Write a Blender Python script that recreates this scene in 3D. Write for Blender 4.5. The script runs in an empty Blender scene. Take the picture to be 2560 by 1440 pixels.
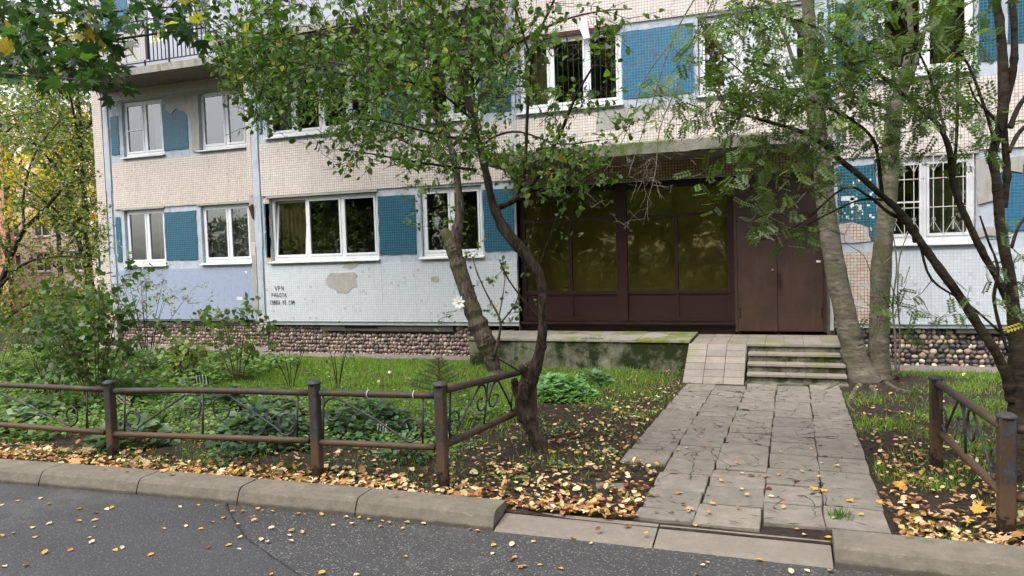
import bpy, math, random
import numpy as np
from mathutils import Vector, Matrix
PI = math.pi
rnd = random.Random(7)
rg = np.random.default_rng(11)
SC = bpy.context.scene
COL = SC.collection

# ------------------------------------------------------------------ camera
# world: X runs along the facade to the right, Y away from the viewer, Z up
CAM_H = 2.12798572
FPX = 1870.09                                 # focal length in photo pixels (2560 wide)
PITCH, ROLL, YAW = -0.0497902, -0.03079198, 0.34943187
FW = Vector((-math.sin(YAW)*math.cos(PITCH), math.cos(YAW)*math.cos(PITCH), math.sin(PITCH)))
RT0 = FW.cross(Vector((0, 0, 1))).normalized()
UP0 = RT0.cross(FW)
RT = RT0*math.cos(ROLL) + UP0*math.sin(ROLL)
UP = -RT0*math.sin(ROLL) + UP0*math.cos(ROLL)
cam = bpy.data.cameras.new('camera')
cam.sensor_width = 36.0
cam.lens = FPX/2560*36.0
cam.clip_start = 0.05
cam.clip_end = 600
camo = bpy.data.objects.new('camera', cam)
camo.matrix_world = Matrix(((RT.x, UP.x, -FW.x, 0), (RT.y, UP.y, -FW.y, 0), (RT.z, UP.z, -FW.z, CAM_H), (0, 0, 0, 1)))
COL.objects.link(camo)
SC.camera = camo

# ------------------------------------------------------------------ light
world = bpy.data.worlds.new('World')
SC.world = world
world.use_nodes = True
wn = world.node_tree.nodes; wl = world.node_tree.links
wn.clear()
wo = wn.new('ShaderNodeOutputWorld'); wb = wn.new('ShaderNodeBackground')
sky = wn.new('ShaderNodeTexSky'); sky.sky_type = 'NISHITA'; sky.sun_disc = False
SUN_EL, SUN_AZ = math.radians(58), math.radians(205)       # azimuth clockwise from +Y: behind the viewer
sky.sun_elevation = SUN_EL; sky.sun_rotation = SUN_AZ
sky.air_density = 1.0; sky.dust_density = 3.0; sky.ozone_density = 1.0
hs = wn.new('ShaderNodeHueSaturation'); hs.inputs['Saturation'].default_value = 0.28
wl.new(sky.outputs[0], hs.inputs['Color']); wl.new(hs.outputs[0], wb.inputs[0]); wl.new(wb.outputs[0], wo.inputs[0])
wb.inputs[1].default_value = 0.15
sun = bpy.data.lights.new('sun', 'SUN')
sun.energy = 1.1; sun.angle = math.radians(35); sun.color = (1.0, 0.96, 0.9)
suno = bpy.data.objects.new('sun', sun)
sd = Vector((math.sin(SUN_AZ)*math.cos(SUN_EL), math.cos(SUN_AZ)*math.cos(SUN_EL), math.sin(SUN_EL)))
suno.rotation_euler = sd.to_track_quat('Z', 'Y').to_euler()
suno.location = (0, -5, 20)
COL.objects.link(suno)
SC.view_settings.view_transform = 'Standard'
SC.view_settings.look = 'None'
SC.view_settings.gamma = 1.0
SC.view_settings.use_curve_mapping = False
SC.view_settings.exposure = 1.33
try:
    SC.cycles.max_bounces = 7; SC.cycles.transparent_max_bounces = 16
    SC.cycles.glossy_bounces = 3; SC.cycles.diffuse_bounces = 3; SC.cycles.transmission_bounces = 4
    SC.cycles.sample_clamp_indirect = 6.0
    SC.cycles.caustics_reflective = False; SC.cycles.caustics_refractive = False
except Exception:
    pass

D = 13.6577            # facade plane of the main block
DL = D + 0.75          # facade plane of the set-back left block

def ray(px, py):
    return FW*FPX + RT*(px-1280) + UP*(720-py)
def at(px, py, Y):
    """the point on the vertical plane y=Y that the photo shows at this place"""
    d = ray(px, py); t = Y/d.y
    return Vector((d.x*t, Y, d.z*t + CAM_H))
def atz(px, py, z):
    d = ray(px, py); t = (z-CAM_H)/d.z
    return Vector((d.x*t, d.y*t, z))
def srgb(r, g, b):
    f = lambda c: (c/255/12.92) if c/255 <= 0.04045 else ((c/255+0.055)/1.055)**2.4
    return (f(r), f(g), f(b), 1.0)
def GB(y): return 0.1 - 0.03*min(1, max(0, (y-8)/4)) - 0.062*min(1, max(0, (y-12.2)/1.1))
def GZ(x, y):
    """height of the ground"""
    b = GB(y)
    return b + 0.012*math.sin(1.7*x+0.4)*math.sin(1.3*y+1.1) + 0.006*math.sin(4.1*x)*math.sin(3.7*y)
def GZn(x, y):
    b = 0.1 - 0.03*np.clip((y-8)/4, 0, 1) - 0.062*np.clip((y-12.2)/1.1, 0, 1)
    return b + 0.012*np.sin(1.7*x+0.4)*np.sin(1.3*y+1.1) + 0.006*np.sin(4.1*x)*np.sin(3.7*y)

# ------------------------------------------------------------------ materials
class NT:
    def __init__(s, name):
        s.m = bpy.data.materials.new(name); s.m.use_nodes = True
        s.t = s.m.node_tree; s.t.nodes.clear()
        s.out = s.n('ShaderNodeOutputMaterial')
        s.geo = None
    def n(s, typ, **kw):
        nd = s.t.nodes.new(typ)
        for k, v in kw.items():
            if hasattr(nd, k): setattr(nd, k, v)
        return nd
    def set(s, nd, **kw):
        for k, v in kw.items():
            sk = nd.inputs[k.replace('_', ' ')]
            if isinstance(v, bpy.types.NodeSocket): s.t.links.new(v, sk)
            else: sk.default_value = v
        return nd
    def L(s, a, b): s.t.links.new(a, b)
    def pos(s):
        if s.geo is None: s.geo = s.n('ShaderNodeNewGeometry')
        return s.geo.outputs['Position']
    def obj(s): return s.n('ShaderNodeTexCoord').outputs['Object']
    def scaled(s, vec, sx, sy, sz):
        v = s.n('ShaderNodeVectorMath', operation='MULTIPLY'); s.L(vec, v.inputs[0]); v.inputs[1].default_value = (sx, sy, sz)
        return v.outputs[0]
    def noise(s, vec, scale, detail=4, rough=0.55, dist=0.0):
        nd = s.n('ShaderNodeTexNoise'); s.L(vec, nd.inputs['Vector'])
        nd.inputs['Scale'].default_value = scale; nd.inputs['Detail'].default_value = detail
        nd.inputs['Roughness'].default_value = rough; nd.inputs['Distortion'].default_value = dist
        return nd.outputs['Fac']
    def voro(s, vec, scale, feature='F1', out='Distance'):
        nd = s.n('ShaderNodeTexVoronoi', feature=feature); s.L(vec, nd.inputs['Vector'])
        nd.inputs['Scale'].default_value = scale
        return nd.outputs[out]
    def ramp(s, fac, stops, interp='LINEAR'):
        r = s.n('ShaderNodeValToRGB'); r.color_ramp.interpolation = interp
        el = r.color_ramp.elements
        while len(el) < len(stops): el.new(0.5)
        for e, (p, c) in zip(el, stops):
            e.position = p
            e.color = c if len(c) == 4 else (c[0], c[1], c[2], 1)
        s.L(fac, r.inputs[0])
        return r.outputs[0]
    def step(s, fac, a, b):
        return s.ramp(fac, [(a, (0, 0, 0, 1)), (b, (1, 1, 1, 1))])
    def mix(s, fac, a, b, typ='MIX'):
        m = s.n('ShaderNodeMix', data_type='RGBA', blend_type=typ)
        for sk, v in ((m.inputs[0], fac), (m.inputs[6], a), (m.inputs[7], b)):
            if isinstance(v, bpy.types.NodeSocket): s.L(v, sk)
            else: sk.default_value = v
        return m.outputs[2]
    def math(s, op, a, b=0.0):
        m = s.n('ShaderNodeMath', operation=op)
        for sk, v in ((m.inputs[0], a), (m.inputs[1], b)):
            if isinstance(v, bpy.types.NodeSocket): s.L(v, sk)
            else: sk.default_value = v
        return m.outputs[0]
    def bump(s, h, strength=0.3, dist=0.01, prev=None):
        b = s.n('ShaderNodeBump'); s.L(h, b.inputs['Height'])
        b.inputs['Strength'].default_value = strength; b.inputs['Distance'].default_value = dist
        if prev is not None: s.L(prev, b.inputs['Normal'])
        return b.outputs[0]
    def pbr(s, col, rough=0.8, normal=None, metal=0.0, spec=0.35):
        p = s.n('ShaderNodeBsdfPrincipled')
        for k, v in (('Base Color', col), ('Roughness', rough), ('Metallic', metal), ('Specular IOR Level', spec)):
            if isinstance(v, bpy.types.NodeSocket): s.L(v, p.inputs[k])
            else: p.inputs[k].default_value = v
        if normal is not None: s.L(normal, p.inputs['Normal'])
        s.L(p.outputs[0], s.out.inputs[0])
        return p

M = {}
def mat_plain(name, col, rough=0.7, var=0.12, scale=6.0, bump=0.1, metal=0.0, spec=0.35, dirt=None):
    n = NT(name); v = n.pos()
    c = (col[0], col[1], col[2], 1)
    a = n.noise(v, scale, 6)
    lo = tuple(x*(1-var) for x in c[:3])+(1,); hi = tuple(min(1, x*(1+var)) for x in c[:3])+(1,)
    cc = n.ramp(a, [(0.3, lo), (0.7, hi)])
    if dirt:
        cc = n.mix(n.step(n.noise(v, scale*0.35, 7, 0.65), 0.52, 0.72), cc, dirt)
    n.pbr(cc, rough, n.bump(n.noise(v, scale*9, 4), bump, 0.01), metal, spec)
    M[name] = n.m
    return n.m

def mat_mosaic(name, cols, mortar, tile=0.052, axis='XZ', paint=None, wear=None, rough=0.45, mort=0.0045, bumps=0.35, dirt=None):
    """small square glazed tiles: world position drives the grid"""
    n = NT(name); v = n.pos()
    sx = n.n('ShaderNodeSeparateXYZ'); n.L(v, sx.inputs[0])
    cb = n.n('ShaderNodeCombineXYZ')
    wob = n.math('MULTIPLY', n.math('SUBTRACT', n.noise(v, 1.3, 2), 0.5), 0.006)
    n.L(n.math('ADD', sx.outputs['X' if axis == 'XZ' else 'Y'], wob), cb.inputs[0]); n.L(n.math('ADD', sx.outputs['Z'], wob), cb.inputs[1])
    br = n.n('ShaderNodeTexBrick'); n.L(cb.outputs[0], br.inputs['Vector'])
    br.offset = 0.0; br.squash = 1.0
    for k, val in (('Scale', 1.0), ('Mortar Size', mort), ('Mortar Smooth', 0.25), ('Bias', 0.0), ('Brick Width', tile), ('Row Height', tile)):
        br.inputs[k].default_value = val
    br.inputs['Color1'].default_value = cols[0]; br.inputs['Color2'].default_value = cols[1]; br.inputs['Mortar'].default_value = mortar
    c = br.outputs['Color']
    big = n.noise(v, 0.9, 5, 0.6)
    c = n.mix(0.35, c, n.ramp(big, [(0.3, (0.72, 0.72, 0.74, 1)), (0.7, (1.0, 1.0, 1.0, 1))]), 'MULTIPLY')
    if wear:      # (colour, scale, lo, hi): patches where the glaze or paint has gone
        wc, ws, lo, hi = wear
        c = n.mix(n.step(n.noise(v, ws, 8, 0.7), lo, hi), c, wc)
    # dirt that ran down from the sills
    st = n.noise(n.scaled(v, 9, 9, 0.7), 1.0, 4, 0.6)
    c = n.mix(n.math('MULTIPLY', n.step(st, 0.5, 0.8), 0.24), c, dirt or (0.25, 0.22, 0.19, 1))
    st2 = n.noise(n.scaled(v, 22, 22, 0.5), 1.0, 3, 0.5)
    c = n.mix(n.math('MULTIPLY', n.step(st2, 0.62, 0.8), 0.25), c, (0.16, 0.12, 0.09, 1))
    # a few tiles that are missing, cracked or replaced
    id_ = n.n('ShaderNodeTexWhiteNoise'); fl_ = n.n('ShaderNodeVectorMath', operation='FLOOR'); n.L(n.scaled(cb.outputs[0], 1/tile, 1/tile, 0), fl_.inputs[0]); n.L(fl_.outputs[0], id_.inputs['Vector'])
    c = n.mix(n.step(id_.outputs['Value'], 0.985, 0.99), c, n.mix(0.35, c, (0.10, 0.08, 0.07, 1)))
    c = n.mix(0.12, c, n.ramp(id_.outputs['Value'], [(0, (0.55, 0.55, 0.55, 1)), (1, (1.2, 1.2, 1.2, 1))]), 'MULTIPLY')
    h = n.math('SUBTRACT', 1.0, br.outputs['Fac'])
    nm = n.bump(h, bumps, 0.004)
    nm = n.bump(n.noise(v, 60, 3), 0.08, 0.004, nm)
    n.pbr(c, rough, nm, 0, 0.4)
    M[name] = n.m

mat_mosaic('tile_pink', (srgb(229, 219, 213), srgb(217, 206, 199)), srgb(146, 130, 121), mort=0.0040)
mat_mosaic('tile_left', (srgb(222, 212, 202), srgb(210, 198, 187)), srgb(146, 131, 118), mort=0.0040)
mat_mosaic('tile_side', (srgb(214, 196, 176), srgb(192, 173, 152)), srgb(108, 90, 72), axis='YZ')
mat_mosaic('tile_raw', (srgb(222, 202, 186), srgb(196, 176, 160)), srgb(110, 88, 70), wear=(srgb(182, 180, 180), 2.3, 0.5, 0.56))
mat_mosaic('tile_canopy', (srgb(186, 164, 130), srgb(160, 139, 108)), srgb(66, 44, 30), mort=0.006)
mat_mosaic('tile_white_paint', (srgb(209, 214, 218), srgb(203, 208, 212)), srgb(182, 191, 197), rough=0.5, mort=0.005, bumps=0.2, dirt=(0.4, 0.42, 0.4, 1))
mat_mosaic('tile_blue', (srgb(30, 84, 108), srgb(22, 72, 98)), srgb(70, 116, 130), rough=0.32, mort=0.005, wear=(srgb(92, 140, 160), 6.0, 0.66, 0.74), dirt=(0.06, 0.16, 0.2, 1))
mat_mosaic('tile_blue_bright', (srgb(42, 96, 126), srgb(52, 106, 138)), srgb(88, 134, 152), rough=0.3, mort=0.004, wear=(srgb(108, 158, 184), 6.0, 0.68, 0.74), dirt=(0.06, 0.16, 0.25, 1))
mat_mosaic('tile_blue_dark', (srgb(20, 72, 92), srgb(26, 86, 108)), srgb(78, 128, 140), rough=0.35, mort=0.005, wear=(srgb(190, 196, 194), 9.0, 0.60, 0.62), dirt=(0.03, 0.1, 0.12, 1))
mat_mosaic('paint_lilac', (srgb(160, 170, 192), srgb(155, 166, 190)), srgb(146, 158, 180), rough=0.6, mort=0.004, bumps=0.12, dirt=(0.3, 0.33, 0.4, 1))

def mat_concrete(name, a, b, moss=None, stain=(0.08, 0.075, 0.06, 1), rough=0.9, mosslo=0.5, mosshi=0.6, sc=2.2):
    n = NT(name); v = n.pos()
    c = n.ramp(n.noise(v, sc*3, 8, 0.65), [(0.25, a), (0.75, b)])
    c = n.mix(n.math('MULTIPLY', n.step(n.noise(n.scaled(v, 3, 3, 1.0), sc, 6, 0.7), 0.48, 0.75), 0.7), c, stain)
    if moss:
        c = n.mix(n.step(n.noise(v, sc*0.9, 8, 0.68), mosslo, mosshi), c, moss)
    c = n.mix(n.step(n.voro(v, 90), 0.0, 0.25), n.mix(0.25, c, (0.02, 0.02, 0.02, 1)), c)
    if name == 'kerb_concrete':
        sp = n.n('ShaderNodeSeparateXYZ'); n.L(v, sp.inputs[0])
        hh = n.math('ADD', sp.outputs['Z'], n.math('MULTIPLY', n.math('SUBTRACT', n.noise(v, 5, 6, 0.7), 0.5), 0.09))
        c = n.mix(n.math('MULTIPLY', n.math('SUBTRACT', 1.0, n.step(hh, 0.045, 0.075)), 0.6), c, srgb(58, 50, 42))
        c = n.mix(n.math('MULTIPLY', n.step(n.noise(n.scaled(v, 3, 3, 14), 3, 5, 0.7), 0.60, 0.72), 0.35), c, srgb(168, 160, 148))
    nm = n.bump(n.noise(v, 45, 6, 0.7), 0.45, 0.01)
    nm = n.bump(n.noise(v, 5, 4), 0.25, 0.03, nm)
    n.pbr(c, rough, nm, 0, 0.25)
    M[name] = n.m

mat_concrete('concrete_grey', srgb(150, 150, 148), srgb(182, 180, 176))
mat_concrete('concrete_patch', srgb(158, 154, 148), srgb(176, 172, 165), stain=(0.2, 0.19, 0.17, 1))
mat_concrete('joint_paint', srgb(168, 177, 188), srgb(190, 198, 206), stain=(0.24, 0.24, 0.24, 1))
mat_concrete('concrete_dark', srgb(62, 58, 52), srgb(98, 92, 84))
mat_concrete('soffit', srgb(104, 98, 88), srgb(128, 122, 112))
mat_concrete('balcony_edge', srgb(140, 136, 126), srgb(172, 168, 158), moss=srgb(98, 100, 66), mosslo=0.56, mosshi=0.68)
mat_concrete('canopy_moss', srgb(122, 120, 106), srgb(150, 146, 134), moss=srgb(76, 94, 38), mosslo=0.43, mosshi=0.55, sc=1.2)
mat_concrete('platform_side', srgb(100, 100, 80), srgb(146, 144, 124), moss=srgb(36, 44, 16), mosslo=0.42, mosshi=0.56, stain=(0.02, 0.022, 0.014, 1), sc=1.7)
mat_concrete('step_side', srgb(92, 90, 76), srgb(136, 132, 118), moss=srgb(48, 54, 28), mosslo=0.46, mosshi=0.58, stain=(0.025, 0.025, 0.02, 1), sc=2.5)
mat_concrete('kerb_concrete', srgb(98, 92, 82), srgb(126, 118, 106), stain=(0.11, 0.095, 0.075, 1), sc=2.8)
mat_concrete('kerb_low', srgb(112, 105, 96), srgb(134, 126, 116), stain=(0.17, 0.13, 0.1, 1), sc=2.4)
mat_concrete('apron', srgb(120, 112, 106), srgb(146, 138, 130))

def mat_slab(name, a, b, moss, ml, mh, crack=True):
    n = NT(name); v = n.pos()
    oi = n.n('ShaderNodeObjectInfo')
    c = n.ramp(n.noise(v, 7, 8, 0.7), [(0.25, a), (0.75, b)])
    tint = n.ramp(oi.outputs['Random'], [(0, (0.82, 0.82, 0.83, 1)), (1, (1.05, 1.03, 1.0, 1))])
    c = n.mix(1.0, c, tint, 'MULTIPLY')
    c = n.mix(n.math('MULTIPLY', n.step(n.noise(v, 120, 2, 0.6), 0.5, 0.75), 0.5), c, (0.12, 0.11, 0.1, 1))
    c = n.mix(n.step(n.noise(v, 1.4, 8, 0.68), ml, mh), c, moss)
    nm = n.bump(n.noise(v, 80, 5, 0.7), 0.35, 0.006)
    if crack:
        dv = n.n('ShaderNodeVectorMath', operation='ADD'); n.L(v, dv.inputs[0])
        ns = n.n('ShaderNodeTexNoise'); n.L(v, ns.inputs['Vector']); ns.inputs['Scale'].default_value = 5; ns.inputs['Detail'].default_value = 6
        sc = n.n('ShaderNodeVectorMath', operation='MULTIPLY'); n.L(ns.outputs['Color'], sc.inputs[0]); sc.inputs[1].default_value = (0.28, 0.28, 0)
        n.L(sc.outputs[0], dv.inputs[1])
        e = n.voro(n.scaled(dv.outputs[0], 1, 0.8, 0), 2.6, 'DISTANCE_TO_EDGE')
        line = n.math('SUBTRACT', 1.0, n.step(e, 0.004, 0.014))
        mask = n.step(n.noise(v, 2.6, 3), 0.49, 0.54)
        k = n.math('MULTIPLY', line, mask)
        c = n.mix(k, c, (0.022, 0.018, 0.013, 1))
        nm = n.bump(n.math('SUBTRACT', 1.0, k), 0.6, 0.01, nm)
    n.pbr(c, 0.85, nm, 0, 0.3)
    M[name] = n.m
mat_slab('slab', srgb(106, 99, 91), srgb(146, 139, 129), srgb(120, 118, 96), 0.62, 0.76)
mat_slab('tile_step', srgb(128, 120, 110), srgb(154, 146, 136), srgb(122, 124, 82), 0.52, 0.66, False)
mat_slab('tile_platform', srgb(142, 136, 124), srgb(168, 162, 150), srgb(106, 116, 44), 0.50, 0.60, False)

def mat_asphalt(name, base, spk, amt):
    n = NT(name); v = n.pos()
    c = n.ramp(n.noise(v, 3, 6, 0.6), [(0.3, tuple(x*0.85 for x in base[:3])+(1,)), (0.7, base)])
    c = n.mix(n.math('MULTIPLY', n.step(n.noise(n.scaled(v, .25, 1.2, 1), 1.4, 6, 0.65), 0.42, 0.66), 0.55), c, tuple(x*0.62 for x in base[:3])+(1,))
    c = n.mix(n.math('MULTIPLY', n.step(n.noise(v, 0.7, 7, 0.7), 0.56, 0.66), 0.4), c, (0.13, 0.125, 0.12, 1))
    e = n.voro(v, 95, 'F1', 'Color')
    sx = n.n('ShaderNodeSeparateColor'); n.L(e, sx.inputs[0])
    c = n.mix(n.step(sx.outputs[0], 1-amt, 1-amt+0.04), c, spk)
    c = n.mix(n.math('MULTIPLY', n.step(n.noise(v, 300, 2), 0.5, 0.6), 0.35), c, (0.015, 0.015, 0.016, 1))
    nm = n.bump(n.voro(v, 85), 0.55, 0.006)
    nm = n.bump(n.noise(v, 140, 3), 0.4, 0.005, nm)
    n.pbr(c, n.ramp(n.noise(v, 30, 3), [(0.3, (0.5,)*3), (0.7, (0.8,)*3)]), nm, 0, 0.4)
    M[name] = n.m
mat_asphalt('asphalt_new', (0.058, 0.057, 0.060, 1), (0.11, 0.11, 0.115, 1), 0.08)
mat_asphalt('asphalt_old', (0.060, 0.059, 0.060, 1), (0.17, 0.165, 0.16, 1), 0.10)

n = NT('soil'); v = n.pos()
c = n.ramp(n.noise(v, 14, 8, 0.7), [(0.3, srgb(38, 31, 27)), (0.6, srgb(70, 59, 51)), (0.8, srgb(98, 84, 72))])
c = n.mix(n.math('MULTIPLY', n.step(n.noise(v, 0.8, 5, 0.6), 0.52, 0.62), 0.6), c, srgb(52, 62, 26))
n.pbr(c, 0.95, n.bump(n.noise(v, 38, 8, 0.75), 1.0, 0.03), 0, 0.2); M['soil'] = n.m
n = NT('soil_green'); v = n.pos()
c = n.ramp(n.noise(v, 20, 8, 0.7), [(0.3, srgb(30, 34, 16)), (0.6, srgb(50, 62, 26)), (0.8, srgb(74, 92, 36))])
c = n.mix(n.step(n.noise(v, 1.0, 5, 0.6), 0.56, 0.66), c, srgb(54, 44, 36))
n.pbr(c, 0.95, n.bump(n.noise(v, 38, 8, 0.75), 1.0, 0.03), 0, 0.2); M['soil_green'] = n.m

def mat_leaf(name, rough=0.42, trans=0.42, spec=0.45):
    n = NT(name)
    at_ = n.n('ShaderNodeAttribute'); at_.attribute_name = 'col'
    v = n.pos()
    c = n.mix(n.math('MULTIPLY', n.step(n.noise(v, 70, 3), 0.4, 0.7), 0.25), at_.outputs['Color'], (0.02, 0.035, 0.01, 1))
    p = n.pbr(c, rough, None, 0, spec)
    tr = n.n('ShaderNodeBsdfTranslucent'); 
    n.L(n.mix(1.0, c, (1.25, 1.5, 0.6, 1), 'MULTIPLY'), tr.inputs[0])
    mx = n.n('ShaderNodeMixShader'); mx.inputs[0].default_value = trans
    n.L(p.outputs[0], mx.inputs[1]); n.L(tr.outputs[0], mx.inputs[2]); n.L(mx.outputs[0], n.out.inputs[0])
    M[name] = n.m
mat_leaf('leaf'); mat_leaf('leaf_dry', 0.6, 0.15, 0.3); mat_leaf('grass', 0.5, 0.5, 0.3)

def mat_bark(name, a, b, crack, moss, sc=1.0, mlo=0.55, mhi=0.7, horizontal=False, bs=0.9):
    n = NT(name); v = n.pos()
    vs = n.scaled(v, 8, 8, 26) if horizontal else n.scaled(v, 26, 26, 7)
    f = n.noise(vs, sc, 6, 0.65, 0.6)
    c = n.ramp(f, [(0.28, crack), (0.45, a), (0.72, b)])
    c = n.mix(n.step(n.noise(v, 2.6, 6, 0.65), mlo, mhi), c, moss)
    nm = n.bump(f, bs, 0.02)
    nm = n.bump(n.noise(v, 90, 4), 0.35, 0.006, nm)
    n.pbr(c, 0.9, nm, 0, 0.2)
    M[name] = n.m
mat_bark('bark_apple', srgb(54, 46, 38), srgb(96, 84, 72), srgb(15, 12, 9), srgb(54, 58, 30))
mat_bark('bark_cut', srgb(66, 58, 49), srgb(112, 100, 88), srgb(22, 17, 14), srgb(72, 80, 44), mlo=0.5, mhi=0.62)
mat_bark('bark_pale', srgb(90, 84, 72), srgb(124, 117, 103), srgb(50, 45, 38), srgb(78, 80, 56), sc=0.8, horizontal=True, bs=0.35, mlo=0.48, mhi=0.66)
mat_bark('bark_right', srgb(52, 45, 37), srgb(80, 71, 59), srgb(22, 18, 14), srgb(54, 56, 34), sc=0.8, horizontal=True, bs=0.4)
mat_bark('twig_dark', srgb(40, 34, 30), srgb(66, 56, 48), srgb(18, 15, 13), srgb(50, 52, 34), bs=0.2)
mat_bark('twig_grey', srgb(120, 108, 98), srgb(158, 148, 138), srgb(80, 70, 62), srgb(110, 106, 84), bs=0.2)
mat_bark('stem_brown', srgb(92, 70, 50), srgb(128, 102, 76), srgb(48, 36, 26), srgb(86, 84, 50), bs=0.2)

n = NT('fence_paint'); v = n.pos()
c = n.ramp(n.noise(v, 10, 6), [(0.3, srgb(42, 43, 45)), (0.7, srgb(68, 69, 72))])
c = n.mix(n.step(n.noise(n.scaled(v, 1, 1, 0.6), 7, 8, 0.7), 0.42, 0.56), c, srgb(72, 56, 43))
c = n.mix(n.step(n.noise(v, 22, 7, 0.7), 0.58, 0.66), c, srgb(54, 40, 32))
c = n.mix(n.step(n.noise(v, 2.1, 5), 0.60, 0.72), c, srgb(78, 78, 46))
sp_ = n.n('ShaderNodeSeparateXYZ'); n.L(v, sp_.inputs[0])
hh_ = n.math('ADD', sp_.outputs['Z'], n.math('MULTIPLY', n.math('SUBTRACT', n.noise(v, 9, 5, 0.7), 0.5), 0.45))
c = n.mix(n.math('SUBTRACT', 1.0, n.step(hh_, 0.42, 0.52)), c, srgb(86, 66, 50))
c = n.mix(n.math('SUBTRACT', 1.0, n.step(hh_, 0.235, 0.245)), c, srgb(38, 29, 24))
c = n.mix(n.math('MULTIPLY', n.step(n.noise(n.scaled(v, 1, 1, .4), 60, 4, 0.7), 0.55, 0.7), 0.4), c, srgb(110, 88, 68))
n.pbr(c, 0.62, n.bump(n.noise(v, 60, 6, 0.7), 0.5, 0.006), 0.1, 0.35); M['fence_paint'] = n.m
n = NT('fence_dark'); v = n.pos()
c = n.ramp(n.noise(v, 12, 6), [(0.3, srgb(40, 44, 48)), (0.7, srgb(66, 72, 78))])
c = n.mix(n.step(n.noise(v, 9, 7, 0.7), 0.52, 0.60), c, srgb(84, 62, 44))
n.pbr(c, 0.6, n.bump(n.noise(v, 60, 6, 0.7), 0.4, 0.006), 0.15, 0.4); M['fence_dark'] = n.m

mat_plain('white_plastic', (0.74, 0.75, 0.77), 0.35, 0.04, 2, 0.02)
mat_plain('white_sill', (0.72, 0.71, 0.70), 0.45, 0.08, 4, 0.05, dirt=(0.4, 0.38, 0.35, 1))
mat_plain('white_flake', (0.66, 0.65, 0.64), 0.8, 0.15, 6, 0.2)
mat_plain('orange_reveal', srgb(196, 160, 128)[:3], 0.8, 0.1, 8, 0.2)
mat_plain('brown_frame', srgb(47, 30, 27)[:3], 0.38, 0.12, 5, 0.05, spec=0.35)
mat_plain('brown_panel', srgb(47, 28, 28)[:3], 0.42, 0.1, 2, 0.03, spec=0.35)
mat_plain('shaded_beam', srgb(22, 17, 16)[:3], 0.6, 0.1, 2, 0.05)
n = NT('brown_door'); v = n.pos()
c = n.ramp(n.noise(v, 2.2, 6, 0.6), [(0.3, srgb(54, 37, 31)), (0.7, srgb(74, 53, 44))])
c = n.mix(n.math('MULTIPLY', n.step(n.noise(n.scaled(v, 6, 6, 0.8), 2.0, 6, 0.7), 0.52, 0.7), 0.35), c, srgb(92, 74, 64))
c = n.mix(n.step(n.noise(v, 38, 3), 0.76, 0.79), c, srgb(150, 136, 124))
n.pbr(c, 0.45, n.bump(n.noise(v, 3, 3), 0.2, 0.03), 0.0, 0.5); M['brown_door'] = n.m
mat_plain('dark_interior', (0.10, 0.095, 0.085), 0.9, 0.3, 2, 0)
mat_plain('hall_interior', (0.62, 0.55, 0.26), 0.9, 0.3, 1.5, 0)
mat_plain('curtain_white', (0.36, 0.38, 0.36), 0.9, 0.1, 20, 0.1)
mat_plain('curtain_green', (0.26, 0.31, 0.11), 0.9, 0.15, 10, 0.1)
mat_plain('curtain_yellow', (0.42, 0.32, 0.14), 0.9, 0.1, 10, 0.1)
mat_plain('corrugated', (0.50, 0.47, 0.46), 0.7, 0.1, 6, 0.1)
mat_plain('balcony_white', (0.44, 0.46, 0.52), 0.5, 0.05, 3, 0.03)
mat_plain('black_metal', (0.02, 0.02, 0.022), 0.5, 0.2, 6, 0.1)
mat_plain('brown_slat', (0.055, 0.04, 0.035), 0.7, 0.3, 6, 0.2)
mat_plain('grille_white', (0.66, 0.64, 0.56), 0.5, 0.1, 20, 0.1, dirt=(0.3, 0.2, 0.12, 1))
mat_plain('terracotta', (0.36, 0.22, 0.07), 0.7, 0.1, 10, 0.1)
mat_plain('pot_white', (0.6, 0.6, 0.56), 0.4, 0.1, 10, 0.05)
mat_plain('rust', srgb(86, 50, 36)[:3], 0.8, 0.3, 12, 0.3)
mat_plain('tar', (0.022, 0.022, 0.024), 0.7, 0.3, 20, 0.3)
mat_plain('ink', (0.018, 0.02, 0.028), 0.6, 0.1, 5, 0)
mat_plain('ink_soft', (0.08, 0.085, 0.11), 0.6, 0.1, 5, 0)
mat_plain('paper', (0.72, 0.72, 0.70), 0.7, 0.08, 30, 0.05)
mat_plain('sticker_red', (0.45, 0.2, 0.18), 0.7, 0.1, 30, 0.05)
mat_plain('petal', (0.75, 0.77, 0.80), 0.5, 0.04, 10, 0.05)
mat_plain('yellow_core', (0.65, 0.45, 0.08), 0.7, 0.1, 40, 0.3)
mat_plain('lattice_tan', (0.38, 0.34, 0.20), 0.6, 0.1, 10, 0.1)
mat_plain('blue_plastic', (0.02, 0.08, 0.4), 0.4, 0.1, 10, 0)
mat_plain('turquoise', (0.12, 0.42, 0.40), 0.6, 0.1, 10, 0.1)
mat_plain('red_paint', (0.4, 0.06, 0.05), 0.35, 0.1, 3, 0)
mat_plain('far_beige', srgb(235, 212, 200)[:3], 0.9, 0.1, 0.5, 0.05)
mat_plain('far_red', srgb(190, 130, 112)[:3], 0.9, 0.15, 1.0, 0.1)
mat_plain('far_glass', (0.06, 0.07, 0.08), 0.15, 0.3, 0.8, 0)
mat_plain('white_paint_blotch', (0.70, 0.71, 0.70), 0.7, 0.1, 20, 0.1)
mat_concrete('garden_stone', srgb(112, 104, 92), srgb(148, 140, 126), moss=srgb(72, 78, 44), mosslo=0.5, mosshi=0.64, sc=6)

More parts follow.
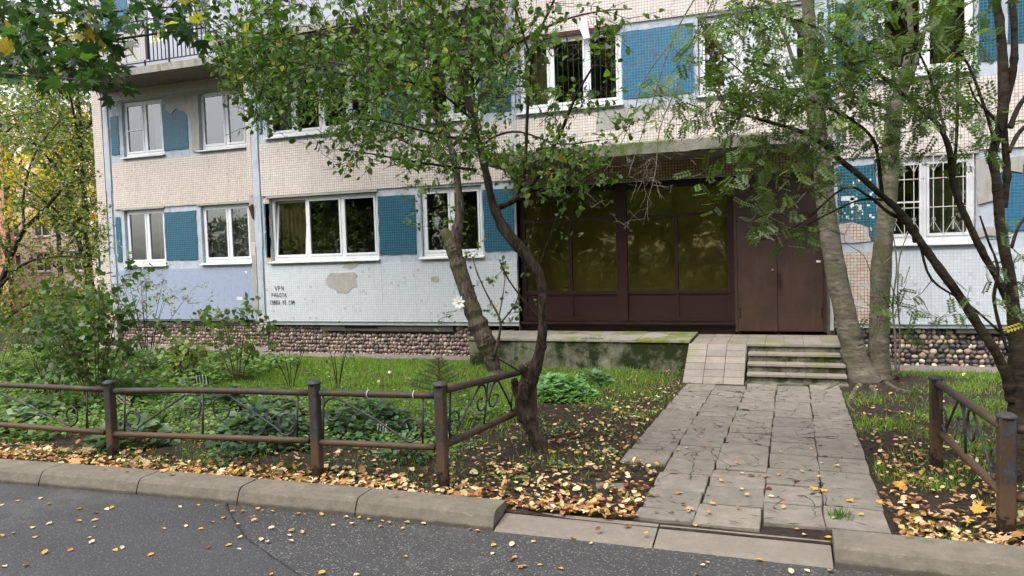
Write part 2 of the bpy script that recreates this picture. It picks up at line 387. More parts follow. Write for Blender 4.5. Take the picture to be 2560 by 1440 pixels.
def mat_stone(name, attr):
    n = NT(name); v = n.pos()
    if attr:
        a = n.n('ShaderNodeAttribute'); a.attribute_name = 'col'; sx = n.n('ShaderNodeSeparateColor'); n.L(a.outputs['Color'], sx.inputs[0]); f = sx.outputs[0]
    else: f = n.n('ShaderNodeObjectInfo').outputs['Random']
    sp = n.n('ShaderNodeSeparateXYZ'); n.L(v, sp.inputs[0])
    c1 = n.ramp(f, [(0.0, srgb(88, 83, 85)), (0.22, srgb(126, 110, 106)), (0.45, srgb(103, 97, 97)), (0.6, srgb(169, 144, 126)), (0.8, srgb(198, 180, 155)), (0.92, srgb(225, 212, 189)), (1.0, srgb(99, 94, 94))], 'CONSTANT')
    c2 = n.ramp(f, [(0.0, srgb(142, 122, 115)), (0.25, srgb(169, 146, 137)), (0.5, srgb(122, 109, 106)), (0.75, srgb(185, 162, 151)), (0.95, srgb(210, 192, 176))], 'CONSTANT')
    k = n.step(n.math('ADD', n.math('MULTIPLY', sp.outputs['X'], 0.1), 1.0), 0.9, 0.95)   # greyer, paler cobbles on the right-hand part
    c = n.mix(k, c2, c1)
    c = n.mix(n.math('MULTIPLY', n.step(n.noise(v, 60, 5, 0.7), 0.4, 0.7), 0.3), c, (0.06, 0.055, 0.05, 1))
    n.pbr(c, 0.7, n.bump(n.noise(v, 60, 5), 0.3, 0.006), 0, 0.35)
    M[name] = n.m
mat_stone('cobble', False); mat_stone('cobble_joined', True)

def mat_glass(name, tint, gloss, fac, ro=0.012):
    n = NT(name)
    t = n.n('ShaderNodeBsdfTransparent'); t.inputs[0].default_value = tint
    g = n.n('ShaderNodeBsdfGlossy'); g.inputs[0].default_value = gloss; g.inputs['Roughness'].default_value = ro
    nm = n.bump(n.noise(n.pos(), 1.6, 2), 0.05, 0.05); n.L(nm, g.inputs['Normal'])
    fr = n.n('ShaderNodeFresnel'); fr.inputs[0].default_value = 1.5
    f = n.math('MINIMUM', n.math('ADD', n.math('MULTIPLY', fr.outputs[0], 1.6), fac), 1.0)
    mx = n.n('ShaderNodeMixShader'); n.L(f, mx.inputs[0]); n.L(t.outputs[0], mx.inputs[1]); n.L(g.outputs[0], mx.inputs[2])
    n.L(mx.outputs[0], n.out.inputs[0]); M[name] = n.m
mat_glass('glass', (0.80, 0.83, 0.80, 1), (0.9, 0.92, 0.92, 1), 0.10)
mat_glass('glass_bronze', (0.88, 0.83, 0.56, 1), (0.80, 0.70, 0.34, 1), 0.20, 0.03)
mat_glass('glass_dark', (0.5, 0.5, 0.5, 1), (0.9, 0.92, 0.95, 1), 0.35)

# ------------------------------------------------------------------ object helpers
def wloc(o):
    v = Vector((0, 0, 0))
    while o is not None: v += o.location; o = o.parent
    return v
def thing(name, label, cat, loc=(0, 0, 0), group=None):
    o = bpy.data.objects.new(name, None); COL.objects.link(o); o.location = loc
    o.empty_display_size = 0.1
    o['label'] = label; o['category'] = cat
    if group: o['group'] = group
    return o
def tag(o, label, cat, group=None):
    o['label'] = label; o['category'] = cat
    if group: o['group'] = group
    return o
def link(name, me, parent=None, loc=None, kind=None):
    o = bpy.data.objects.new(name, me); COL.objects.link(o)
    if parent is not None: o.parent = parent
    if loc is not None: o.location = Vector(loc) - (wloc(parent) if parent is not None else Vector((0, 0, 0)))
    if kind: o['kind'] = kind
    return o

class MB:
    def __init__(s): s.v = []; s.f = []
    def add(s, vs, fs):
        b = len(s.v); s.v.extend([tuple(p) for p in vs]); s.f.extend([tuple(i+b for i in f) for f in fs]); return s
    def box(s, a, b):
        x0, y0, z0 = [min(p, q) for p, q in zip(a, b)]; x1, y1, z1 = [max(p, q) for p, q in zip(a, b)]
        return s.add([(x0, y0, z0), (x1, y0, z0), (x1, y1, z0), (x0, y1, z0), (x0, y0, z1), (x1, y0, z1), (x1, y1, z1), (x0, y1, z1)],
                     [(0, 3, 2, 1), (4, 5, 6, 7), (0, 1, 5, 4), (1, 2, 6, 5), (2, 3, 7, 6), (3, 0, 4, 7)])
    def bar(s, p, q, w, h=None):
        """rectangular bar between two points"""
        h = h or w; p = Vector(p); q = Vector(q); d = (q-p).normalized()
        u = Vector((0, 0, 1)) if abs(d.z) < 0.9 else Vector((0, 1, 0))
        a = d.cross(u).normalized()*w/2; b = d.cross(a).normalized()*h/2
        return s.add([p-a-b, p+a-b, p+a+b, p-a+b, q-a-b, q+a-b, q+a+b, q-a+b],
                     [(0, 3, 2, 1), (4, 5, 6, 7), (0, 1, 5, 4), (1, 2, 6, 5), (2, 3, 7, 6), (3, 0, 4, 7)])
    def prism(s, poly, y0, y1):
        """polygon in XZ (counter-clockwise seen from the viewer), extruded from y0 (front) to y1"""
        k = len(poly)
        vs = [(x, y0, z) for x, z in poly] + [(x, y1, z) for x, z in poly]
        fs = [tuple(range(k)), tuple(range(2*k-1, k-1, -1))] + [(i, i+k, (i+1) % k+k, (i+1) % k) for i in range(k)]
        return s.add(vs, fs)
    def tube(s, pts, rad, n=6, cap=True):
        pts = [Vector(p) for p in pts]; m = len(pts)
        if not hasattr(rad, '__len__'): rad = [rad]*m
        ref = None; vs = []; fs = []
        for i in range(m):
            t = (pts[min(i+1, m-1)]-pts[max(i-1, 0)])
            t = t.normalized() if t.length > 1e-9 else Vector((0, 0, 1))
            if ref is None: ref = t.cross(Vector((0.3, 1, 0.2)) if abs(t.y) < 0.9 else Vector((1, 0, 0))).normalized()
            a = (ref - t*ref.dot(t)).normalized(); ref = a; b = t.cross(a)
            for j in range(n):
                w = 2*PI*j/n
                vs.append(pts[i] + (a*math.cos(w)+b*math.sin(w))*rad[i])
        for i in range(m-1):
            for j in range(n):
                fs.append((i*n+j, i*n+(j+1) % n, (i+1)*n+(j+1) % n, (i+1)*n+j))
        if cap: fs.append(tuple(range(n-1, -1, -1))); fs.append(tuple((m-1)*n+j for j in range(n)))
        return s.add(vs, fs)
    def lathe(s, c, prof, n=16):
        vs = []; fs = []
        for r, z in prof:
            for j in range(n):
                w = 2*PI*j/n; vs.append((c[0]+r*math.cos(w), c[1]+r*math.sin(w), c[2]+z))
        for i in range(len(prof)-1):
            for j in range(n): fs.append((i*n+j, i*n+(j+1) % n, (i+1)*n+(j+1) % n, (i+1)*n+j))
        fs.append(tuple(range(n-1, -1, -1))); fs.append(tuple((len(prof)-1)*n+j for j in range(n)))
        return s.add(vs, fs)
    def build(s, name, mat, parent=None, kind=None, smooth=False, label=None):
        me = bpy.data.meshes.new(name)
        off = wloc(parent) if parent is not None else Vector((0, 0, 0))
        me.from_pydata([(p[0]-off.x, p[1]-off.y, p[2]-off.z) for p in s.v], [], s.f)
        if smooth: me.polygons.foreach_set('use_smooth', [True]*len(me.polygons))
        me.materials.append(M[mat] if isinstance(mat, str) else mat); me.update()
        o = link(name, me, parent, None, kind)
        if label: o['label'] = label
        return o
def box(name, a, b, mat, parent=None, kind=None, label=None):
    return MB().box(a, b).build(name, mat, parent, kind, False, label)

# leaf templates: x across, y along the leaf, z off its face
T_OVATE = (np.array([[0, 0, 0], [0.34, 0.32, 0.10], [0.30, 0.68, 0.08], [0, 1, -0.06], [-0.30, 0.68, 0.08], [-0.34, 0.32, 0.10]], float), [(0, 1, 2, 3), (0, 3, 4, 5)])
T_ROUND = (np.array([[0, 0, 0], [0.42, 0.2, 0.08], [0.46, 0.62, 0.06], [0, 1, -0.08], [-0.46, 0.62, 0.06], [-0.42, 0.2, 0.08]], float), [(0, 1, 2, 3), (0, 3, 4, 5)])
T_APPLE = (np.array([[0, 0, 0], [0.30, 0.22, 0.10], [0.36, 0.55, 0.14], [0.20, 0.86, 0.02], [0, 1.05, -0.14], [-0.18, 0.84, 0.05], [-0.34, 0.52, 0.20], [-0.28, 0.2, 0.12], [0, .3, .0], [0, .7, -.03]], float), [(0, 1, 8), (1, 2, 9, 8), (2, 3, 9), (3, 4, 9), (4, 5, 9), (5, 6, 9), (6, 7, 8, 9), (7, 0, 8)])
T_NARROW = (np.array([[0, 0, 0], [0.17, 0.5, 0.03], [0, 1, 0], [-0.17, 0.5, 0.03]], float), [(0, 1, 2), (0, 2, 3)])
T_BLADE = (np.array([[-0.5, 0, 0], [0.5, 0, 0], [0.4, 0.55, 0.06], [-0.4, 0.55, 0.06], [0, 1, 0.28]], float), [(0, 1, 2, 3), (3, 2, 4)])
def _maple():
    a = []
    tips = [(-128, 0.42), (-75, 0.8), (-38, 0.9), (0, 1.0), (38, 0.9), (75, 0.8), (128, 0.42)]
    tips = [(-140, 0.35), (-84, 0.66), (-38, 0.86), (0, 1.0), (38, 0.86), (84, 0.66), (140, 0.35)]
    v = [[0, 0.35, 0.0]]; v.append([0, 0.12, 0])
    for i, (d, r) in enumerate(tips[::-1]):
        w = math.radians(d)
        for dd, rr in ((-9, 0.72), (0, 1.0), (9, 0.72)):
            w2 = math.radians(d - dd)
            v.append([math.sin(w2)*r*rr*0.62, 0.35+math.cos(w2)*r*rr*0.62, 0.05*math.sin(i*2.1)])
        if i < 6:
            dm = (d+tips[::-1][i+1][0])/2; w3 = math.radians(dm)
            v.append([math.sin(w3)*0.27, 0.35+math.cos(w3)*0.27, 0.03])
    v = np.array(v); k = len(v)
    f = [(0, i, i+1) for i in range(1, k-1)] + [(0, k-1, 1)]
    return v, f
T_MAPLE = _maple()
def _lobed(k=7):
    v = [[0, 0.45, -0.04], [0, 0.1, 0]]
    for i in range(k):
        w = math.radians(-150 + 300*(i+0.5)/k)
        for dd, r in ((-300/k*0.33, 0.5), (0, 0.56), (300/k*0.33, 0.5)):
            w2 = w+math.radians(dd); v.append([math.sin(w2)*r, 0.45+math.cos(w2)*r, 0.05])
        if i < k-1:
            w3 = w+math.radians(150/k); v.append([math.sin(w3)*0.36, 0.45+math.cos(w3)*0.36, 0.02])
    v = np.array(v); n_ = len(v)
    return v, [(0, i, i+1) for i in range(1, n_-1)] + [(0, n_-1, 1)]
T_LOBED = _lobed()
def _pinnate(pairs=5):
    """a feather-shaped leaf: leaflets in pairs along a stalk"""
    vs = []; fs = []
    def leaflet(b, d, L, W):
        b = np.array(b); d = np.array(d)/np.linalg.norm(d); s_ = np.array([-d[1], d[0], 0])
        k = len(vs)
        vs.extend([b, b+d*L*0.5+s_*W/2+[0, 0, 0.02], b+d*L, b+d*L*0.5-s_*W/2+[0, 0, 0.02]]); fs.append((k, k+3, k+2, k+1))
    for i in range(pairs):
        y = 0.18+0.68*i/(pairs-1)
        leaflet([0.01, y, 0], [1, 0.4, -0.12], 0.31, 0.17); leaflet([-0.01, y, 0], [-1, 0.4, -0.12], 0.31, 0.17)
    leaflet([0, 0.88, 0], [0, 1, -0.1], 0.28, 0.12)
    k = len(vs); vs.extend([np.array([0.008, 0, 0]), np.array([0.004, 0.9, 0]), np.array([-0.004, 0.9, 0]), np.array([-0.008, 0, 0])]); fs.append((k, k+1, k+2, k+3))
    return np.array(vs, float), fs
T_PINNATE = _pinnate()
def _fern():
    vs = []; fs = []
    for i in range(16):
        y = 0.08+0.9*i/16; L = 0.26*math.sin(PI*(0.12+0.86*(1-i/16)))+0.02; z = -0.35*y*y
        for s_ in (1, -1):
            k = len(vs)
            vs.extend([[0, y, z], [s_*L*0.5, y+0.045, z-0.01], [s_*L, y+0.05, z-0.05], [s_*L*0.5, y-0.0, z-0.01]]); fs.append((k, k+1, k+2, k+3))
    return np.array(vs, float), fs
T_FERN = _fern()

def unit(a): return a/np.maximum(np.linalg.norm(a, axis=-1, keepdims=True), 1e-9)
class Leaves:
    """many leaves as one real mesh, each leaf with a colour of its own"""
    def __init__(s): s.V = []; s.L = []; s.T = []; s.C = []; s.n = 0
    def add(s, tm, P, T, N, S, C, squash=1.0):
        tv, tf = tm; P = np.asarray(P, float)
        k = len(P)
        if k == 0: return
        T = unit(np.asarray(T, float)); N = np.asarray(N, float)
        B = unit(np.cross(T, N)); N2 = np.cross(B, T)
        S = np.broadcast_to(np.asarray(S, float).reshape(-1, 1, 1) if np.ndim(S) else np.full((1, 1, 1), S), (k, 1, 1))
        V = P[:, None, :] + S*(tv[None, :, 0:1]*squash*B[:, None, :] + tv[None, :, 1:2]*T[:, None, :] + tv[None, :, 2:3]*N2[:, None, :])
        nv = len(tv)
        lp = np.concatenate([np.array(f) for f in tf]); lt = np.array([len(f) for f in tf])
        s.V.append(V.reshape(-1, 3)); s.L.append((lp[None, :]+(np.arange(k)*nv)[:, None]+s.n).ravel())
        s.T.append(np.tile(lt, k)); s.C.append(np.repeat(np.asarray(C, float), nv, axis=0)); s.n += k*nv
    def build(s, name, mat, parent=None, kind='stuff', smooth=False):
        V = np.concatenate(s.V); Lp = np.concatenate(s.L); T = np.concatenate(s.T); C = np.concatenate(s.C)
        off = wloc(parent) if parent is not None else Vector((0, 0, 0))
        V = V-np.array(off)
        me = bpy.data.meshes.new(name)
        me.vertices.add(len(V)); me.vertices.foreach_set('co', V.ravel().astype(np.float32))
        me.loops.add(len(Lp)); me.loops.foreach_set('vertex_index', Lp.astype(np.int32))
        me.polygons.add(len(T)); me.polygons.foreach_set('loop_start', np.concatenate([[0], np.cumsum(T)[:-1]]).astype(np.int32))
        me.polygons.foreach_set('loop_total', T.astype(np.int32))
        if smooth: me.polygons.foreach_set('use_smooth', [True]*len(T))
        me.update(calc_edges=True)
        a = me.color_attributes.new('col', 'FLOAT_COLOR', 'POINT')
        a.data.foreach_set('color', np.concatenate([C, np.ones((len(C), 1))], 1).ravel().astype(np.float32))
        me.materials.append(M[mat])
        return link(name, me, parent, None, kind)
def palette(k, cols, weights, var=0.18, rng=rg, gain=1.0):
    c = np.array([x[:3] for x in cols])*gain; w = np.array(weights, float); w /= w.sum()
    i = rng.choice(len(c), k, p=w)
    return np.clip(c[i]*(1+rng.normal(0, var, (k, 1)))*(1+rng.normal(0, 0.06, (k, 3))), 0.002, 0.9)

# ------------------------------------------------------------------ ground, road, kerb
def grid_sheet(name, x0, x1, y0, y1, step, zf, mat):
    nx = max(2, int((x1-x0)/step)+1); ny = max(2, int((y1-y0)/step)+1)
    X, Y = np.meshgrid(np.linspace(x0, x1, nx), np.linspace(y0, y1, ny))
    Z = zf(X, Y)
    V = np.stack([X, Y, Z], -1).reshape(-1, 3)
    i, j = np.meshgrid(np.arange(nx-1), np.arange(ny-1)); a = (j*nx+i).ravel()
    F = np.stack([a, a+1, a+nx+1, a+nx], 1)
    me = bpy.data.meshes.new(name); me.from_pydata(V.tolist(), [], F.tolist())
    me.polygons.foreach_set('use_smooth', [True]*len(F)); me.materials.append(M[mat])
    o = link(name, me); o['kind'] = 'structure'; return o
def kerb_y(x):          # the kerb bends away a little at its left end
    return 5.12 - 0.012*max(0.0, -x-3.0)**1.6 if x < -3 else 5.12
def zground(X, Y):
    n1 = 0.02*np.sin(6.3*X+1.3*np.sin(5*Y))*np.sin(7.1*Y) + 0.008*np.sin(17*X)*np.sin(19*Y+3*X)
    f = np.clip((X+1.56)/.08, 0, 1)*np.clip((.80-X)/.08, 0, 1)*np.clip((12.6-Y)/.2, 0, 1)
    base = 0.1 - 0.03*np.clip((Y-8)/4, 0, 1) - 0.062*np.clip((Y-12.2)/1.1, 0, 1)
    return (GZn(X, Y) + n1*0.5)*(1-f) + (base-.014+.004*np.sin(9*X)*np.sin(7*Y))*f
grid_sheet('ground', -20, 8, 5.36, 13.9, 0.06, zground, 'soil')
# the same ground carries on to the horizon
mb = MB()
mb.box((-200, 13.9, -0.3), (200, 300, -0.012)); mb.box((-200, 4.9, -0.3), (-20, 13.9, -0.005)); mb.box((8, 4.9, -0.3), (200, 13.9, -0.005)); mb.box((-200, -300, -0.3), (200, 5.36, -0.06))
mb.build('far_ground', 'soil_green', kind='structure')
def zroad(X, Y): return 0.028 + 0.004*np.sin(1.3*X+0.7*Y) + 0*X
grid_sheet('road', -60, 60, -6.5, 5.25, 0.5, zroad, 'asphalt_old')
# newer asphalt on the left, its seam running diagonally
s1 = [(-60, 5.2), (-60, -6.4), (-1.6, -6.4), (-1.9, 0), (-2.6, 2.6), (-2.98, 4.02), (-3.35, 4.22), (-3.85, 4.5), (-4.15, 4.75), (-4.45, 5.0), (-4.6, 5.2)]
mb = MB(); mb.add([(x, y, zroad(x, y)+0.010) for x, y in s1] + [(x, y, 0.0) for x, y in s1],
                  [tuple(range(len(s1)))] + [(i, (i+1) % len(s1), (i+1) % len(s1)+len(s1), i+len(s1)) for i in range(len(s1))])
ro = mb.build('road_patch', 'asphalt_new', kind='structure')
sv = [Vector((x, y, 0)) for x, y in s1[3:]]; V = []; F = []
for i_ in range(len(sv)-1):
    for j_ in range(8):
        p_ = sv[i_].lerp(sv[i_+1], j_/8); w_ = rnd.uniform(.006, .020); o_ = rnd.uniform(-.012, .012)
        V += [(p_.x-w_+o_, p_.y, zroad(p_.x, p_.y)+.0115), (p_.x+w_+o_, p_.y, zroad(p_.x, p_.y)+.0115)]
for i_ in range(len(V)//2-1): F.append((2*i_, 2*i_+1, 2*i_+3, 2*i_+2))
MB().add(V, F).build('road_seam', 'tar', kind='structure')
# concrete apron along the house
mb = MB(); mb.box((-10.9, D-0.42, -0.1), (-5.62, D+0.3, 0.035)); mb.box((-17.5, DL-0.62, -0.1), (-11.0, DL+0.3, 0.035)); mb.box((1.0, D-0.5, -0.1), (9, D+0.3, 0.035))
mb.build('apron_pavement', 'apron', kind='structure')

def kerb_stone(x0, x1, low=False, parent=None, dz=0, mat=None, end_cut=0.0):
    xs = [x0+0.006, x1-0.006]; vs = []
    top = 0.17 if not low else 0.075
    for x in xs:
        y = kerb_y(x)
        if low: prof = [(y-0.01, -0.08), (y-0.01, 0.03), (y+0.02, 0.05), (y+0.30, top+.018), (y+0.32, 0.05), (y+0.32, -0.08)]
        else: prof = [(y-0.01, -0.08), (y, 0.06), (y+0.03, top-0.035), (y+0.055, top-0.006), (y+0.09, top), (y+0.285, top+0.004), (y+0.30, top-0.012), (y+0.30, -0.08)]
        vs.append([(x, a, b+dz) for a, b in prof])
    k = len(vs[0]); V = vs[0]+vs[1]
    F = [(i, i+1, k+i+1, k+i) for i in range(k-1)] + [tuple(range(k-1, -1, -1)), tuple(range(k, 2*k))]
    return MB().add(V, F).build('kerb_stone', mat or ('kerb_low' if low else 'kerb_concrete'), parent)
kerb = box('kerb', (-14, 5.14, -0.15), (9, 5.38, 0.0), 'soil', kind='structure')
js = [-13.0, -11.9, -10.8, -9.65, -8.5, -7.55, -6.67, -5.51, -4.42, -3.27, -2.07]
for a, b in zip(js[:-1], js[1:]): kerb_stone(a, b, False, kerb, rnd.uniform(-0.004, 0.004))
kerb_stone(-2.07, -0.88, True, kerb); kerb_stone(-0.88, 0.28, True, kerb, -0.004)
for a in (0.28, 1.45, 2.6, 3.75, 4.9): kerb_stone(a, a+1.16, False, kerb, 0.004)

# ------------------------------------------------------------------ the flagged path
path = MB().add([(-1.0, 5.46, 0.078), (0.62, 5.46, 0.078), (0.66, 11.3, 0.03), (-1.3, 11.3, 0.03), (-1.3, 7.2, 0.05), (-1.0, 7.2, 0.05)], [tuple(range(6))]).build('path', 'soil', kind='structure')
slab_meshes = []
def slab_mesh(w, l, t=0.05, j=0.012):
    c = [(-w/2, -l/2), (w/2, -l/2), (w/2, l/2), (-w/2, l/2)]
    pts = []
    for i in range(4):      # a slightly ragged outline: each side gets a middle point
        a = c[i]; b = c[(i+1) % 4]
        pts.append((a[0]*0.985+rnd.uniform(-j, j)*0.5, a[1]*0.985+rnd.uniform(-j, j)*0.5)); pts.append(((a[0]+b[0])/2+rnd.uniform(-j, j)*0.4, (a[1]+b[1])/2+rnd.uniform(-j, j)*0.4))
    k = 8
    V = [(x, y, -t) for x, y in pts]+[(x, y, -0.006) for x, y in pts]+[(x*0.975, y*0.975, 0) for x, y in pts]
    F = [(i, (i+1) % k, (i+1) % k+k, i+k) for i in range(k)]+[(i+k, (i+1) % k+k, (i+1) % k+2*k, i+2*k) for i in range(k)]+[tuple(range(2*k, 3*k))]
    me = bpy.data.meshes.new('slab'); me.from_pydata(V, [], F); me.materials.append(M['slab']); return me
SW = 0.447
for i in range(7): slab_meshes.append(slab_mesh(SW, SW))
BX = [(-1.52, -1.37), (-1.08, -.945), (-.65, -.515), (-.175, -.11), (.255, .315), (.675, .715)]      # column borders at y=5.5 and y=11.35
def bx(k, y): f = (y-5.5)/5.85; return BX[k][0]+(BX[k][1]-BX[k][0])*f
for ci in range(5):
    y = [6.90, 5.475, 5.465, 5.60, 5.62][ci]
    while y < 11.1:
        L = min(rnd.choice((SW, SW, SW, SW*.5, SW*.97)), 11.40-y)
        if L < .1: break
        yc = y+L/2; a, b = bx(ci, yc), bx(ci+1, yc); xc = (a+b)/2
        s = link('slab', rnd.choice(slab_meshes), path, (xc+rnd.uniform(-.005, .005), yc, GB(yc)+0.013+rnd.uniform(-.005, .005)))
        s.scale = ((b-a-rnd.uniform(-.002, .010))/SW, L/SW, 1)
        s.rotation_euler = (rnd.uniform(-.016, .016), rnd.uniform(-.012, .012), rnd.uniform(-.018, .018)+rnd.choice((0, PI)))
        y += L+rnd.choice((.018, .028, .042))
# one lone slab sunk in the litter left of the path
sb = link('slab', slab_meshes[2], path, (-1.42, 6.2, 0.098)); sb.rotation_euler = (0.03, 0.05, 0.3); sb.scale = (0.55, 0.3, 1)

# ------------------------------------------------------------------ the apartment block
bld = thing('apartment_building', 'panel apartment block faced in pink-white mosaic with blue tiled panels between white windows', 'building', (-4.0, D+5, 0))
def fx(px, py, Y=D): return at(px, py, Y).x
def fz(px, py, Y=D): return at(px, py, Y).z
holes_M = []; holes_L = []

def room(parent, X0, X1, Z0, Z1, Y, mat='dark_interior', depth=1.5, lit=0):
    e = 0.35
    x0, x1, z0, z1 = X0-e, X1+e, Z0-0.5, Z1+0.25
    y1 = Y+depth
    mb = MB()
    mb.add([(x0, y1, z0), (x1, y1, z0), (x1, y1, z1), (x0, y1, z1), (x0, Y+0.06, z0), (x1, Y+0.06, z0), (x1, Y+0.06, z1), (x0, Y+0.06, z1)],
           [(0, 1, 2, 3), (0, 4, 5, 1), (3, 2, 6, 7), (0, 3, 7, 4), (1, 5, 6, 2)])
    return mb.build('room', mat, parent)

def curtain(parent, x0, x1, z0, z1, Y, mat, folds=9, amp=0.045):
    n_ = int(max(8, folds*6)); V = []; F = []
    for i in range(n_+1):
        x = x0+(x1-x0)*i/n_; w = math.sin(i/n_*folds*2*PI+0.7*math.sin(i*0.37))
        for z, k in ((z0, 1.2), ((z0+z1)/2, 1.0), (z1, 0.6)): V.append((x+0.01*math.sin(z*3+i), Y+amp*w*k, z))
    for i in range(n_):
        for j in range(2): a = i*3+j; F.append((a, a+3, a+4, a+1))
    return MB().add(V, F).build('curtain', mat, parent, smooth=True)

def window(X0, X1, Z0, Z1, Y, divs, curt=(), tilt=None, sill=True, glass='glass', fan=None, label=None, hole=None, thick=0.055, roomy=1.5):
    """X0..X1 outer frame; divs: inner mullion centres; curt: (x0, x1, material)"""
    if hole is not None: hole.append((X0-0.015, X1+0.015, Z0-0.03, Z1+0.015))
    mb = MB(); fr = thick; y0, y1 = Y, Y+0.07
    mb.box((X0, y0, Z0), (X1, y1, Z0+fr*1.1)); mb.box((X0, y0, Z1-fr), (X1, y1, Z1))
    mb.box((X0, y0, Z0+fr*1.1), (X0+fr, y1, Z1-fr)); mb.box((X1-fr, y0, Z0+fr*1.1), (X1, y1, Z1-fr))
    for dx in divs: mb.box((dx-0.03, y0, Z0+fr*1.1), (dx+0.03, y1, Z1-fr))
    w = mb.build('window', 'white_plastic', bld, label=label)
    edges = [X0+fr]+[v for dx in divs for v in (dx-0.03, dx+0.03)]+[X1-fr]
    for i in range(0, len(edges), 2):
        a, b = edges[i], edges[i+1]; z0, z1 = Z0+fr*1.1, Z1-fr
        s = 0.042; yy = Y-0.012
        def q(x, y, z):
            if tilt == i//2: return (x, y-0.0-0.02+(z-z0)/(z1-z0)*0.13+0.02, z)      # the tilted sash leans into the room at its top
            return (x, y, z)
        m = MB()
        for (xa, xb, za, zb) in ((a+.004, b-.004, z0+.004, z0+s+.01), (a+.004, b-.004, z1-s, z1-.004), (a+.004, a+s, z0+s+.01, z1-s), (b-s, b-.004, z0+s+.01, z1-s)):
            m.add([q(xa, yy, za), q(xb, yy, za), q(xb, yy+.05, za), q(xa, yy+.05, za), q(xa, yy, zb), q(xb, yy, zb), q(xb, yy+.05, zb), q(xa, yy+.05, zb)],
                  [(0, 3, 2, 1), (4, 5, 6, 7), (0, 1, 5, 4), (1, 2, 6, 5), (2, 3, 7, 6), (3, 0, 4, 7)])
        if fan is not None and i//2 in fan:
            zf = z0+(z1-z0)*0.47; m.box((a+s, yy+.002, zf-.012), (b-s, yy+.03, zf+.012))
        m.build('sash', 'white_plastic', w)
        g = MB().add([q(a+s-.004, yy+.028, z0+s), q(b-s+.004, yy+.028, z0+s), q(b-s+.004, yy+.028, z1-s+.004), q(a+s-.004, yy+.028, z1-s+.004)], [(0, 1, 2, 3)])
        g.build('glass', glass, w)
    if sill:
        MB().add([(X0-.06, D_(Y)-.055, Z0-.045), (X1+.05, D_(Y)-.055, Z0-.045), (X1+.05, Y-.002, Z0-.004), (X0-.06, Y-.002, Z0-.004),
                  (X0-.06, D_(Y)-.055, Z0-.065), (X1+.05, D_(Y)-.055, Z0-.065), (X1+.05, Y-.002, Z0-.03), (X0-.06, Y-.002, Z0-.03)],
                 [(0, 1, 2, 3), (4, 7, 6, 5), (4, 5, 1, 0), (5, 6, 2, 1), (7, 4, 0, 3)]).build('sill', 'white_sill', w)
    for c_ in curt: curtain(w, c_[0], c_[1], Z0+.06, Z1+.05, Y+.22, c_[2], *(c_[3:] if len(c_) > 3 else ()))
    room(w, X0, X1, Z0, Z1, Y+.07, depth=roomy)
    return w
def D_(Y): return D if Y < D+0.4 else DL

ZB1, ZT1, ZB2, ZT2 = 2.075, 3.425, 4.775, 6.10
YW = D+0.10; YWL = DL+0.10
# ground floor, main block
w1x0, w1x1 = fx(683, 570, YW), fx(947, 570, YW)
W1 = window(w1x0, w1x1, ZB1, ZT1, YW, [fx(769, 570, YW), fx(857, 570, YW)], curt=[(w1x0+.05, w1x0+.72, 'curtain_yellow', 6)], tilt=0, hole=holes_M, label='wide three-pane window with its left pane tilted open and pots inside')
w2x0, w2x1 = fx(1058, 560, YW), fx(1207, 560, YW)
W2 = window(w2x0, w2x1, ZB1, ZT1, YW, [fx(1130, 560, YW)], hole=holes_M, label='two-pane window behind the sawn-off trunk')
w3x0, w3x1 = fx(2196, 500, YW), fx(2434, 500, YW)
W3 = window(w3x0, w3x1, ZB1, ZT1, YW-.05, [fx(2309, 500, YW)], curt=[(fx(2322, 500, YW), fx(2420, 500, YW), 'curtain_green', 5)], fan=[0], hole=holes_M, label='two-pane window behind a white grille with a green curtain', thick=0.07)
# upper floor, main block
w4x0, w4x1 = fx(672, 300, YW), fx(935, 265, YW)
window(w4x0, w4x1, ZB2, ZT2, YW, [fx(737, 290, YW), fx(805, 280, YW), fx(873, 270, YW)], hole=holes_M, curt=[(w4x0+.1, w4x0+.6, 'curtain_white', 5)])
w5x0, w5x1 = fx(1050, 250, YW), fx(1200, 250, YW)
window(w5x0, w5x1, ZB2, ZT2, YW, [fx(1125, 250, YW)], hole=holes_M)
w6x0, w6x1 = fx(1300, 180, YW), fx(1553, 170, YW)
W6 = window(w6x0, w6x1, ZB2, ZT2, YW, [fx(1377, 180, YW), fx(1467, 170, YW)], hole=holes_M, curt=[(w6x0+.08, w6x0+.5, 'curtain_yellow', 4)])
w7x0, w7x1 = fx(1748, 140, YW), fx(2024, 130, YW)
W7 = window(w7x0, w7x1, ZB2, ZT2, YW, [fx(1846, 140, YW), fx(1952, 140, YW)], hole=holes_M, glass='glass_dark')
w8x0, w8x1 = fx(2192, 100, YW), fx(2432, 90, YW)
window(w8x0, w8x1, ZB2, ZT2, YW, [fx(2311, 90, YW)], hole=holes_M, curt=[(fx(2340, 90, YW), fx(2400, 90, YW), 'curtain_green', 3)], thick=0.07)
# windows to the right of the picture, same rhythm
window(4.55, 6.0, ZB1, ZT1, YW, [5.27], hole=holes_M); window(4.55, 6.0, ZB2, ZT2, YW, [5.27], hole=holes_M)
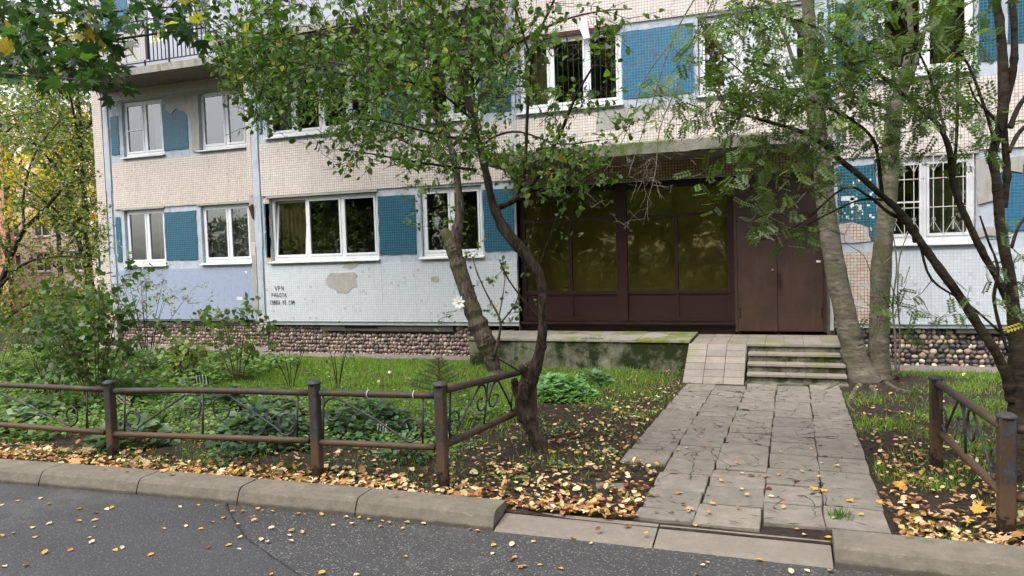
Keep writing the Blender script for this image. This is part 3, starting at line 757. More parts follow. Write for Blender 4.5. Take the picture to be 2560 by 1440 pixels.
# left block
l1a, l1b = fx(320, 595, YWL), fx(418, 590, YWL)
l2a = fx(511, 590, YWL)
window(l1a, l1b, ZB1, ZT1, YWL, [fx(371, 595, YWL)], hole=holes_L, curt=[(l1a+.32, l1a+.62, 'curtain_white', 4), (l1a+.78, l1b-.1, 'curtain_white', 4)], label='lower left window with pale curtains behind the thin shrub')
window(l2a, -11.75, ZB1, ZT1, YWL, [fx(575, 590, YWL)], hole=holes_L, curt=[(l2a+.1, -11.8, 'curtain_white', 9), (l2a+.06, l2a+.16, 'curtain_yellow', 1)], label='lower left window with flowered net curtains by the joint')
m1a, m1b = fx(313, 325, YWL), fx(412, 320, YWL); m2a = fx(504, 310, YWL)
window(m1a, m1b, ZB2, ZT2, YWL, [fx(363, 325, YWL)], hole=holes_L, fan=[0], curt=[(m1a+.72, m1b-.08, 'curtain_white', 4)])
window(m2a, -11.75, ZB2, ZT2, YWL, [fx(566, 310, YWL)], hole=holes_L, curt=[(m2a+.6, -12.1, 'curtain_white', 5)])
# third floor
window(-15.0, -13.9, 7.45, 8.85, YWL, [-14.45], hole=holes_L); window(-13.2, -12.0, 6.7, 8.85, YWL, [-12.6], hole=holes_L, sill=False)

def wall_with_holes(x0, x1, z0, z1, y0, y1, holes, name, mat, parent):
    xs = sorted({x0, x1}|{min(max(v, x0), x1) for h in holes for v in h[:2]}); zs = sorted({z0, z1}|{min(max(v, z0), z1) for h in holes for v in h[2:]})
    mb = MB()
    for i in range(len(xs)-1):
        for j in range(len(zs)-1):
            cx, cz = (xs[i]+xs[i+1])/2, (zs[j]+zs[j+1])/2
            if any(h[0] < cx < h[1] and h[2] < cz < h[3] for h in holes): continue
            mb.box((xs[i], y0, zs[j]), (xs[i+1], y1, zs[j+1]))
    return mb.build(name, mat, parent)
GL0, GL1 = fx(1303, 650, D+.15), fx(1836, 650, D+.15)     # entrance glazing
DR0, DR1 = GL1, fx(2066, 680, D+.12)
holes_M.append((GL0-0.02, DR1+0.02, 0.0, 3.32))
wall_with_holes(-11.1, 9.0, 0.66, 10.4, D+.03, D+.28, holes_M, 'wall', 'joint_paint', bld)
wall_with_holes(-16.42, -11.1, 0.66, 10.4, DL+.03, DL+.28, holes_L, 'wall', 'joint_paint', bld)
# returns and the rest of the block
mb = MB(); mb.box((-16.42, DL+.28, 0), (-16.17, DL+11, 10.4)); mb.box((8.75, D+.28, 0), (9.0, DL+11, 10.4)); mb.box((-16.42, DL+11, 0), (9, DL+11.25, 10.4))
mb.build('side_wall', 'tile_side', bld)
box('roof', (-16.5, D-0.1, 10.4), (9.1, DL+11.3, 10.6), 'concrete_grey', bld)
box('corner_wall', (-11.1, D+.28, 0.66), (-10.9, DL+.28, 10.4), 'concrete_patch', bld)

def panel(x0, x1, z0, z1, mat, Y=D, th=0.029, name='wall_panel', label=None):
    return box(name, (x0, Y, z0), (x1, Y+th, z1), mat, bld, label=label)
JX = -10.77
x_white = fx(1294, 725)
panel(JX, -7.85, 0.735, 1.945, 'tile_white_paint'); panel(-7.845, x_white, 0.735, 1.945, 'tile_white_paint', D-.001)
panel(0.80, 1.62, 0.735, 1.93, 'tile_raw', label='unpainted pink mosaic panel with worn plaster beside the door')
panel(1.625, 3.62, 0.725, 1.93, 'tile_white_paint', D-.003); panel(3.625, 9, 0.735, 1.945, 'tile_white_paint')
for a, b in ((JX, -8.0), (-7.995, x_white+.01), (x_white+.05, -1.4), (-1.395, 0.77), (0.84, 9)):
    panel(a, b, 3.49 if not (a > -5 and b < 0.8) else 3.69, 4.63, 'tile_pink'); panel(a, b, 6.17, 7.33, 'tile_pink'); panel(a, b, 8.9, 10.3, 'tile_pink')
panel(-11.1, -10.99, 3.52, 10.3, 'tile_left', D-.002); panel(-11.1, -10.985, 0.95, 3.50, 'concrete_patch', D-.004, .033); panel(-11.1, -10.99, 2.2, 2.5, 'tile_left', D-.008, .006)
panel(-15.86, -11.12, 0.70, 1.94, 'paint_lilac', DL, label='lilac painted panel of the set-back block')
panel(-15.86, -11.12, 3.47, 4.64, 'tile_left', DL); panel(-15.86, -11.12, 6.16, 7.35, 'tile_left', DL); panel(-15.86, -11.12, 8.9, 10.3, 'tile_left', DL)
panel(-16.42, -16.12, 0.10, 10.3, 'tile_left', DL)
# painted joints between the panels
def joint(pts, w, Y=D, name='joint'):
    mb = MB()
    for p, q in zip(pts[:-1], pts[1:]):
        k = 6
        for i in range(k):
            a = Vector(p).lerp(Vector(q), i/k); b = Vector(p).lerp(Vector(q), (i+1)/k); ww = w*rnd.uniform(0.8, 1.25)/2; nrm = Vector((-(q[1]-p[1]), q[0]-p[0])).normalized()*ww
            mb.prism([(a.x-nrm.x, a.y-nrm.y), (b.x-nrm.x, b.y-nrm.y), (b.x+nrm.x, b.y+nrm.y), (a.x+nrm.x, a.y+nrm.y)], Y-.008-.0005*i, Y+.0285)
    return mb.build(name, 'joint_paint', bld)
joint([(-10.89, 0.80), (-10.88, 10.3)], 0.16); joint([(-16.0, 0.75), (-16.0, 10.3)], 0.15, DL)
joint([(x_white+.03, 3.9), (x_white+.03, 10.3)], 0.06); joint([(0.81, 3.45), (0.81, 10.3)], 0.07)
# blue mosaic fields
def blue(x0, x1, z0, z1, Y=D, mat='tile_blue', parent=bld):
    # ragged outline where plaster was smeared over its edge
    pts = []
    def side(ax, az, bx, bz, k):
        for i in range(k):
            t = i/k; pts.append((ax+(bx-ax)*t+rnd.uniform(-.012, .012), az+(bz-az)*t+rnd.uniform(-.012, .012)))
    side(x0, z0, x1, z0, 6); side(x1, z0, x1, z1, 7); side(x1, z1, x0, z1, 6); side(x0, z1, x0, z0, 7)
    return MB().prism(pts, Y+.012, Y+.029).build('blue_tile_field', mat, parent)
blue(fx(661, 570), fx(674, 570), 2.14, 3.33, mat='tile_blue_dark')
blue(w1x1+.05, w2x0-.13, 2.13, 3.33); blue(w2x1+.05, x_white-.03, 2.13, 3.33)
blue(0.86, w3x0-.04, 2.11, 3.36, mat='tile_blue_dark'); blue(fx(2497, 520), 4.4, 2.2, 3.22, mat='tile_blue_bright')
blue(-10.72, w4x0-.12, 4.86, 5.95); blue(w4x1+.05, w5x0-.1, 4.82, 6.02); blue(w5x1+.06, w6x0-.1, 4.82, 6.0)
blue(w6x1+.03, w7x0-.09, 4.82, 6.02, mat='tile_blue_bright'); blue(w7x1+.28, w8x0-.2, 4.84, 6.02); blue(w8x1+.06, fx(2505, 100), 4.86, 6.05); blue(fx(2520, 100), 4.4, 5.1, 6.05)
blue(-15.86, l1a-.13, 2.15, 3.28, DL, 'tile_blue_dark'); blue(l1b+.02, l2a-.15, 2.15, 3.33, DL)
blue(-15.86, m1a-.14, 4.84, 5.80, DL); blue(m1b+.02, m2a-.36, 4.82, 5.93, DL)
blue(-15.86, -15.1, 7.5, 8.8, DL, 'tile_blue_bright')
# plaster patches
def patch(pts, mat='concrete_patch', Y=D, t=0.006, jit=0.015, name='plaster_patch', px=True, parent=bld):
    P2 = [((at(x, y, Y).x, at(x, y, Y).z) if px else (x, y)) for x, y in pts]
    P2 = P2[::-1]
    out = []
    for i in range(len(P2)):
        a = P2[i]; b = P2[(i+1) % len(P2)]
        for t_ in (0, 0.5): out.append((a[0]+(b[0]-a[0])*t_+rnd.uniform(-jit, jit), a[1]+(b[1]-a[1])*t_+rnd.uniform(-jit, jit)))
    return MB().prism(out, Y-t, Y+.0).build(name, mat, parent)
patch([(826, 681), (885, 680), (894, 690), (890, 698), (894, 716), (880, 722), (868, 733), (845, 732), (835, 722), (816, 714), (815, 698)])
patch([(862, 659), (899, 658), (890, 669), (875, 672), (858, 669)]); patch([(1077, 693), (1096, 692), (1100, 700), (1092, 707), (1078, 704)])
patch([(905, 350), (945, 326), (1010, 322), (1010, 335), (950, 347)], Y=D-.001)
patch([(1495, 280), (1560, 271), (1650, 256), (1640, 285), (1590, 305), (1540, 320), (1490, 328)], Y=D-.001)
patch([(2440, 395), (2500, 398), (2558, 392), (2556, 430), (2510, 424), (2490, 440), (2484, 500), (2445, 512)], Y=D+.005, t=.01)
patch([(2446, 570), (2490, 568), (2492, 590), (2446, 592)], Y=D+.008, t=.01)
patch([(412, 246), (494, 232), (500, 378), (480, 380), (478, 300), (462, 280), (440, 272), (428, 285), (413, 272)], 'concrete_patch', Y=DL+.004, t=.012)
patch([(2085, 560), (2128, 556), (2172, 570), (2176, 605), (2086, 608)], 'tile_raw', Y=D+.010, t=.002)
patch([(592, 742), (606, 742), (606, 750), (592, 750)], 'white_flake', Y=DL, t=.003, jit=.002)
patch([(610, 678), (618, 677), (617, 684)], 'white_flake', Y=DL, t=.003, jit=.002)
# orange reveals at the wide window, dirty lintel lines
box('reveal', (w1x0-.12, D+.012, ZB1-.06), (w1x0-.016, D+.028, ZT1), 'orange_reveal', bld)
for a, b, zt, Y in ((w1x0, w1x1, ZT1, D), (w6x0, w6x1, ZT2, D), (w3x0, w3x1, ZT1, D), (l1a, l1b, ZT1, DL), (l2a, -11.7, ZT1, DL), (m2a, -11.7, ZT2, DL)):
    box('lintel', (a-.08, Y-.006, zt+.012), (b+.05, Y+.02, zt+.055), 'rust' if a == w6x0 else 'concrete_patch', bld)
# flaked paint on the dark blue field
for _ in range(34):
    x = rnd.uniform(0.9, w3x0-.1); z = rnd.uniform(2.45, 3.1)
    box('paint_flake', (x, D+.0095, z), (x+rnd.uniform(.012, .05), D+.0118, z+rnd.uniform(.012, .05)), 'white_paint_blotch', bld)
for a, b in (((2103, 494), (2130, 498)), ((2126, 497), (2130, 514))):
    p, q = at(*a, D), at(*b, D); box('paint_flake', (min(p.x, q.x), D+.009, min(p.z, q.z)-.02), (max(p.x, q.x)+.03, D+.0117, max(p.z, q.z)+.02), 'white_paint_blotch', bld)
# iron stub on the corner
MB().add([(-11.06, D-.01, 3.26), (-10.98, D-.01, 3.32), (-10.985, D-.01, 3.0), (-11.01, D-.01, 3.0), (-11.06, D-.08, 3.26), (-10.98, D-.08, 3.32), (-10.985, D-.03, 3.0), (-11.01, D-.03, 3.0)],
         [(0, 1, 2, 3), (7, 6, 5, 4), (0, 4, 5, 1), (1, 5, 6, 2), (2, 6, 7, 3), (3, 7, 4, 0)]).build('iron_bracket', 'rust', bld)

# window grille, ground floor right
gm = MB(); gx0, gx1, gz0, gz1 = fx(2236, 500), fx(2432, 500), 2.10, 3.46; yg = D-.03
nb = 8
for i in range(nb+1): x = gx0+(gx1-gx0)*i/nb; gm.bar((x, yg, gz0+(0.16 if i % 2 == 0 else .04)), (x, yg, gz1), .011)
for z in (gz0+.52, gz0+.98, gz1): gm.bar((gx0-.1, yg-.008, z), (gx1+.02, yg-.008, z), .012)
grl = gm.build('grille', 'grille_white', W3)
for i in range(0, nb):
    x = gx0+(gx1-gx0)*(i+0.5)/nb; s = 1 if i % 2 else -1; h = (gx1-gx0)/nb
    def crl(cx_, cz_, r_): return [(cx_+r_*math.cos(w), yg-.014, cz_+r_*math.sin(w)) for w in [k*PI/5-PI/2 for k in range(9)]]
    a0 = (x-h/2*s, yg-.012, gz0+.06); b0 = (x+h/2*s, yg-.012, gz0+.30)
    MB().tube([a0, b0]+crl(b0[0], b0[2]+.03, .026), .0035, 4).build('scroll', 'grille_white', W3)
    a0 = (x-h/2*s, yg-.012, gz1-.02); b0 = (x+h/2*s, yg-.012, gz1-.26)
    MB().tube([a0, b0]+crl(b0[0], b0[2]+.02, .02), .0035, 4).build('scroll', 'grille_white', W3)
# blind slats / bars inside the upper centre window
gm = MB()
for i in range(18):
    x = w6x0+.1+(w6x1-w6x0-.2)*i/17; gm.bar((x, YW+.1, ZB2+.05), (x, YW+.1, ZT2-.05), .009)
gm.build('inner_grille', 'grille_white', W6)
# a white strip added in place of the glare above that window
MB().add([(fx(1455, 45), D-.03, fz(1455, 45)), (fx(1468, 42), D-.05, fz(1468, 42)), (fx(1476, 95), D-.04, fz(1476, 95)), (fx(1462, 100), D-.06, fz(1462, 100)), (fx(1449, 70), D-.05, fz(1449, 70))], [(0, 4, 3, 2, 1)]).build('glare_strip', 'white_sill', bld)

# ------------------------------------------------------------------ entrance
YG = D+.15
ent = MB(); zt = 3.24
xm0, xm1 = fx(1541, 620, YG), fx(1567, 620, YG)
zs0, zs1 = fz(1600, 803, YG), fz(1600, 795, YG)
zbot = 0.62
zr = fz(1630, 730, YG); ztr = fz(1690, 538, YG)
ent.box((GL0, YG, zbot), (GL0+.09, YG+.1, zt)); ent.box((xm0, YG-.03, zbot+.13), (xm1, YG+.1, zt)); ent.box((GL1-.11, YG, zbot), (GL1, YG+.1, zt))
ent.box((GL0+.09, YG+.001, zt-.05), (GL1-.11, YG+.1, zt))
for a, b in ((GL0+.09, xm0), (xm1, GL1-.11)):
    ent.box((a, YG+.001, zs0), (b, YG+.09, zs0+.07)); ent.box((a, YG+.002, zr-.035), (b, YG+.09, zr+.035)); ent.box((a, YG+.002, ztr-.035), (b, YG+.09, ztr+.035))
v1 = fx(1425, 640, YG); v2 = fx(1690, 630, YG)
for v_ in (v1, v2): ent.box((v_-.032, YG+.003, zs0+.07), (v_+.032, YG+.09, zr-.035)); ent.box((v_-.032, YG+.003, zr+.035), (v_+.032, YG+.09, ztr-.035))
eg = ent.build('entrance_frame', 'brown_frame', bld)
for a, b in ((GL0+.09, v1-.032), (v1+.032, xm0), (xm1, v2-.032), (v2+.032, GL1-.11)):
    box('lower_panel', (a+.0, YG+.03, zs0+.07), (b, YG+.06, zr-.035), 'brown_panel', eg)
    mbp = MB(); mbp.box((a, YG+.018, zs0+.07), (b, YG+.03, zs0+.082)); mbp.box((a, YG+.018, zr-.047), (b, YG+.03, zr-.035)); mbp.box((a, YG+.018, zs0+.082), (a+.012, YG+.03, zr-.047)); mbp.box((b-.012, YG+.018, zs0+.082), (b, YG+.03, zr-.047))
    mbp.build('bead', 'brown_frame', eg)
    MB().add([(a, YG+.045, zr+.035), (b, YG+.045, zr+.035), (b, YG+.045, ztr-.035), (a, YG+.045, ztr-.035)], [(0, 1, 2, 3)]).build('glass', 'glass_bronze', eg)
for a, b in ((GL0+.09, xm0), (xm1, GL1-.11)):
    MB().add([(a, YG+.045, ztr+.035), (b, YG+.045, ztr+.035), (b, YG+.045, zt-.05), (a, YG+.045, zt-.05)], [(0, 1, 2, 3)]).build('glass', 'glass_bronze', eg)
box('threshold', (GL0-.02, YG-.10, zs0-.05), (GL1, YG+.1, zs0-.012), 'brown_frame', eg)
box('plinth_board', (GL0-.02, YG+.01, 0.50), (GL1, YG+.1, zs0-.05), 'brown_frame', eg)
box('beam', (GL0-.02, YG-.02, zt), (DR1, YG+.1, 3.33), 'shaded_beam', bld)  # top of the frame; its near-black colour includes the shade under the tile band
# hall behind the glass
mb = MB(); x0, x1, y0, y1, z0, z1 = GL0-.5, DR1+.3, YG+.12, YG+1.5, 0.5, 3.4
mb.add([(x0, y1, z0), (x1, y1, z0), (x1, y1, z1), (x0, y1, z1), (x0, y0, z0), (x1, y0, z0), (x1, y0, z1), (x0, y0, z1)], [(0, 1, 2, 3), (0, 4, 5, 1), (3, 2, 6, 7), (0, 3, 7, 4), (1, 5, 6, 2)])
mb.build('hall', 'hall_interior', bld)
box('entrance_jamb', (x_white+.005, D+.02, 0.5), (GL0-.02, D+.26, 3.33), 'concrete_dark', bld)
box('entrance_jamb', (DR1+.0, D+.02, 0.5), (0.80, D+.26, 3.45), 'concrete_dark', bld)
box('downpipe', (DR1+.045, D-.03, 0.62), (DR1+.10, D+.018, 2.05), 'concrete_grey', bld)
panel(x_white-.02, 0.78, 3.33, 3.67, 'tile_canopy', D-.002)
# steel doors
YD = D+.10
dm = fx(1943, 680, YD)
fr = MB(); fr.box((DR0, YD+.0, 0.57), (DR0+.05, YD+.1, 3.32)); fr.box((DR1-.045, YD, 0.57), (DR1, YD+.1, 3.32)); fr.box((DR0+.05, YD+.012, fz(1950, 537, YD)), (DR1-.045, YD+.06, 3.26)); fr.box((DR0+.05, YD+.001, 3.26), (DR1-.045, YD+.09, 3.32))
df = fr.build('door_frame', 'brown_door', bld)
zd1 = fz(1950, 537, YD)-.008
for a, b, first in ((DR0+.055, dm-.004, True), (dm+.004, DR1-.05, False)):
    d = box('door', (a, YD-(.012 if first else 0.0), 0.585), (b, YD+.05, zd1), 'brown_door', bld, label='left leaf of the brown steel door with a paper notice' if first else 'right leaf of the brown steel door with a pull handle')
    box('kick_plate', (a+.01, YD-(.016 if first else .004), 0.60), (b-.01, YD-(.0125 if first else .0005), 0.79), 'brown_door', d)
    if first: MB().tube([(a+.03, YD-.02, 0.82), (a+.03, YD-.02, 1.0)], .012, 6).build('hinge', 'brown_frame', d); MB().lathe((b-.07, YD-.03, fz(1935, 676, YD)), [(.0, 0), (.016, .002), (.016, .02), (0, .022)], 8).build('lock', 'grille_white', d)
    else: MB().tube([(b-.03, YD-.008, 0.82), (b-.03, YD-.008, 1.0)], .012, 6).build('hinge', 'brown_frame', d)
    if not first:
        z0_, z1_ = fz(1948, 718, YD), fz(1948, 682, YD)
        m_ = MB(); m_.bar((a+.025, YD-.05, z0_), (a+.025, YD-.05, z1_), .03); m_.bar((a+.025, YD-.05, z0_+.02), (a+.025, YD, z0_+.02), .02); m_.bar((a+.025, YD-.05, z1_-.02), (a+.025, YD, z1_-.02), .02)
        m_.build('handle', 'brown_frame', d)
box('white_scrap', (fx(2041, 655, YD), YD-.004, fz(2041, 656, YD)), (fx(2051, 655, YD), YD-.001, fz(2041, 651, YD)), 'paper', bld)
# paper notice on the door
nx0, nx1 = fx(1873, 586, YD), fx(1903, 586, YD); nz0, nz1 = fz(1888, 597, YD), fz(1888, 575, YD)
nt = thing('paper_notice', 'small torn white paper notice with black and red print on the left door leaf', 'notice', ((nx0+nx1)/2, YD-.013, (nz0+nz1)/2))
MB().prism([(nx0, nz0), (nx0+.12, nz0+.004), (nx1-.01, nz0+.012), (nx1, nz0+.05), (nx1-.003, nz1), (nx0+.003, nz1-.006)], YD-.0145, YD-.0125).build('sheet', 'paper', nt)
def nbox(u0, u1, v0, v1, mat): box('print', (nx0+(nx1-nx0)*u0, YD-.016, nz0+(nz1-nz0)*v0), (nx0+(nx1-nx0)*u1, YD-.0148, nz0+(nz1-nz0)*v1), mat, nt)
nbox(.12, .17, .45, .52, 'ink'); nbox(.2, .42, .45, .53, 'ink'); nbox(.55, .78, .74, .82, 'ink'); nbox(.84, .95, .8, .88, 'ink'); nbox(.62, .75, .52, .57, 'ink_soft'); nbox(.35, .55, .2, .3, 'sticker_red'); nbox(.55, .8, .27, .33, 'sticker_red'); nbox(.3, .36, .15, .25, 'ink_soft')

# canopy slab over the entrance
cy = 12.42
pts = []
V = []; F = []
kx = 26
for i in range(kx+1):
    x = -5.0+(5.42)*i/kx; j = 0.012*math.sin(i*2.3)+rnd.uniform(-.012, .012)
    V += [(x, cy+j, 3.655+rnd.uniform(-.012, .012)), (x, cy+j*.5-.01, 3.83+rnd.uniform(-.008, .012)), (x, cy+.06, 3.86+rnd.uniform(0, .01)), (x, D-.003, 3.87), (x, D-.003, 3.665), (x, cy+.2, 3.668)]
for i in range(kx):
    for j in range(6): a = i*6+j; b = i*6+(j+1) % 6; F.append((a, a+6, b+6, b))
F += [(0, 1, 2, 3, 4, 5), tuple(kx*6+j for j in (5, 4, 3, 2, 1, 0))]
MB().add(V, F).build('canopy_slab', 'canopy_moss', bld)
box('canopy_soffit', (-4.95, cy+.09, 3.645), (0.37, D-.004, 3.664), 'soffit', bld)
mb = MB()
for _ in range(70):       # rubble and twigs lying on the canopy
    x = rnd.uniform(-4.8, 0.3); y = cy+rnd.uniform(.03, .4); a = rnd.uniform(0, PI); l = rnd.uniform(.02, .09)
    mb.bar((x, y, 3.885), (x+l*math.cos(a), y+l*math.sin(a), 3.885+rnd.uniform(-.005, .03)), rnd.uniform(.005, .02))
mb.build('roof_debris', 'concrete_patch', bld, kind='stuff')

# ------------------------------------------------------------------ balconies
bl = box('balcony', (-16.1, DL-1.0, 6.42), (-11.25, DL-.002, 6.58), 'balcony_edge', bld, label='open balcony of the set-back block with black bars and a corrugated screen')
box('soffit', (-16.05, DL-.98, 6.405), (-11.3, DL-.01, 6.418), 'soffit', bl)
yb = DL-.95
V = []; F = []; xs0, xs1 = fx(165, 150, yb), fx(368, 120, yb); nf = 70
for i in range(nf+1):
    x = xs0+(xs1-xs0)*i/nf; y = yb-.03-(.014 if i % 2 else 0)
    V += [(x, y, 6.72), (x, y, 7.42)]
for i in range(nf): F.append((2*i, 2*i+2, 2*i+3, 2*i+1))
V2 = len(V); V += [(xs0, yb-.02, 6.72), (xs1, yb-.02, 6.72), (xs1, yb-.02, 7.42), (xs0, yb-.02, 7.42)]; F.append((V2, V2+3, V2+2, V2+1))
MB().add(V, F).build('corrugated_screen', 'corrugated', bl)
V = []; F = []
for i in range(31): 
    y = yb+.95*i/30; x = xs0-.03-(.014 if i % 2 else 0); V += [(x, y, 6.72), (x, y, 7.42)]
for i in range(30): F.append((2*i, 2*i+2, 2*i+3, 2*i+1))
MB().add(V, F).build('corrugated_screen', 'corrugated', bl)
xr1 = -11.35
for z in (6.68, 7.38, 7.62): MB().bar((xs0, yb, z), (xr1, yb, z), .03, .02).build('rail', 'black_metal', bl)
x = xs1+.06; bmesh_ = None
while x < xr1:
    if bmesh_ is None:
        o_ = MB().bar((0, 0, -.35), (0, 0, .35), .018).build('baluster', 'black_metal'); bmesh_ = o_.data; bpy.data.objects.remove(o_)
    link('baluster', bmesh_, bl, (x, yb+.001, 7.03))
    x += .115
for px_ in (358, 419): xx = fx(px_, 100, yb); MB().bar((xx, yb+.02, 6.58), (xx, yb+.02, 7.62), .03).build('post', 'black_metal', bl)
MB().bar((fx(372, 90, yb), yb-.06, 6.72), (fx(372, 90, yb), yb-.06, 7.44), .06).build('post', 'black_metal', bl)
box('inner_screen', (-15.2, DL-.12, 6.6), (-11.3, DL-.02, 7.40), 'balcony_white', bl)
bt = tag(box('blue_bucket', (fx(318, 172, yb+.2), yb+.15, 6.585), (fx(336, 172, yb+.2), yb+.35, 6.70), 'blue_plastic'), 'small blue plastic tub standing on the left balcony floor', 'tub')
bm = box('balcony', (-10.95, 12.5, 6.45), (-4.93, D-.002, 6.61), 'balcony_edge', bld, label='balcony of the main block above the apple crown with white sheets and brown slats')
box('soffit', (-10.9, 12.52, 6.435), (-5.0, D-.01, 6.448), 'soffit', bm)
for i in range(6):
    a = -10.85+i*.62; box('white_sheet', (a, 12.53, 6.63), (a+.60, 12.56, 7.6), 'balcony_white', bm)
for i in range(24):
    a = -7.1+i*.092; box('slat', (a, 12.53, 6.63), (a+.07, 12.55, 7.55), 'brown_slat', bm)
for i in range(11):
    a = 12.56+i*.098; box('slat', (-4.99, a, 6.66), (-4.97, a+.03, 7.55), 'brown_slat', bm)
for z in (6.68, 7.5): MB().bar((-4.98, 12.5, z), (-4.98, D, z), .03).build('rail', 'brown_slat', bm)

# ------------------------------------------------------------------ cobble plinth
SM = []
def stone_geo(seed):
    r = random.Random(seed); n1, n2 = 7, 4; V = [(0, 0, 1)]; F = []
    for i in range(1, n2):
        th = PI*i/n2
        for j in range(n1): ph = 2*PI*(j+0.5*(i % 2))/n1; k = r.uniform(.86, 1.12); V.append((math.sin(th)*math.cos(ph)*k, math.sin(th)*math.sin(ph)*k, math.cos(th)*k))
    V.append((0, 0, -1)); L = len(V)-1
    for j in range(n1): F.append((0, 1+j, 1+(j+1) % n1)); F.append((L, L-n1+(j+1) % n1, L-n1+j))
    for i in range(n2-2):
        for j in range(n1): a = 1+i*n1+j; b = 1+i*n1+(j+1) % n1; F.append((a, a+n1, b+n1, b))
    return V, F
for i in range(8):
    V, F = stone_geo(i); me = bpy.data.meshes.new('stone'); me.from_pydata(V, [], F); me.polygons.foreach_set('use_smooth', [True]*len(F)); me.materials.append(M['cobble']); SM.append((me, V, F))
def plinth(x0, x1, Y, ztop_of, name_label):
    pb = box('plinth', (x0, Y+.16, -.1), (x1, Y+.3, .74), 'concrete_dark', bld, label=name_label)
    st = []
    z = 0.03; row = 0
    while z < 0.74:
        x = x0+rnd.uniform(.02, .08); 
        while x < x1:
            w = rnd.choice((.028, .034, .042, .050, .060))*rnd.uniform(.9, 1.1)*(1.12 if x0 > 0 else 1)
            if z < ztop_of(x): st.append((x+w, z+rnd.uniform(-.018, .018), w, rnd.uniform(.034, .056)))
            x += 2*w*rnd.uniform(0.86, 1.0)
        z += .080; row += 1
    return pb, st
def top_mid(x): return 0.66 if x < -9.4 else (0.50 if x < -6.3 else 0.6)
pm, sm_ = plinth(-10.9, -5.55, D, top_mid, None)
pr_, sr_ = plinth(0.9, 9.0, D, lambda x: .67 if x < 2.6 else .56, None)
pl_, sl_ = plinth(-16.0, -11.0, DL, lambda x: .60, None)
allst = [(pm, s, D+.15) for s in sm_]+[(pr_, s, D+.15) for s in sr_]+[(pl_, s, DL+.15) for s in sl_]
def near(t): 
    p, s, Y = t; x = s[0]
    inview = 1 if (-16 < x < 3.3 and not (0.9 < x < 1.6)) else 0
    return (-inview, (x*x+Y*Y)/(s[2]*s[3]))
allst.sort(key=near)
for p, s, Y in allst[:296]:
    o = link('stone', rnd.choice(SM)[0], p, (s[0], Y, s[1])); o.scale = (s[2], rnd.uniform(.04, .06), s[3]); o.rotation_euler = (0, rnd.uniform(-.5, .5), 0)
for grp in (pm, pr_, pl_):
    V = []; F = []; C = []
    for p, s, Y in allst[296:]:
        if p is not grp: continue
        _, sv, sf = rnd.choice(SM); b = len(V); a = rnd.uniform(-.6, .6); ca, sa = math.cos(a), math.sin(a); yy = rnd.uniform(.04, .06); c = rnd.random()
        for v_ in sv:
            xx, zz = v_[0]*s[2], v_[2]*s[3]; V.append((s[0]+xx*ca-zz*sa, Y+v_[1]*yy, s[1]+xx*sa+zz*ca)); C.append((c, c, c, 1))
        F += [tuple(i+b for i in f) for f in sf]
    if not V: continue
    o = MB().add(V, F).build('cobblestones', 'cobble_joined', grp, 'stuff', True)
    at_ = o.data.color_attributes.new('col', 'FLOAT_COLOR', 'POINT'); at_.data.foreach_set('color', np.array(C, np.float32).ravel())
# vent opening and crumbled render over the stones
mb = MB(); xv0, xv1 = fx(865, 820, D+.1), fx(948, 820, D+.1)
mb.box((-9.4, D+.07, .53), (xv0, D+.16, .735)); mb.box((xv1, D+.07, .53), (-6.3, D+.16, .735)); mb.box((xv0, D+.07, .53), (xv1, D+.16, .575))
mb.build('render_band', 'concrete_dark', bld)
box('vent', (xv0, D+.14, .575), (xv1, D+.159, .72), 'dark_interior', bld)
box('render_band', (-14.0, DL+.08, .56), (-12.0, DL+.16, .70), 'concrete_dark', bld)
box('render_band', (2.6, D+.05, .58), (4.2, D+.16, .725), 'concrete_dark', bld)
box('corner_foot', (-16.3, DL+.02, 0), (-16.02, DL+.2, .72), 'concrete_patch', bld)
# rough concrete lump at the foot of the corner
mb = MB()
for _ in range(26):
    V, F = stone_geo(rnd.randint(0, 999)); sx = rnd.uniform(.03, .07); cx_, cz_ = rnd.uniform(-11.05, -10.78), rnd.uniform(.5, .8)
    mb.add([(cx_+v_[0]*sx, D+.02+v_[1]*.05, cz_+v_[2]*sx*.7) for v_ in V], F)
mb.build('broken_concrete', 'concrete_patch', bld)

# ------------------------------------------------------------------ entrance platform, ramp and steps
plat = thing('entrance_platform', 'low mossy concrete platform with tiled top, ramp and steps before the entrance', 'platform', (-2.5, 13, 0))
TP = 0.575; YP = 12.36; YL = 12.30
box('body', (-5.37, YP+.03, -.1), (-1.46, D+.02, TP-.035), 'platform_side', plat)
for i in range(9):
    for j in range(3):
        w = 3.93/9; x0 = -5.385+i*w; y0 = YP+j*.43
        box('tile', (x0+.003, y0+.003, TP-.035), (x0+w-.004, min(y0+.425, D+.0), TP+rnd.uniform(-.004, .004)), 'tile_platform', plat)
ZL = .54
box('landing_body', (-1.45, YL+.03, -.1), (0.84, D+.2, ZL-.03), 'step_side', plat)
for i in range(8):
    for j in range(4):
        w = 2.27/8; x0 = -1.43+i*w; box('tile', (x0+.002, YL+j*.33, ZL-.03), (x0+w-.003, YL+(j+1)*.33-.003, ZL+rnd.uniform(-.002, .002)), 'tile_step', plat)
for z, y, y2 in ((.425, 12.05, YL), (.305, 11.80, 12.05), (.185, 11.56, 11.80)):
    st_ = box('step', (-.54, y+.03, -.1), (.83, y2+.03, z-.03), 'step_side', plat)
    for i in range(5):
        w = 1.37/5; box('tile', (-.54+i*w+.002, y, z-.03), (-.54+(i+1)*w-.003, y2+.028, z+rnd.uniform(-.002, .002)), 'tile_step', st_)
box('foot_slab', (-.56, 11.40, -.1), (.84, 11.59, .085), 'step_side', plat)
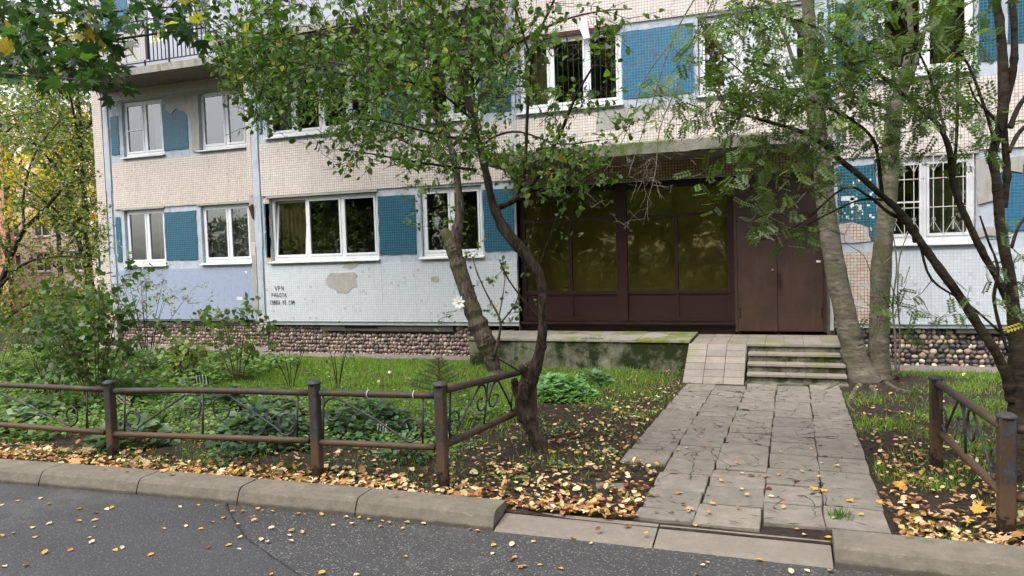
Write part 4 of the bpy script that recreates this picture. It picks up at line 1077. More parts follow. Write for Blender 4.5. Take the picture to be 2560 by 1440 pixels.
# ramp
rb = MB().add([(-1.46, 11.42, .03), (-.57, 11.36, .03), (-.56, 12.30, .51), (-1.44, 12.30, .51), (-1.46, 11.42, -.1), (-.57, 11.36, -.1), (-.56, 12.30, -.1), (-1.44, 12.30, -.1)],
              [(0, 1, 2, 3), (4, 5, 1, 0), (5, 6, 2, 1), (7, 4, 0, 3)]).build('ramp', 'step_side', plat)
for i in range(3):
    for j in range(6):
        w = .89/3; x0 = -1.46+i*w; t0, t1 = j/6, (j+1)/6
        def rp(t, dz): return (11.36+.94*t, .035+.478*t+dz)
        (ya, za), (yb_, zb) = rp(t0+.006, .0), rp(t1-.006, .0)
        h = .028+rnd.uniform(-.003, .003); a, b = x0+.003, x0+w-.005
        MB().add([(a, ya, za-.02), (b, ya, za-.02), (b, yb_, zb-.02), (a, yb_, zb-.02), (a, ya, za+h), (b, ya, za+h), (b, yb_, zb+h), (a, yb_, zb+h)],
                 [(4, 5, 6, 7), (0, 1, 5, 4), (1, 2, 6, 5), (2, 3, 7, 6), (3, 0, 4, 7)]).build('tile', 'tile_step', rb)
# moss cushions on the platform edge
lv = Leaves(); k = 1600
x = rg.uniform(-5.3, -2.9, k); y = YP+.02+np.abs(rg.normal(0, .12, k)); msk = np.sin(x*2.2+1.2) > 0.25
P = np.stack([x[msk], y[msk], np.full(msk.sum(), TP+.002)], 1); kk = len(P)
lv.add(T_NARROW, P, rg.normal(0, .5, (kk, 3))+[0, 0, 1], rg.normal(0, 1, (kk, 3)), rg.uniform(.012, .028, kk), palette(kk, [(0.10, .14, .02), (.06, .1, .015)], [1, 1]))
lv.build('moss', 'grass', plat)

# ------------------------------------------------------------------ writing on the wall
GLY = {'V': [[(0, 1), (.45, 0), (.9, 1)]], 'P': [[(.1, 0), (.1, 1), (.6, .95), (.75, .7), (.5, .5), (.12, .48)]], 'N': [[(.1, 0), (.12, 1), (.75, 0), (.85, 1)]],
       'A': [[(.0, 0), (.4, 1), (.85, 0)], [(.15, .35), (.75, .35)]], 'B_': [[(.85, 1), (.1, .95), (.1, 0), (.7, 0), (.8, .3), (.55, .5), (.12, .5)]],
       'O': [[(.45, 1), (.1, .7), (.12, .2), (.45, 0), (.8, .25), (.8, .75), (.45, 1)]], 'T': [[(.45, 0), (.45, 1)], [(0, 1), (.95, 1)]],
       'C': [[(.8, .85), (.5, 1), (.12, .75), (.1, .25), (.45, 0), (.8, .15)]], 'B': [[(.1, 0), (.1, 1), (.6, .95), (.65, .65), (.15, .5), (.75, .4), (.75, .1), (.1, 0)]],
       'R': [[(.1, 0), (.1, 1), (.65, .9), (.65, .6), (.12, .5), (.8, 0)]], '-': [[(.1, .45), (.8, .45)]], '9': [[(.7, .7), (.4, .55), (.15, .75), (.4, 1), (.72, .8), (.6, .35), (.35, 0)]],
       '8': [[(.45, .5), (.15, .75), (.45, 1), (.75, .75), (.45, .5), (.1, .2), (.45, -.1), (.85, .2), (.45, .5)]], '.': [[(.3, .05), (.4, .0)]], 'M': [[(.05, 0), (.15, 1), (.45, .4), (.8, 1), (.95, 0)]]}
gr = thing('wall_writing', 'black marker writing of three lines on the white tiled panel', 'graffiti', (-10.0, D-.004, 1.35))
def scrawl(text, px, py, hpx, adv):
    p0 = at(px, py, D); u = abs(at(px+10, py, D).x-p0.x)/10; w = abs(at(px, py-10, D).z-p0.z)/10
    x = p0.x
    for ch in text:
        mb = MB(); dz = rnd.uniform(-.004, .004)
        for s in GLY[ch]:
            pts = [(x+a*adv*u*.86, D-.004, p0.z+b*hpx*w+dz) for a, b in s]
            for a, b in zip(pts[:-1], pts[1:]):
                mb.bar(a, b, .011, .003)
        mb.build('letter', 'ink', gr); x += adv*u
scrawl('VPN', 687.5, 727, 12, 8.2); scrawl(['P', 'A', 'B_', 'O', 'T', 'A'], 679.5, 743, 10, 6.4); scrawl('COBRA-98.COM', 676, 761.5, 10.5, 5.1)

# ------------------------------------------------------------------ low metal fences
YF = 5.72
def post(parent, p, top, w=.088):
    x, y = p; z0 = GZ(x, y)-.05
    m = MB(); c = .010; h = w/2
    prof = [(-h+c, -h), (h-c, -h), (h, -h+c), (h, h-c), (h-c, h), (-h+c, h), (-h, h-c), (-h, -h+c)]
    V = [(x+a, y+b, z) for z in (z0, top-.02) for a, b in prof]
    m.add(V, [tuple(range(7, -1, -1)), tuple(range(8, 16))]+[(i, (i+1) % 8, (i+1) % 8+8, i+8) for i in range(8)])
    o = m.build('post', 'fence_paint', parent)
    MB().lathe((x, y, top-.022), [(.0, 0), (.062, 0), (.066, .006), (.058, .020), (.035, .034), (.0, .040)], 18).build('post_cap', 'fence_dark', o, smooth=True)
    return o
def rail(parent, a, b, r=.029, sag=.0):
    k = 9; P = []
    for i in range(k+1):
        t = i/k; p = Vector(a).lerp(Vector(b), t); p.z -= sag*math.sin(PI*t); P.append(p)
    return MB().tube(P, r, 14).build('rail', 'fence_paint', parent, smooth=True)
def scrolls(parent, tl, tr, bl_, br, long=True, mir=False):
    tl, tr, bl_, br = map(Vector, (tl, tr, bl_, br))
    asp = (bl_-tl).length/max(.1, (tr-tl).length)
    def P(u, v):
        if mir: u = 1-u
        a = bl_.lerp(br, u); b = tl.lerp(tr, u); return a.lerp(b, v)
    def add(uv, name='scroll', r=.0098): 
        MB().tube([P(u, v) for u, v in uv], r, 6).build(name, 'fence_dark', parent, smooth=True)
    def arc(uc, vc, r, a0, a1, k=14, shrink=0.8, sgn=1):
        out = []
        for i in range(k+1):
            t = i/k; a = math.radians(a0+(a1-a0)*t); rr = r*(1-(1-shrink)*t)
            out.append((uc+sgn*rr*math.cos(a)*asp, vc+rr*math.sin(a)))
        return out
    if long:
        for s in (0, 1):
            f = (lambda uv: [(1-u, v) for u, v in uv]) if s else (lambda uv: uv)
            add(f([(.055, .0), (.055, 1)]), 'upright')
            add(f([(.385, .99), (.33, .80), (.24, .50), (.165, .24), (.135, .12)]+arc(.105, .33, .30, -60, -410, 24, .62)), 'scroll')
            add(f([(.40, .99), (.435, .96), (.458, .88), (.470, .76)]+arc(.425, .60, .235, 5, -185, 16, .98)+[(.395, .66), (.43, .65)]), 'scroll')
        add([(.48, .0), (.48, 1)], 'upright')
    else:
        add([(.03, .0), (.03, 1)], 'upright'); add([(.90, .0), (.90, 1)], 'upright')
        c1 = arc(.12, .68, .29, 75, 350, 18, .72); c2 = arc(.80, .31, .29, -105, 170, 18, .72)
        add(c1[::-1]+[(.22, .88), (.5, .5), (.70, .16)]+c2, 'scroll')
f1 = thing('low_metal_fence', 'rusty low pipe fence with scrollwork running along the kerb and turning at the apple trunk', 'fence', (-4.2, YF, 0))
P0x = at(-420, 950, YF).x
pp = [at(275, 1000, YF).x, at(787, 1000, YF).x, at(1101, 1000, YF).x]
tops = [at(275, 954, YF).z, at(787, 954, YF).z, at(1101, 958, YF).z]
post(f1, (P0x, YF), .86)
for x_, t_ in zip(pp, tops): post(f1, (x_, YF), t_)
rails = [((P0x+.05, YF, .80), at(261, 974, YF), (P0x+.05, YF, .40), at(261, 1081, YF), True),
         (at(288, 977, YF), at(773, 982, YF), at(288, 1085, YF), at(773, 1101, YF), True),
         (at(800, 982, YF), at(1087, 989, YF), at(800, 1105.5, YF), at(1087, 1118, YF), False)]
for a, b, c, d_, lg in rails:
    rail(f1, a, b, sag=-.012 if lg else 0); rail(f1, c, d_, sag=.0); scrolls(f1, Vector(a)-Vector((0, 0, .03)), Vector(b)-Vector((0, 0, .03)), Vector(c)+Vector((0, 0, .03)), Vector(d_)+Vector((0, 0, .03)), lg)
e1, e2 = at(1314, 927, 7.35), at(1298, 1029, 7.35)
s1_, s2_ = at(1112, 975, YF+.03), at(1112, 1112, YF+.03)
rail(f1, s1_, e1, .033); rail(f1, s2_, e2, .033)
scrolls(f1, s1_-Vector((0, 0, .03)), e1-Vector((0, 0, .03)), s2_+Vector((0, 0, .03)), e2+Vector((0, 0, .03)), True)
post(f1, (e1.x+.04, 7.42), .95)
for px_ in (921, 1036):
    p = at(px_, 985 if px_ < 1000 else 987, YF)
    MB().tube([p+Vector((0, .034*math.cos(w), .034*math.sin(w))) for w in [k*PI/6 for k in range(13)]], .005, 5).build('wire_tie', 'grille_white', f1)
f2 = thing('low_metal_fence', 'blue-grey low pipe fence right of the flagged path, turning towards the viewer', 'fence', (1.9, 6.5, 0))
YR1, YR2 = 7.4, 5.78
r1 = at(2340, 1000, YR1); r2 = at(2516, 1150, YR2)
post(f2, (r1.x, YR1), at(2337, 942, YR1).z, .094); post(f2, (r2.x, YR2), at(2512, 1036, YR2).z, .10)
a, b = at(2342, 956, YR1), at(2506, 1066, YR2); c, d_ = at(2350, 1080, YR1), at(2506, 1232, YR2)
rail(f2, a, b, .033); rail(f2, c, d_, .031)
scrolls(f2, a-Vector((0, 0, .03)), b-Vector((0, 0, .03)), c+Vector((0, 0, .03)), d_+Vector((0, 0, .03)), True)
tz, bz = at(2545, 1073, YR2).z, at(2545, 1244, YR2).z
rail(f2, (r2.x+.05, YR2, tz), (4.4, YR2, tz-.02)); rail(f2, (r2.x+.05, YR2, bz), (4.4, YR2, bz-.02)); post(f2, (4.45, YR2), .9)
scrolls(f2, (r2.x+.05, YR2, tz-.03), (4.4, YR2, tz-.05), (r2.x+.05, YR2, bz+.03), (4.4, YR2, bz+.03), True)

# ------------------------------------------------------------------ trees
def depth(p): return (Vector(p)-Vector((0, 0, CAM_H))).dot(FW)
def catmull(pts, sub=4):
    out = []; n_ = len(pts)
    for i in range(n_-1):
        p0, p1, p2, p3 = [np.array(pts[min(max(j, 0), n_-1)], float) for j in (i-1, i, i+1, i+2)]
        for k in range(sub):
            t = k/sub; out.append(0.5*((2*p1)+(-p0+p2)*t+(2*p0-5*p1+4*p2-p3)*t*t+(-p0+3*p1-3*p2+p3)*t**3))
    out.append(np.array(pts[-1], float)); return out
class Tree:
    def __init__(s, name, label, cat, base, bark, twig, seed=1, group=None):
        s.root = thing(name, label, cat, base, group); s.bark = bark; s.twig = twig
        s.nodes = []; s.nr = []; s.tw = MB(); s.r = np.random.default_rng(seed); s.leafP = []; s.leafT = []; s.k = 1.0; s.dy = 0.0
    def limb(s, spec, Y0, Y1=None, name='limb', n=10, rough=.06, sub=4, add=True, k_=None):
        """spec: (px, py, radius px); depth runs from Y0 to Y1"""
        Y1 = Y0 if Y1 is None else Y1; Y0 += s.dy; Y1 += s.dy; k = len(spec); P = []
        for i, q in enumerate(spec):
            Y = Y0+(Y1-Y0)*i/(k-1) if len(q) < 4 else q[3]
            p = at(q[0], q[1], Y); r = q[2]*depth(p)/FPX*(k_ or s.k)
            P.append((p.x, p.y, p.z, r))
        C = catmull(P, sub)
        pts = [Vector(c[:3]) for c in C]; rad = [max(.0015, c[3])*(1+s.r.normal(0, rough)) for c in C]
        if name == 'trunk' or n >= 12:
            n = 28; kk = 6; P2 = []; R2 = []          # finer rings so ridges, knots and scars are real relief
            for i in range(len(pts)-1):
                for j in range(kk): P2.append(pts[i].lerp(pts[i+1], j/kk)); R2.append(rad[i]+(rad[i+1]-rad[i])*j/kk)
            P2.append(pts[-1]); R2.append(rad[-1])
            m = MB().tube(P2, R2, n); ph = s.r.uniform(0, 6, 8); amp = .016 if s.bark == 'bark_pale' else .062
            kn = [(int(s.r.integers(4, len(P2)-4)), s.r.uniform(0, n), s.r.uniform(.12, .30)) for _ in range(max(3, len(P2)//22))]
            V2 = []
            for i, v in enumerate(m.v):
                a, b = i//n, i % n; w = 2*PI*b/n; L = a*.11
                d_ = amp*(math.sin(7*w+ph[0]+.9*math.sin(L*1.3+ph[1]))*.5+math.sin(11*w+L*.8+ph[2])*.35+math.sin(3*w+L*.5+ph[3])*.55+math.sin(5*w-L*1.7+ph[4])*.4)+s.r.normal(0, amp*.28)
                for ka, kb, ks in kn:
                    da = (a-ka)*.9; db = min(abs(b-kb), n-abs(b-kb)); e_ = da*da/9+db*db/5
                    if e_ < 4: d_ += ks*math.exp(-e_)*(1-1.5*math.exp(-e_*7))
                c = P2[a]; V2.append(tuple(c+(Vector(v)-c)*(1+d_)))
            m.v = V2
        else:
            m = MB().tube(pts, rad, n)
            if rough > 0.04:
                m.v = [(v[0]+s.r.normal(0, rad[min(i//n, len(rad)-1)]*.045), v[1]+s.r.normal(0, rad[min(i//n, len(rad)-1)]*.045), v[2]) for i, v in enumerate(m.v)]
        o = m.build(name, s.bark, s.root, smooth=True)
        if add:
            for p_, r_ in zip(pts, rad): s.nodes.append(tuple(p_)); s.nr.append(r_)
        return o
    def wlimb(s, pts, rad, name='limb', n=8):
        C = catmull([tuple(p)+(r,) for p, r in zip(pts, rad)], 4)
        P = [Vector(c[:3]) for c in C]; R_ = [c[3] for c in C]
        MB().tube(P, R_, n).build(name, s.bark, s.root, smooth=True)
        for p_, r_ in zip(P, R_): s.nodes.append(tuple(p_)); s.nr.append(r_)
    def blob(s, cx, cy, rx, ry, Ya, Yb, k):
        out = []
        while len(out) < k:
            a, b = s.r.uniform(-1, 1, 2)
            if a*a+b*b > 1: continue
            p = at(cx+a*rx, cy+b*ry, s.r.uniform(Ya, Yb)); out.append(tuple(p))
        return out
    def ball(s, c, r, k):
        out = s.r.normal(0, 1, (k, 3)); out /= np.linalg.norm(out, axis=1, keepdims=True)
        return [tuple(x) for x in np.array(c)+out*np.array(r)*(s.r.random((k, 1))**.4)]
    def grow(s, attr, r0=.006, maxlen=1.6, side=3, sidelen=.22, droop=.0, leaves_per_m=26, from_t=.3, fade=.0016, bare=False):
        attr = np.array(attr); N = np.array(s.nodes)
        d0 = np.sqrt(((attr[:, None, :]-N[None, ::2, :])**2).sum(-1)).min(1)
        nodes = list(map(tuple, N)); nr = list(s.nr)
        arr = np.zeros((len(nodes)+len(attr)*8, 3)); arr[:len(nodes)] = N; cnt = len(nodes)
        rr = np.zeros(len(arr)); rr[:cnt] = nr
        for i in np.argsort(d0):
            a = attr[i]; d2 = ((arr[:cnt]-a)**2).sum(1); j = int(d2.argmin()); p = arr[j].copy(); L = math.sqrt(d2[j])
            if L < .04: continue
            if L > maxlen: a = p+(a-p)*maxlen/L; L = maxlen
            k = max(2, min(6, int(L/.09)))
            rb = min(rr[j]*.7, .0022+r0*min(1, L/.8)); off = s.r.normal(0, .12*L, 3)
            pts = []; rad = []
            for t in np.linspace(0, 1, k+1):
                q = p+(a-p)*t+off*math.sin(PI*t)*.6+np.array([0, 0, -droop*L*t*t])+(s.r.normal(0, .012, 3) if 0 < t < 1 else 0)
                pts.append(q); rad.append(max(fade, rb*(1-.65*t)))
            s.tw.tube([Vector(q) for q in pts], rad, 4 if rb < .006 else 5, cap=False)
            for q, r_ in zip(pts[1:], rad[1:]):
                if cnt < len(arr): arr[cnt] = q; rr[cnt] = r_; cnt += 1
            dirv = (pts[-1]-pts[0])/max(L, 1e-6)
            if not bare:
                kk = max(1, int(L*(1-from_t)*leaves_per_m))
                for t in s.r.uniform(from_t, 1, kk):
                    f = t*k; ii = min(int(f), k-1); q = pts[ii]+(pts[ii+1]-pts[ii])*(f-ii); s.leafP.append(q); s.leafT.append(dirv)
            for _ in range(side):
                t = s.r.uniform(.25, 1); f = t*k; ii = min(int(f), k-1); q = pts[ii]+(pts[ii+1]-pts[ii])*(f-ii)
                dv = dirv*.5+s.r.normal(0, .6, 3)+np.array([0, 0, .15-droop]); dv /= np.linalg.norm(dv); l = sidelen*s.r.uniform(.4, 1.2)
                e = q+dv*l; m_ = q+dv*l*.5+s.r.normal(0, .012, 3)
                s.tw.tube([Vector(q), Vector(m_), Vector(e)], [fade*1.4, fade*1.1, fade*.7], 3, cap=False)
                if not bare:
                    for t2 in s.r.uniform(.15, 1.0, max(1, int(l*leaves_per_m))): s.leafP.append(q+(e-q)*t2); s.leafT.append(dv)
        s.arr = arr[:cnt]; s.rr = rr[:cnt]
    def leaves(s, tm, size, cols, wts, mat='leaf', spread=.8, up=.8, cluster=.02, droop=.25, sizevar=.25, name='foliage', squash=1.0, keep=None):
        P = np.array(s.leafP); T = np.array(s.leafT)
        if keep is not None: m = s.r.random(len(P)) < keep; P = P[m]; T = T[m]
        k = len(P)
        P = P+s.r.normal(0, cluster, (k, 3))
        T = unit(T)*.5+s.r.normal(0, spread, (k, 3)); T[:, 2] -= droop
        Nn = s.r.normal(0, .55, (k, 3)); Nn[:, 2] += up
        lv = Leaves(); lv.add(tm, P, T, Nn, size*np.clip(1+s.r.normal(0, sizevar, k), .4, 1.8), palette(k, cols, wts, rng=s.r), squash)
        lv.build(name, mat, s.root)
        s.leafP = []; s.leafT = []
    def finish(s, name='twigs'):
        if s.tw.v: s.tw.build(name, s.twig, s.root, 'stuff', True)

G1 = [(.058, .11, .018), (.095, .165, .026), (.15, .235, .040), (.17, .24, .14), (.42, .36, .06)]
# --- the crooked apple tree in front
A = Tree('apple_tree', 'crooked dark apple tree with broad leafy crown standing behind the fence corner', 'tree', (-2.35, 7.15, .07), 'bark_apple', 'twig_dark', 3); A.k = .66
A.limb([(1368, 1146, 34), (1350, 1108, 30), (1322, 1055, 28), (1306, 1005, 29), (1318, 965, 33), (1334, 930, 27), (1348, 885, 20), (1355, 840, 18), (1358, 785, 17), (1357, 730, 17), (1345, 682, 19), (1310, 632, 21), (1264, 578, 20), (1242, 535, 18), (1228, 495, 15), (1215, 430, 14), (1195, 350, 13), (1180, 290, 12.5), (1160, 210, 12), (1130, 150, 11), (1092, 100, 10), (1070, 50, 8.5), (1056, 0, 7), (1040, -60, 5)], 7.15, 6.7, 'trunk', 14, .05)
A.limb([(1300, 1000, 20), (1290, 968, 18), (1284, 950, 15)], 7.1, 7.05, 'sawn_stub', 10)
A.limb([(1325, 960, 16), (1312, 930, 15), (1302, 915, 12)], 7.05, 6.95, 'sawn_stub', 10)
A.limb([(1240, 522, 13), (1288, 500, 10), (1330, 462, 8.5), (1368, 395, 8), (1400, 335, 7), (1440, 240, 5), (1480, 170, 4)], 7.05, 6.3)
A.limb([(1290, 500, 7), (1312, 430, 6.5), (1318, 290, 6), (1328, 170, 6), (1345, 90, 5), (1385, 0, 4), (1420, -80, 3)], 7.0, 6.2)
A.limb([(1328, 150, 4), (1300, 60, 4), (1270, -40, 3)], 6.5, 6.2)
A.limb([(1168, 240, 5.5), (1240, 150, 5), (1320, 92, 5), (1410, 50, 4), (1500, 28, 3), (1580, 22, 2)], 6.9, 6.4)
A.limb([(1152, 190, 6), (1080, 130, 5), (1000, 95, 4.5), (900, 60, 4), (800, 75, 3.5), (700, 95, 3)], 6.8, 5.6)
A.limb([(1182, 300, 6), (1100, 232, 5), (1000, 200, 4.5), (880, 190, 4), (760, 160, 3.5), (650, 150, 2.5), (560, 160, 2)], 6.9, 5.3)
A.limb([(1190, 425, 6), (1110, 415, 5), (1010, 400, 4), (930, 385, 3), (860, 375, 2)], 7.0, 6.0)
A.limb([(1212, 345, 6), (1140, 345, 5), (1050, 325, 4), (950, 300, 3), (860, 300, 2)], 7.0, 6.0)
A.limb([(1200, 370, 5), (1240, 340, 4.5), (1300, 330, 4), (1400, 360, 3), (1500, 350, 2)], 7.0, 6.6)
A.limb([(1130, 130, 6), (1150, 60, 5), (1180, -20, 4)], 6.8, 6.6)
A.limb([(1352, 800, 5), (1320, 765, 4), (1272, 700, 3), (1250, 655, 2)], 7.1, 6.9)
A.limb([(1348, 672, 5), (1372, 600, 4), (1400, 530, 3), (1450, 465, 2.5), (1510, 425, 2)], 7.1, 6.8)
A.limb([(1270, 560, 5), (1300, 620, 4), (1335, 560, 3), (1350, 520, 2)], 7.1, 6.9, n=6)
A.limb([(1310, 935, 4), (1260, 905, 3), (1210, 880, 2.5)], 7.0, 6.5, n=6)
at_ = A.blob(850, 120, 330, 140, 4.4, 7.0, 170)+A.blob(1120, 140, 230, 170, 4.8, 7.6, 92)+A.blob(960, 360, 170, 70, 5.0, 7.0, 34)+A.blob(1330, 300, 250, 130, 5.2, 7.4, 50)+A.blob(1300, 40, 300, 110, 5.2, 7.4, 26)+A.blob(1400, 440, 150, 70, 6.0, 7.3, 36)+A.blob(1180, 400, 130, 90, 6.0, 7.4, 22)+A.blob(620, 120, 90, 90, 4.6, 6, 20)+A.blob(880, -60, 500, 120, 5, 7, 90)+A.blob(660, 200, 90, 120, 5.0, 6.2, 40)
A.grow(at_, side=4, sidelen=.26, leaves_per_m=17, droop=.05, fade=.0021)
A.leaves(T_APPLE, .047, G1, [4, 5, 2.6, 1.5, .25], cluster=.012, sizevar=.45, up=.45, spread=.9)
A.leafP = []; A.leafT = []
at_ = A.blob(1290, 700, 80, 80, 6.8, 7.2, 9)+A.blob(1420, 560, 60, 70, 6.9, 7.2, 8)+A.blob(1330, 890, 60, 60, 6.9, 7.3, 5)+A.blob(1600, 280, 80, 70, 6.2, 6.8, 7)
A.grow(at_, side=1, sidelen=.1, leaves_per_m=14)
A.leaves(T_ROUND, .05, G1, [3, 5, 3, 1.4, .8], cluster=.01, name='foliage')
A.finish()

# --- the sawn-off tree by the platform
B = Tree('sawn_tree', 'leaning tree with a sawn-off limb before the wall left of the platform', 'tree', (-4.5, 11.45, .07), 'bark_cut', 'twig_dark', 4); B.k = .64; B.dy = -.5
B.limb([(1246, 955, 34), (1236, 925, 27), (1226, 885, 30), (1212, 850, 36), (1188, 795, 34), (1165, 725, 31), (1145, 660, 30), (1130, 610, 29), (1108, 574, 17)], 12.0, 11.9, 'trunk', 14, .06)
B.limb([(1138, 625, 24), (1142, 580, 22), (1150, 530, 16), (1146, 480, 14), (1140, 425, 14), (1130, 380, 13), (1115, 330, 12), (1085, 290, 11), (1060, 250, 9), (1020, 170, 8), (980, 90, 6), (930, 0, 5)], 11.9, 11.7, 'limb', 12)
B.limb([(1112, 325, 8), (1090, 285, 10), (1060, 260, 8), (960, 200, 6), (860, 160, 5), (760, 150, 4)], 11.8, 11.4)
B.limb([(1128, 372, 6), (1170, 310, 6), (1210, 230, 5), (1240, 130, 4)], 11.8, 11.7)
B.limb([(1140, 430, 5), (1060, 380, 4), (960, 330, 4), (860, 300, 3)], 11.8, 11.3)
B.limb([(1140, 420, 5), (1040, 300, 4.5), (900, 250, 4), (780, 250, 3), (690, 230, 2)], 11.8, 10.9)
B.limb([(1235, 890, 8), (1246, 850, 6), (1250, 800, 5), (1222, 745, 4), (1196, 690, 3), (1180, 640, 2)], 11.9, 11.6, n=6)
B.limb([(1250, 810, 4), (1288, 760, 3), (1300, 720, 2)], 11.8, 11.7, n=5); B.limb([(1246, 800, 3), (1262, 700, 2), (1255, 640, 1.5)], 11.8, 11.7, n=5)
at_ = B.blob(850, 210, 230, 130, 10.2, 12.6, 230)+B.blob(1090, 170, 170, 150, 10.6, 12.6, 110)+B.blob(1150, 390, 120, 80, 11.2, 12.4, 30)+B.blob(660, 170, 90, 110, 10.4, 12.0, 60)+B.blob(960, 320, 130, 60, 10.8, 12.2, 50)
B.grow(at_, side=3, sidelen=.24, leaves_per_m=22, r0=.008, fade=.0025)
B.leaves(T_APPLE, .058, G1, [3.4, 4, 2.6, 1.2, .3], cluster=.03, sizevar=.35)
at_ = B.blob(1120, 560, 60, 60, 11.4, 12, 16)+B.blob(1040, 510, 60, 70, 11.2, 12, 14)+B.blob(1215, 640, 50, 60, 11.4, 12, 12)+B.blob(1180, 740, 60, 50, 11.4, 12, 12)+B.blob(1260, 780, 50, 50, 11.6, 11.9, 7)+B.blob(1110, 790, 40, 40, 11.4, 11.9, 4)
B.grow(at_, side=2, sidelen=.12, leaves_per_m=17, fade=.002)
B.leaves(T_ROUND, .058, G1, [2, 4, 3, 2, .7], cluster=.02); B.finish()

# --- the two pale trunks by the steps
Bi = Tree('twin_trunk_tree', 'pale grey-barked tree with two trunks rising from one root beside the steps', 'tree', (1.15, 12.15, 0), 'bark_pale', 'twig_grey', 5); Bi.k = .74
Bi.limb([(2158, 958, 66), (2150, 932, 52), (2140, 895, 41), (2128, 850, 38), (2112, 780, 36), (2094, 700, 34), (2078, 610, 32), (2066, 520, 31), (2058, 450, 30), (2050, 370, 28), (2040, 290, 27), (2035, 200, 25), (2025, 100, 22), (2020, 0, 20), (2016, -120, 16)], 12.0, 12.0, 'trunk', 18, .03)
Bi.limb([(2196, 956, 46), (2196, 925, 40), (2197, 860, 32), (2198, 790, 31), (2202, 690, 31), (2210, 590, 30), (2220, 500, 29), (2225, 410, 28), (2228, 345, 27), (2236, 280, 24), (2252, 215, 19), (2268, 150, 12), (2276, 60, 10), (2268, -20, 8)], 12.12, 12.1, 'trunk', 18, .03)
Bi.limb([(2245, 265, 14), (2262, 225, 12), (2285, 170, 9), (2310, 80, 7)], 12.1, 12.2)
Bi.limb([(2225, 270, 9), (2180, 255, 7), (2120, 240, 5), (2060, 260, 3)], 12.05, 11.8)
Bi.limb([(2025, 120, 12), (1985, 60, 10), (1940, 15, 8), (1850, -20, 7), (1760, -40, 6)], 12, 11.4)
Bi.limb([(2032, 230, 8), (1990, 170, 7), (1950, 60, 6), (1900, 20, 5), (1840, 30, 4), (1790, 70, 3)], 12, 11.5)
for r_ in ([(2110, 950, 18), (2085, 965, 14), (2050, 985, 8)], [(2150, 965, 20), (2140, 975, 16), (2120, 1010, 10), (2150, 1040, 6)], [(2215, 958, 16), (2250, 975, 10), (2300, 982, 6)], [(2178, 968, 18), (2190, 985, 10), (2180, 1000, 6)]):
    Y0 = 12.05; P = [atz(a, b, .075) for a, b, _ in r_]; Bi.wlimb([tuple(p) for p in P], [q[2]*depth(p)/FPX*.42 for p, q in zip(P, r_)], 'root', 8)
for sp__ in ([(2240, 950, 4), (2238, 850, 4), (2232, 760, 3), (2242, 660, 2.5), (2225, 560, 2), (2190, 500, 1.5)], [(2246, 950, 3), (2250, 840, 3), (2244, 740, 2.5), (2250, 640, 2), (2280, 560, 1.5)], [(2170, 890, 2.5), (2200, 800, 2.5), (2180, 700, 2), (2230, 640, 1.5)], [(2225, 780, 2), (2190, 720, 2), (2160, 640, 1.5), (2110, 600, 1.2), (2140, 540, 1)], [(2238, 740, 2), (2200, 640, 2), (2170, 560, 1.4), (2150, 500, 1)]):
    Bi.limb(sp__, 11.9, 11.75, 'sucker_shoot', n=5, rough=.0)
# drooping bare twigs in front of the canopy
hang = []
Bi.limb([(1760, -40, 3), (1700, 60, 2.4), (1660, 160, 2.2), (1630, 260, 2), (1600, 350, 1.5), (1570, 440, 1)], 11.2, 10.2, n=6)
Bi.limb([(1790, -20, 3), (1740, 100, 2.4), (1700, 200, 2), (1650, 320, 2), (1640, 420, 1.5), (1620, 500, 1)], 11.0, 10.0, n=6)
Bi.limb([(1690, 90, 2), (1610, 200, 2), (1580, 300, 1.7), (1530, 400, 1.4), (1500, 440, 1)], 10.8, 9.8, n=6)
Bi.limb([(1980, 20, 6), (1920, 30, 4), (1870, 60, 3)], 11.6, 11.3, n=6)
Bi.nodes = Bi.nodes[-150:]; Bi.nr = Bi.nr[-150:]
at_ = Bi.blob(1620, 280, 90, 190, 9.7, 10.9, 80)+Bi.blob(1570, 470, 120, 90, 9.8, 10.6, 20)+Bi.blob(1500, 100, 150, 110, 10.2, 11.4, 34)+Bi.blob(1720, 80, 130, 90, 10.6, 11.6, 44)+Bi.blob(1910, 60, 90, 80, 10.9, 11.8, 36)
Bi.grow(at_, side=2, sidelen=.26, bare=True, droop=.22, r0=.003, fade=.0013, maxlen=1.1)
Bi.finish('bare_twigs')

# --- the many-limbed tree at the right edge
C_ = Tree('locust_tree', 'many-limbed dark tree with feathery leaves at the right behind the fence', 'tree', (1.85, 7.15, .07), 'bark_right', 'twig_dark', 6); C_.k = .72
C_.limb([(2552, 1230, 42), (2548, 1180, 36), (2546, 1100, 33), (2546, 1010, 32), (2546, 920, 30), (2543, 850, 27), (2535, 780, 22), (2526, 700, 18), (2512, 630, 17), (2500, 560, 16), (2495, 490, 16), (2488, 430, 14), (2480, 395, 14), (2490, 350, 14), (2503, 295, 15), (2508, 225, 16), (2506, 130, 15), (2498, 50, 14), (2484, -20, 12), (2470, -100, 10)], 7.15, 7.0, 'trunk', 16, .04)
C_.limb([(2512, 520, 9), (2517, 440, 12), (2514, 380, 11), (2510, 310, 11), (2518, 250, 10), (2530, 190, 13), (2536, 130, 12), (2534, 50, 11), (2526, -30, 9)], 7.2, 7.1, 'limb', 12)
C_.limb([(2530, 1000, 20), (2518, 950, 17), (2494, 890, 16), (2444, 810, 15.5), (2388, 725, 15), (2334, 652, 14), (2292, 592, 12.5), (2250, 530, 12), (2200, 485, 10), (2150, 440, 10), (2100, 400, 9.5), (2060, 362, 8.5), (2000, 328, 7), (1935, 308, 6), (1870, 290, 4.5), (1800, 272, 3)], 7.1, 6.3, 'limb', 12)
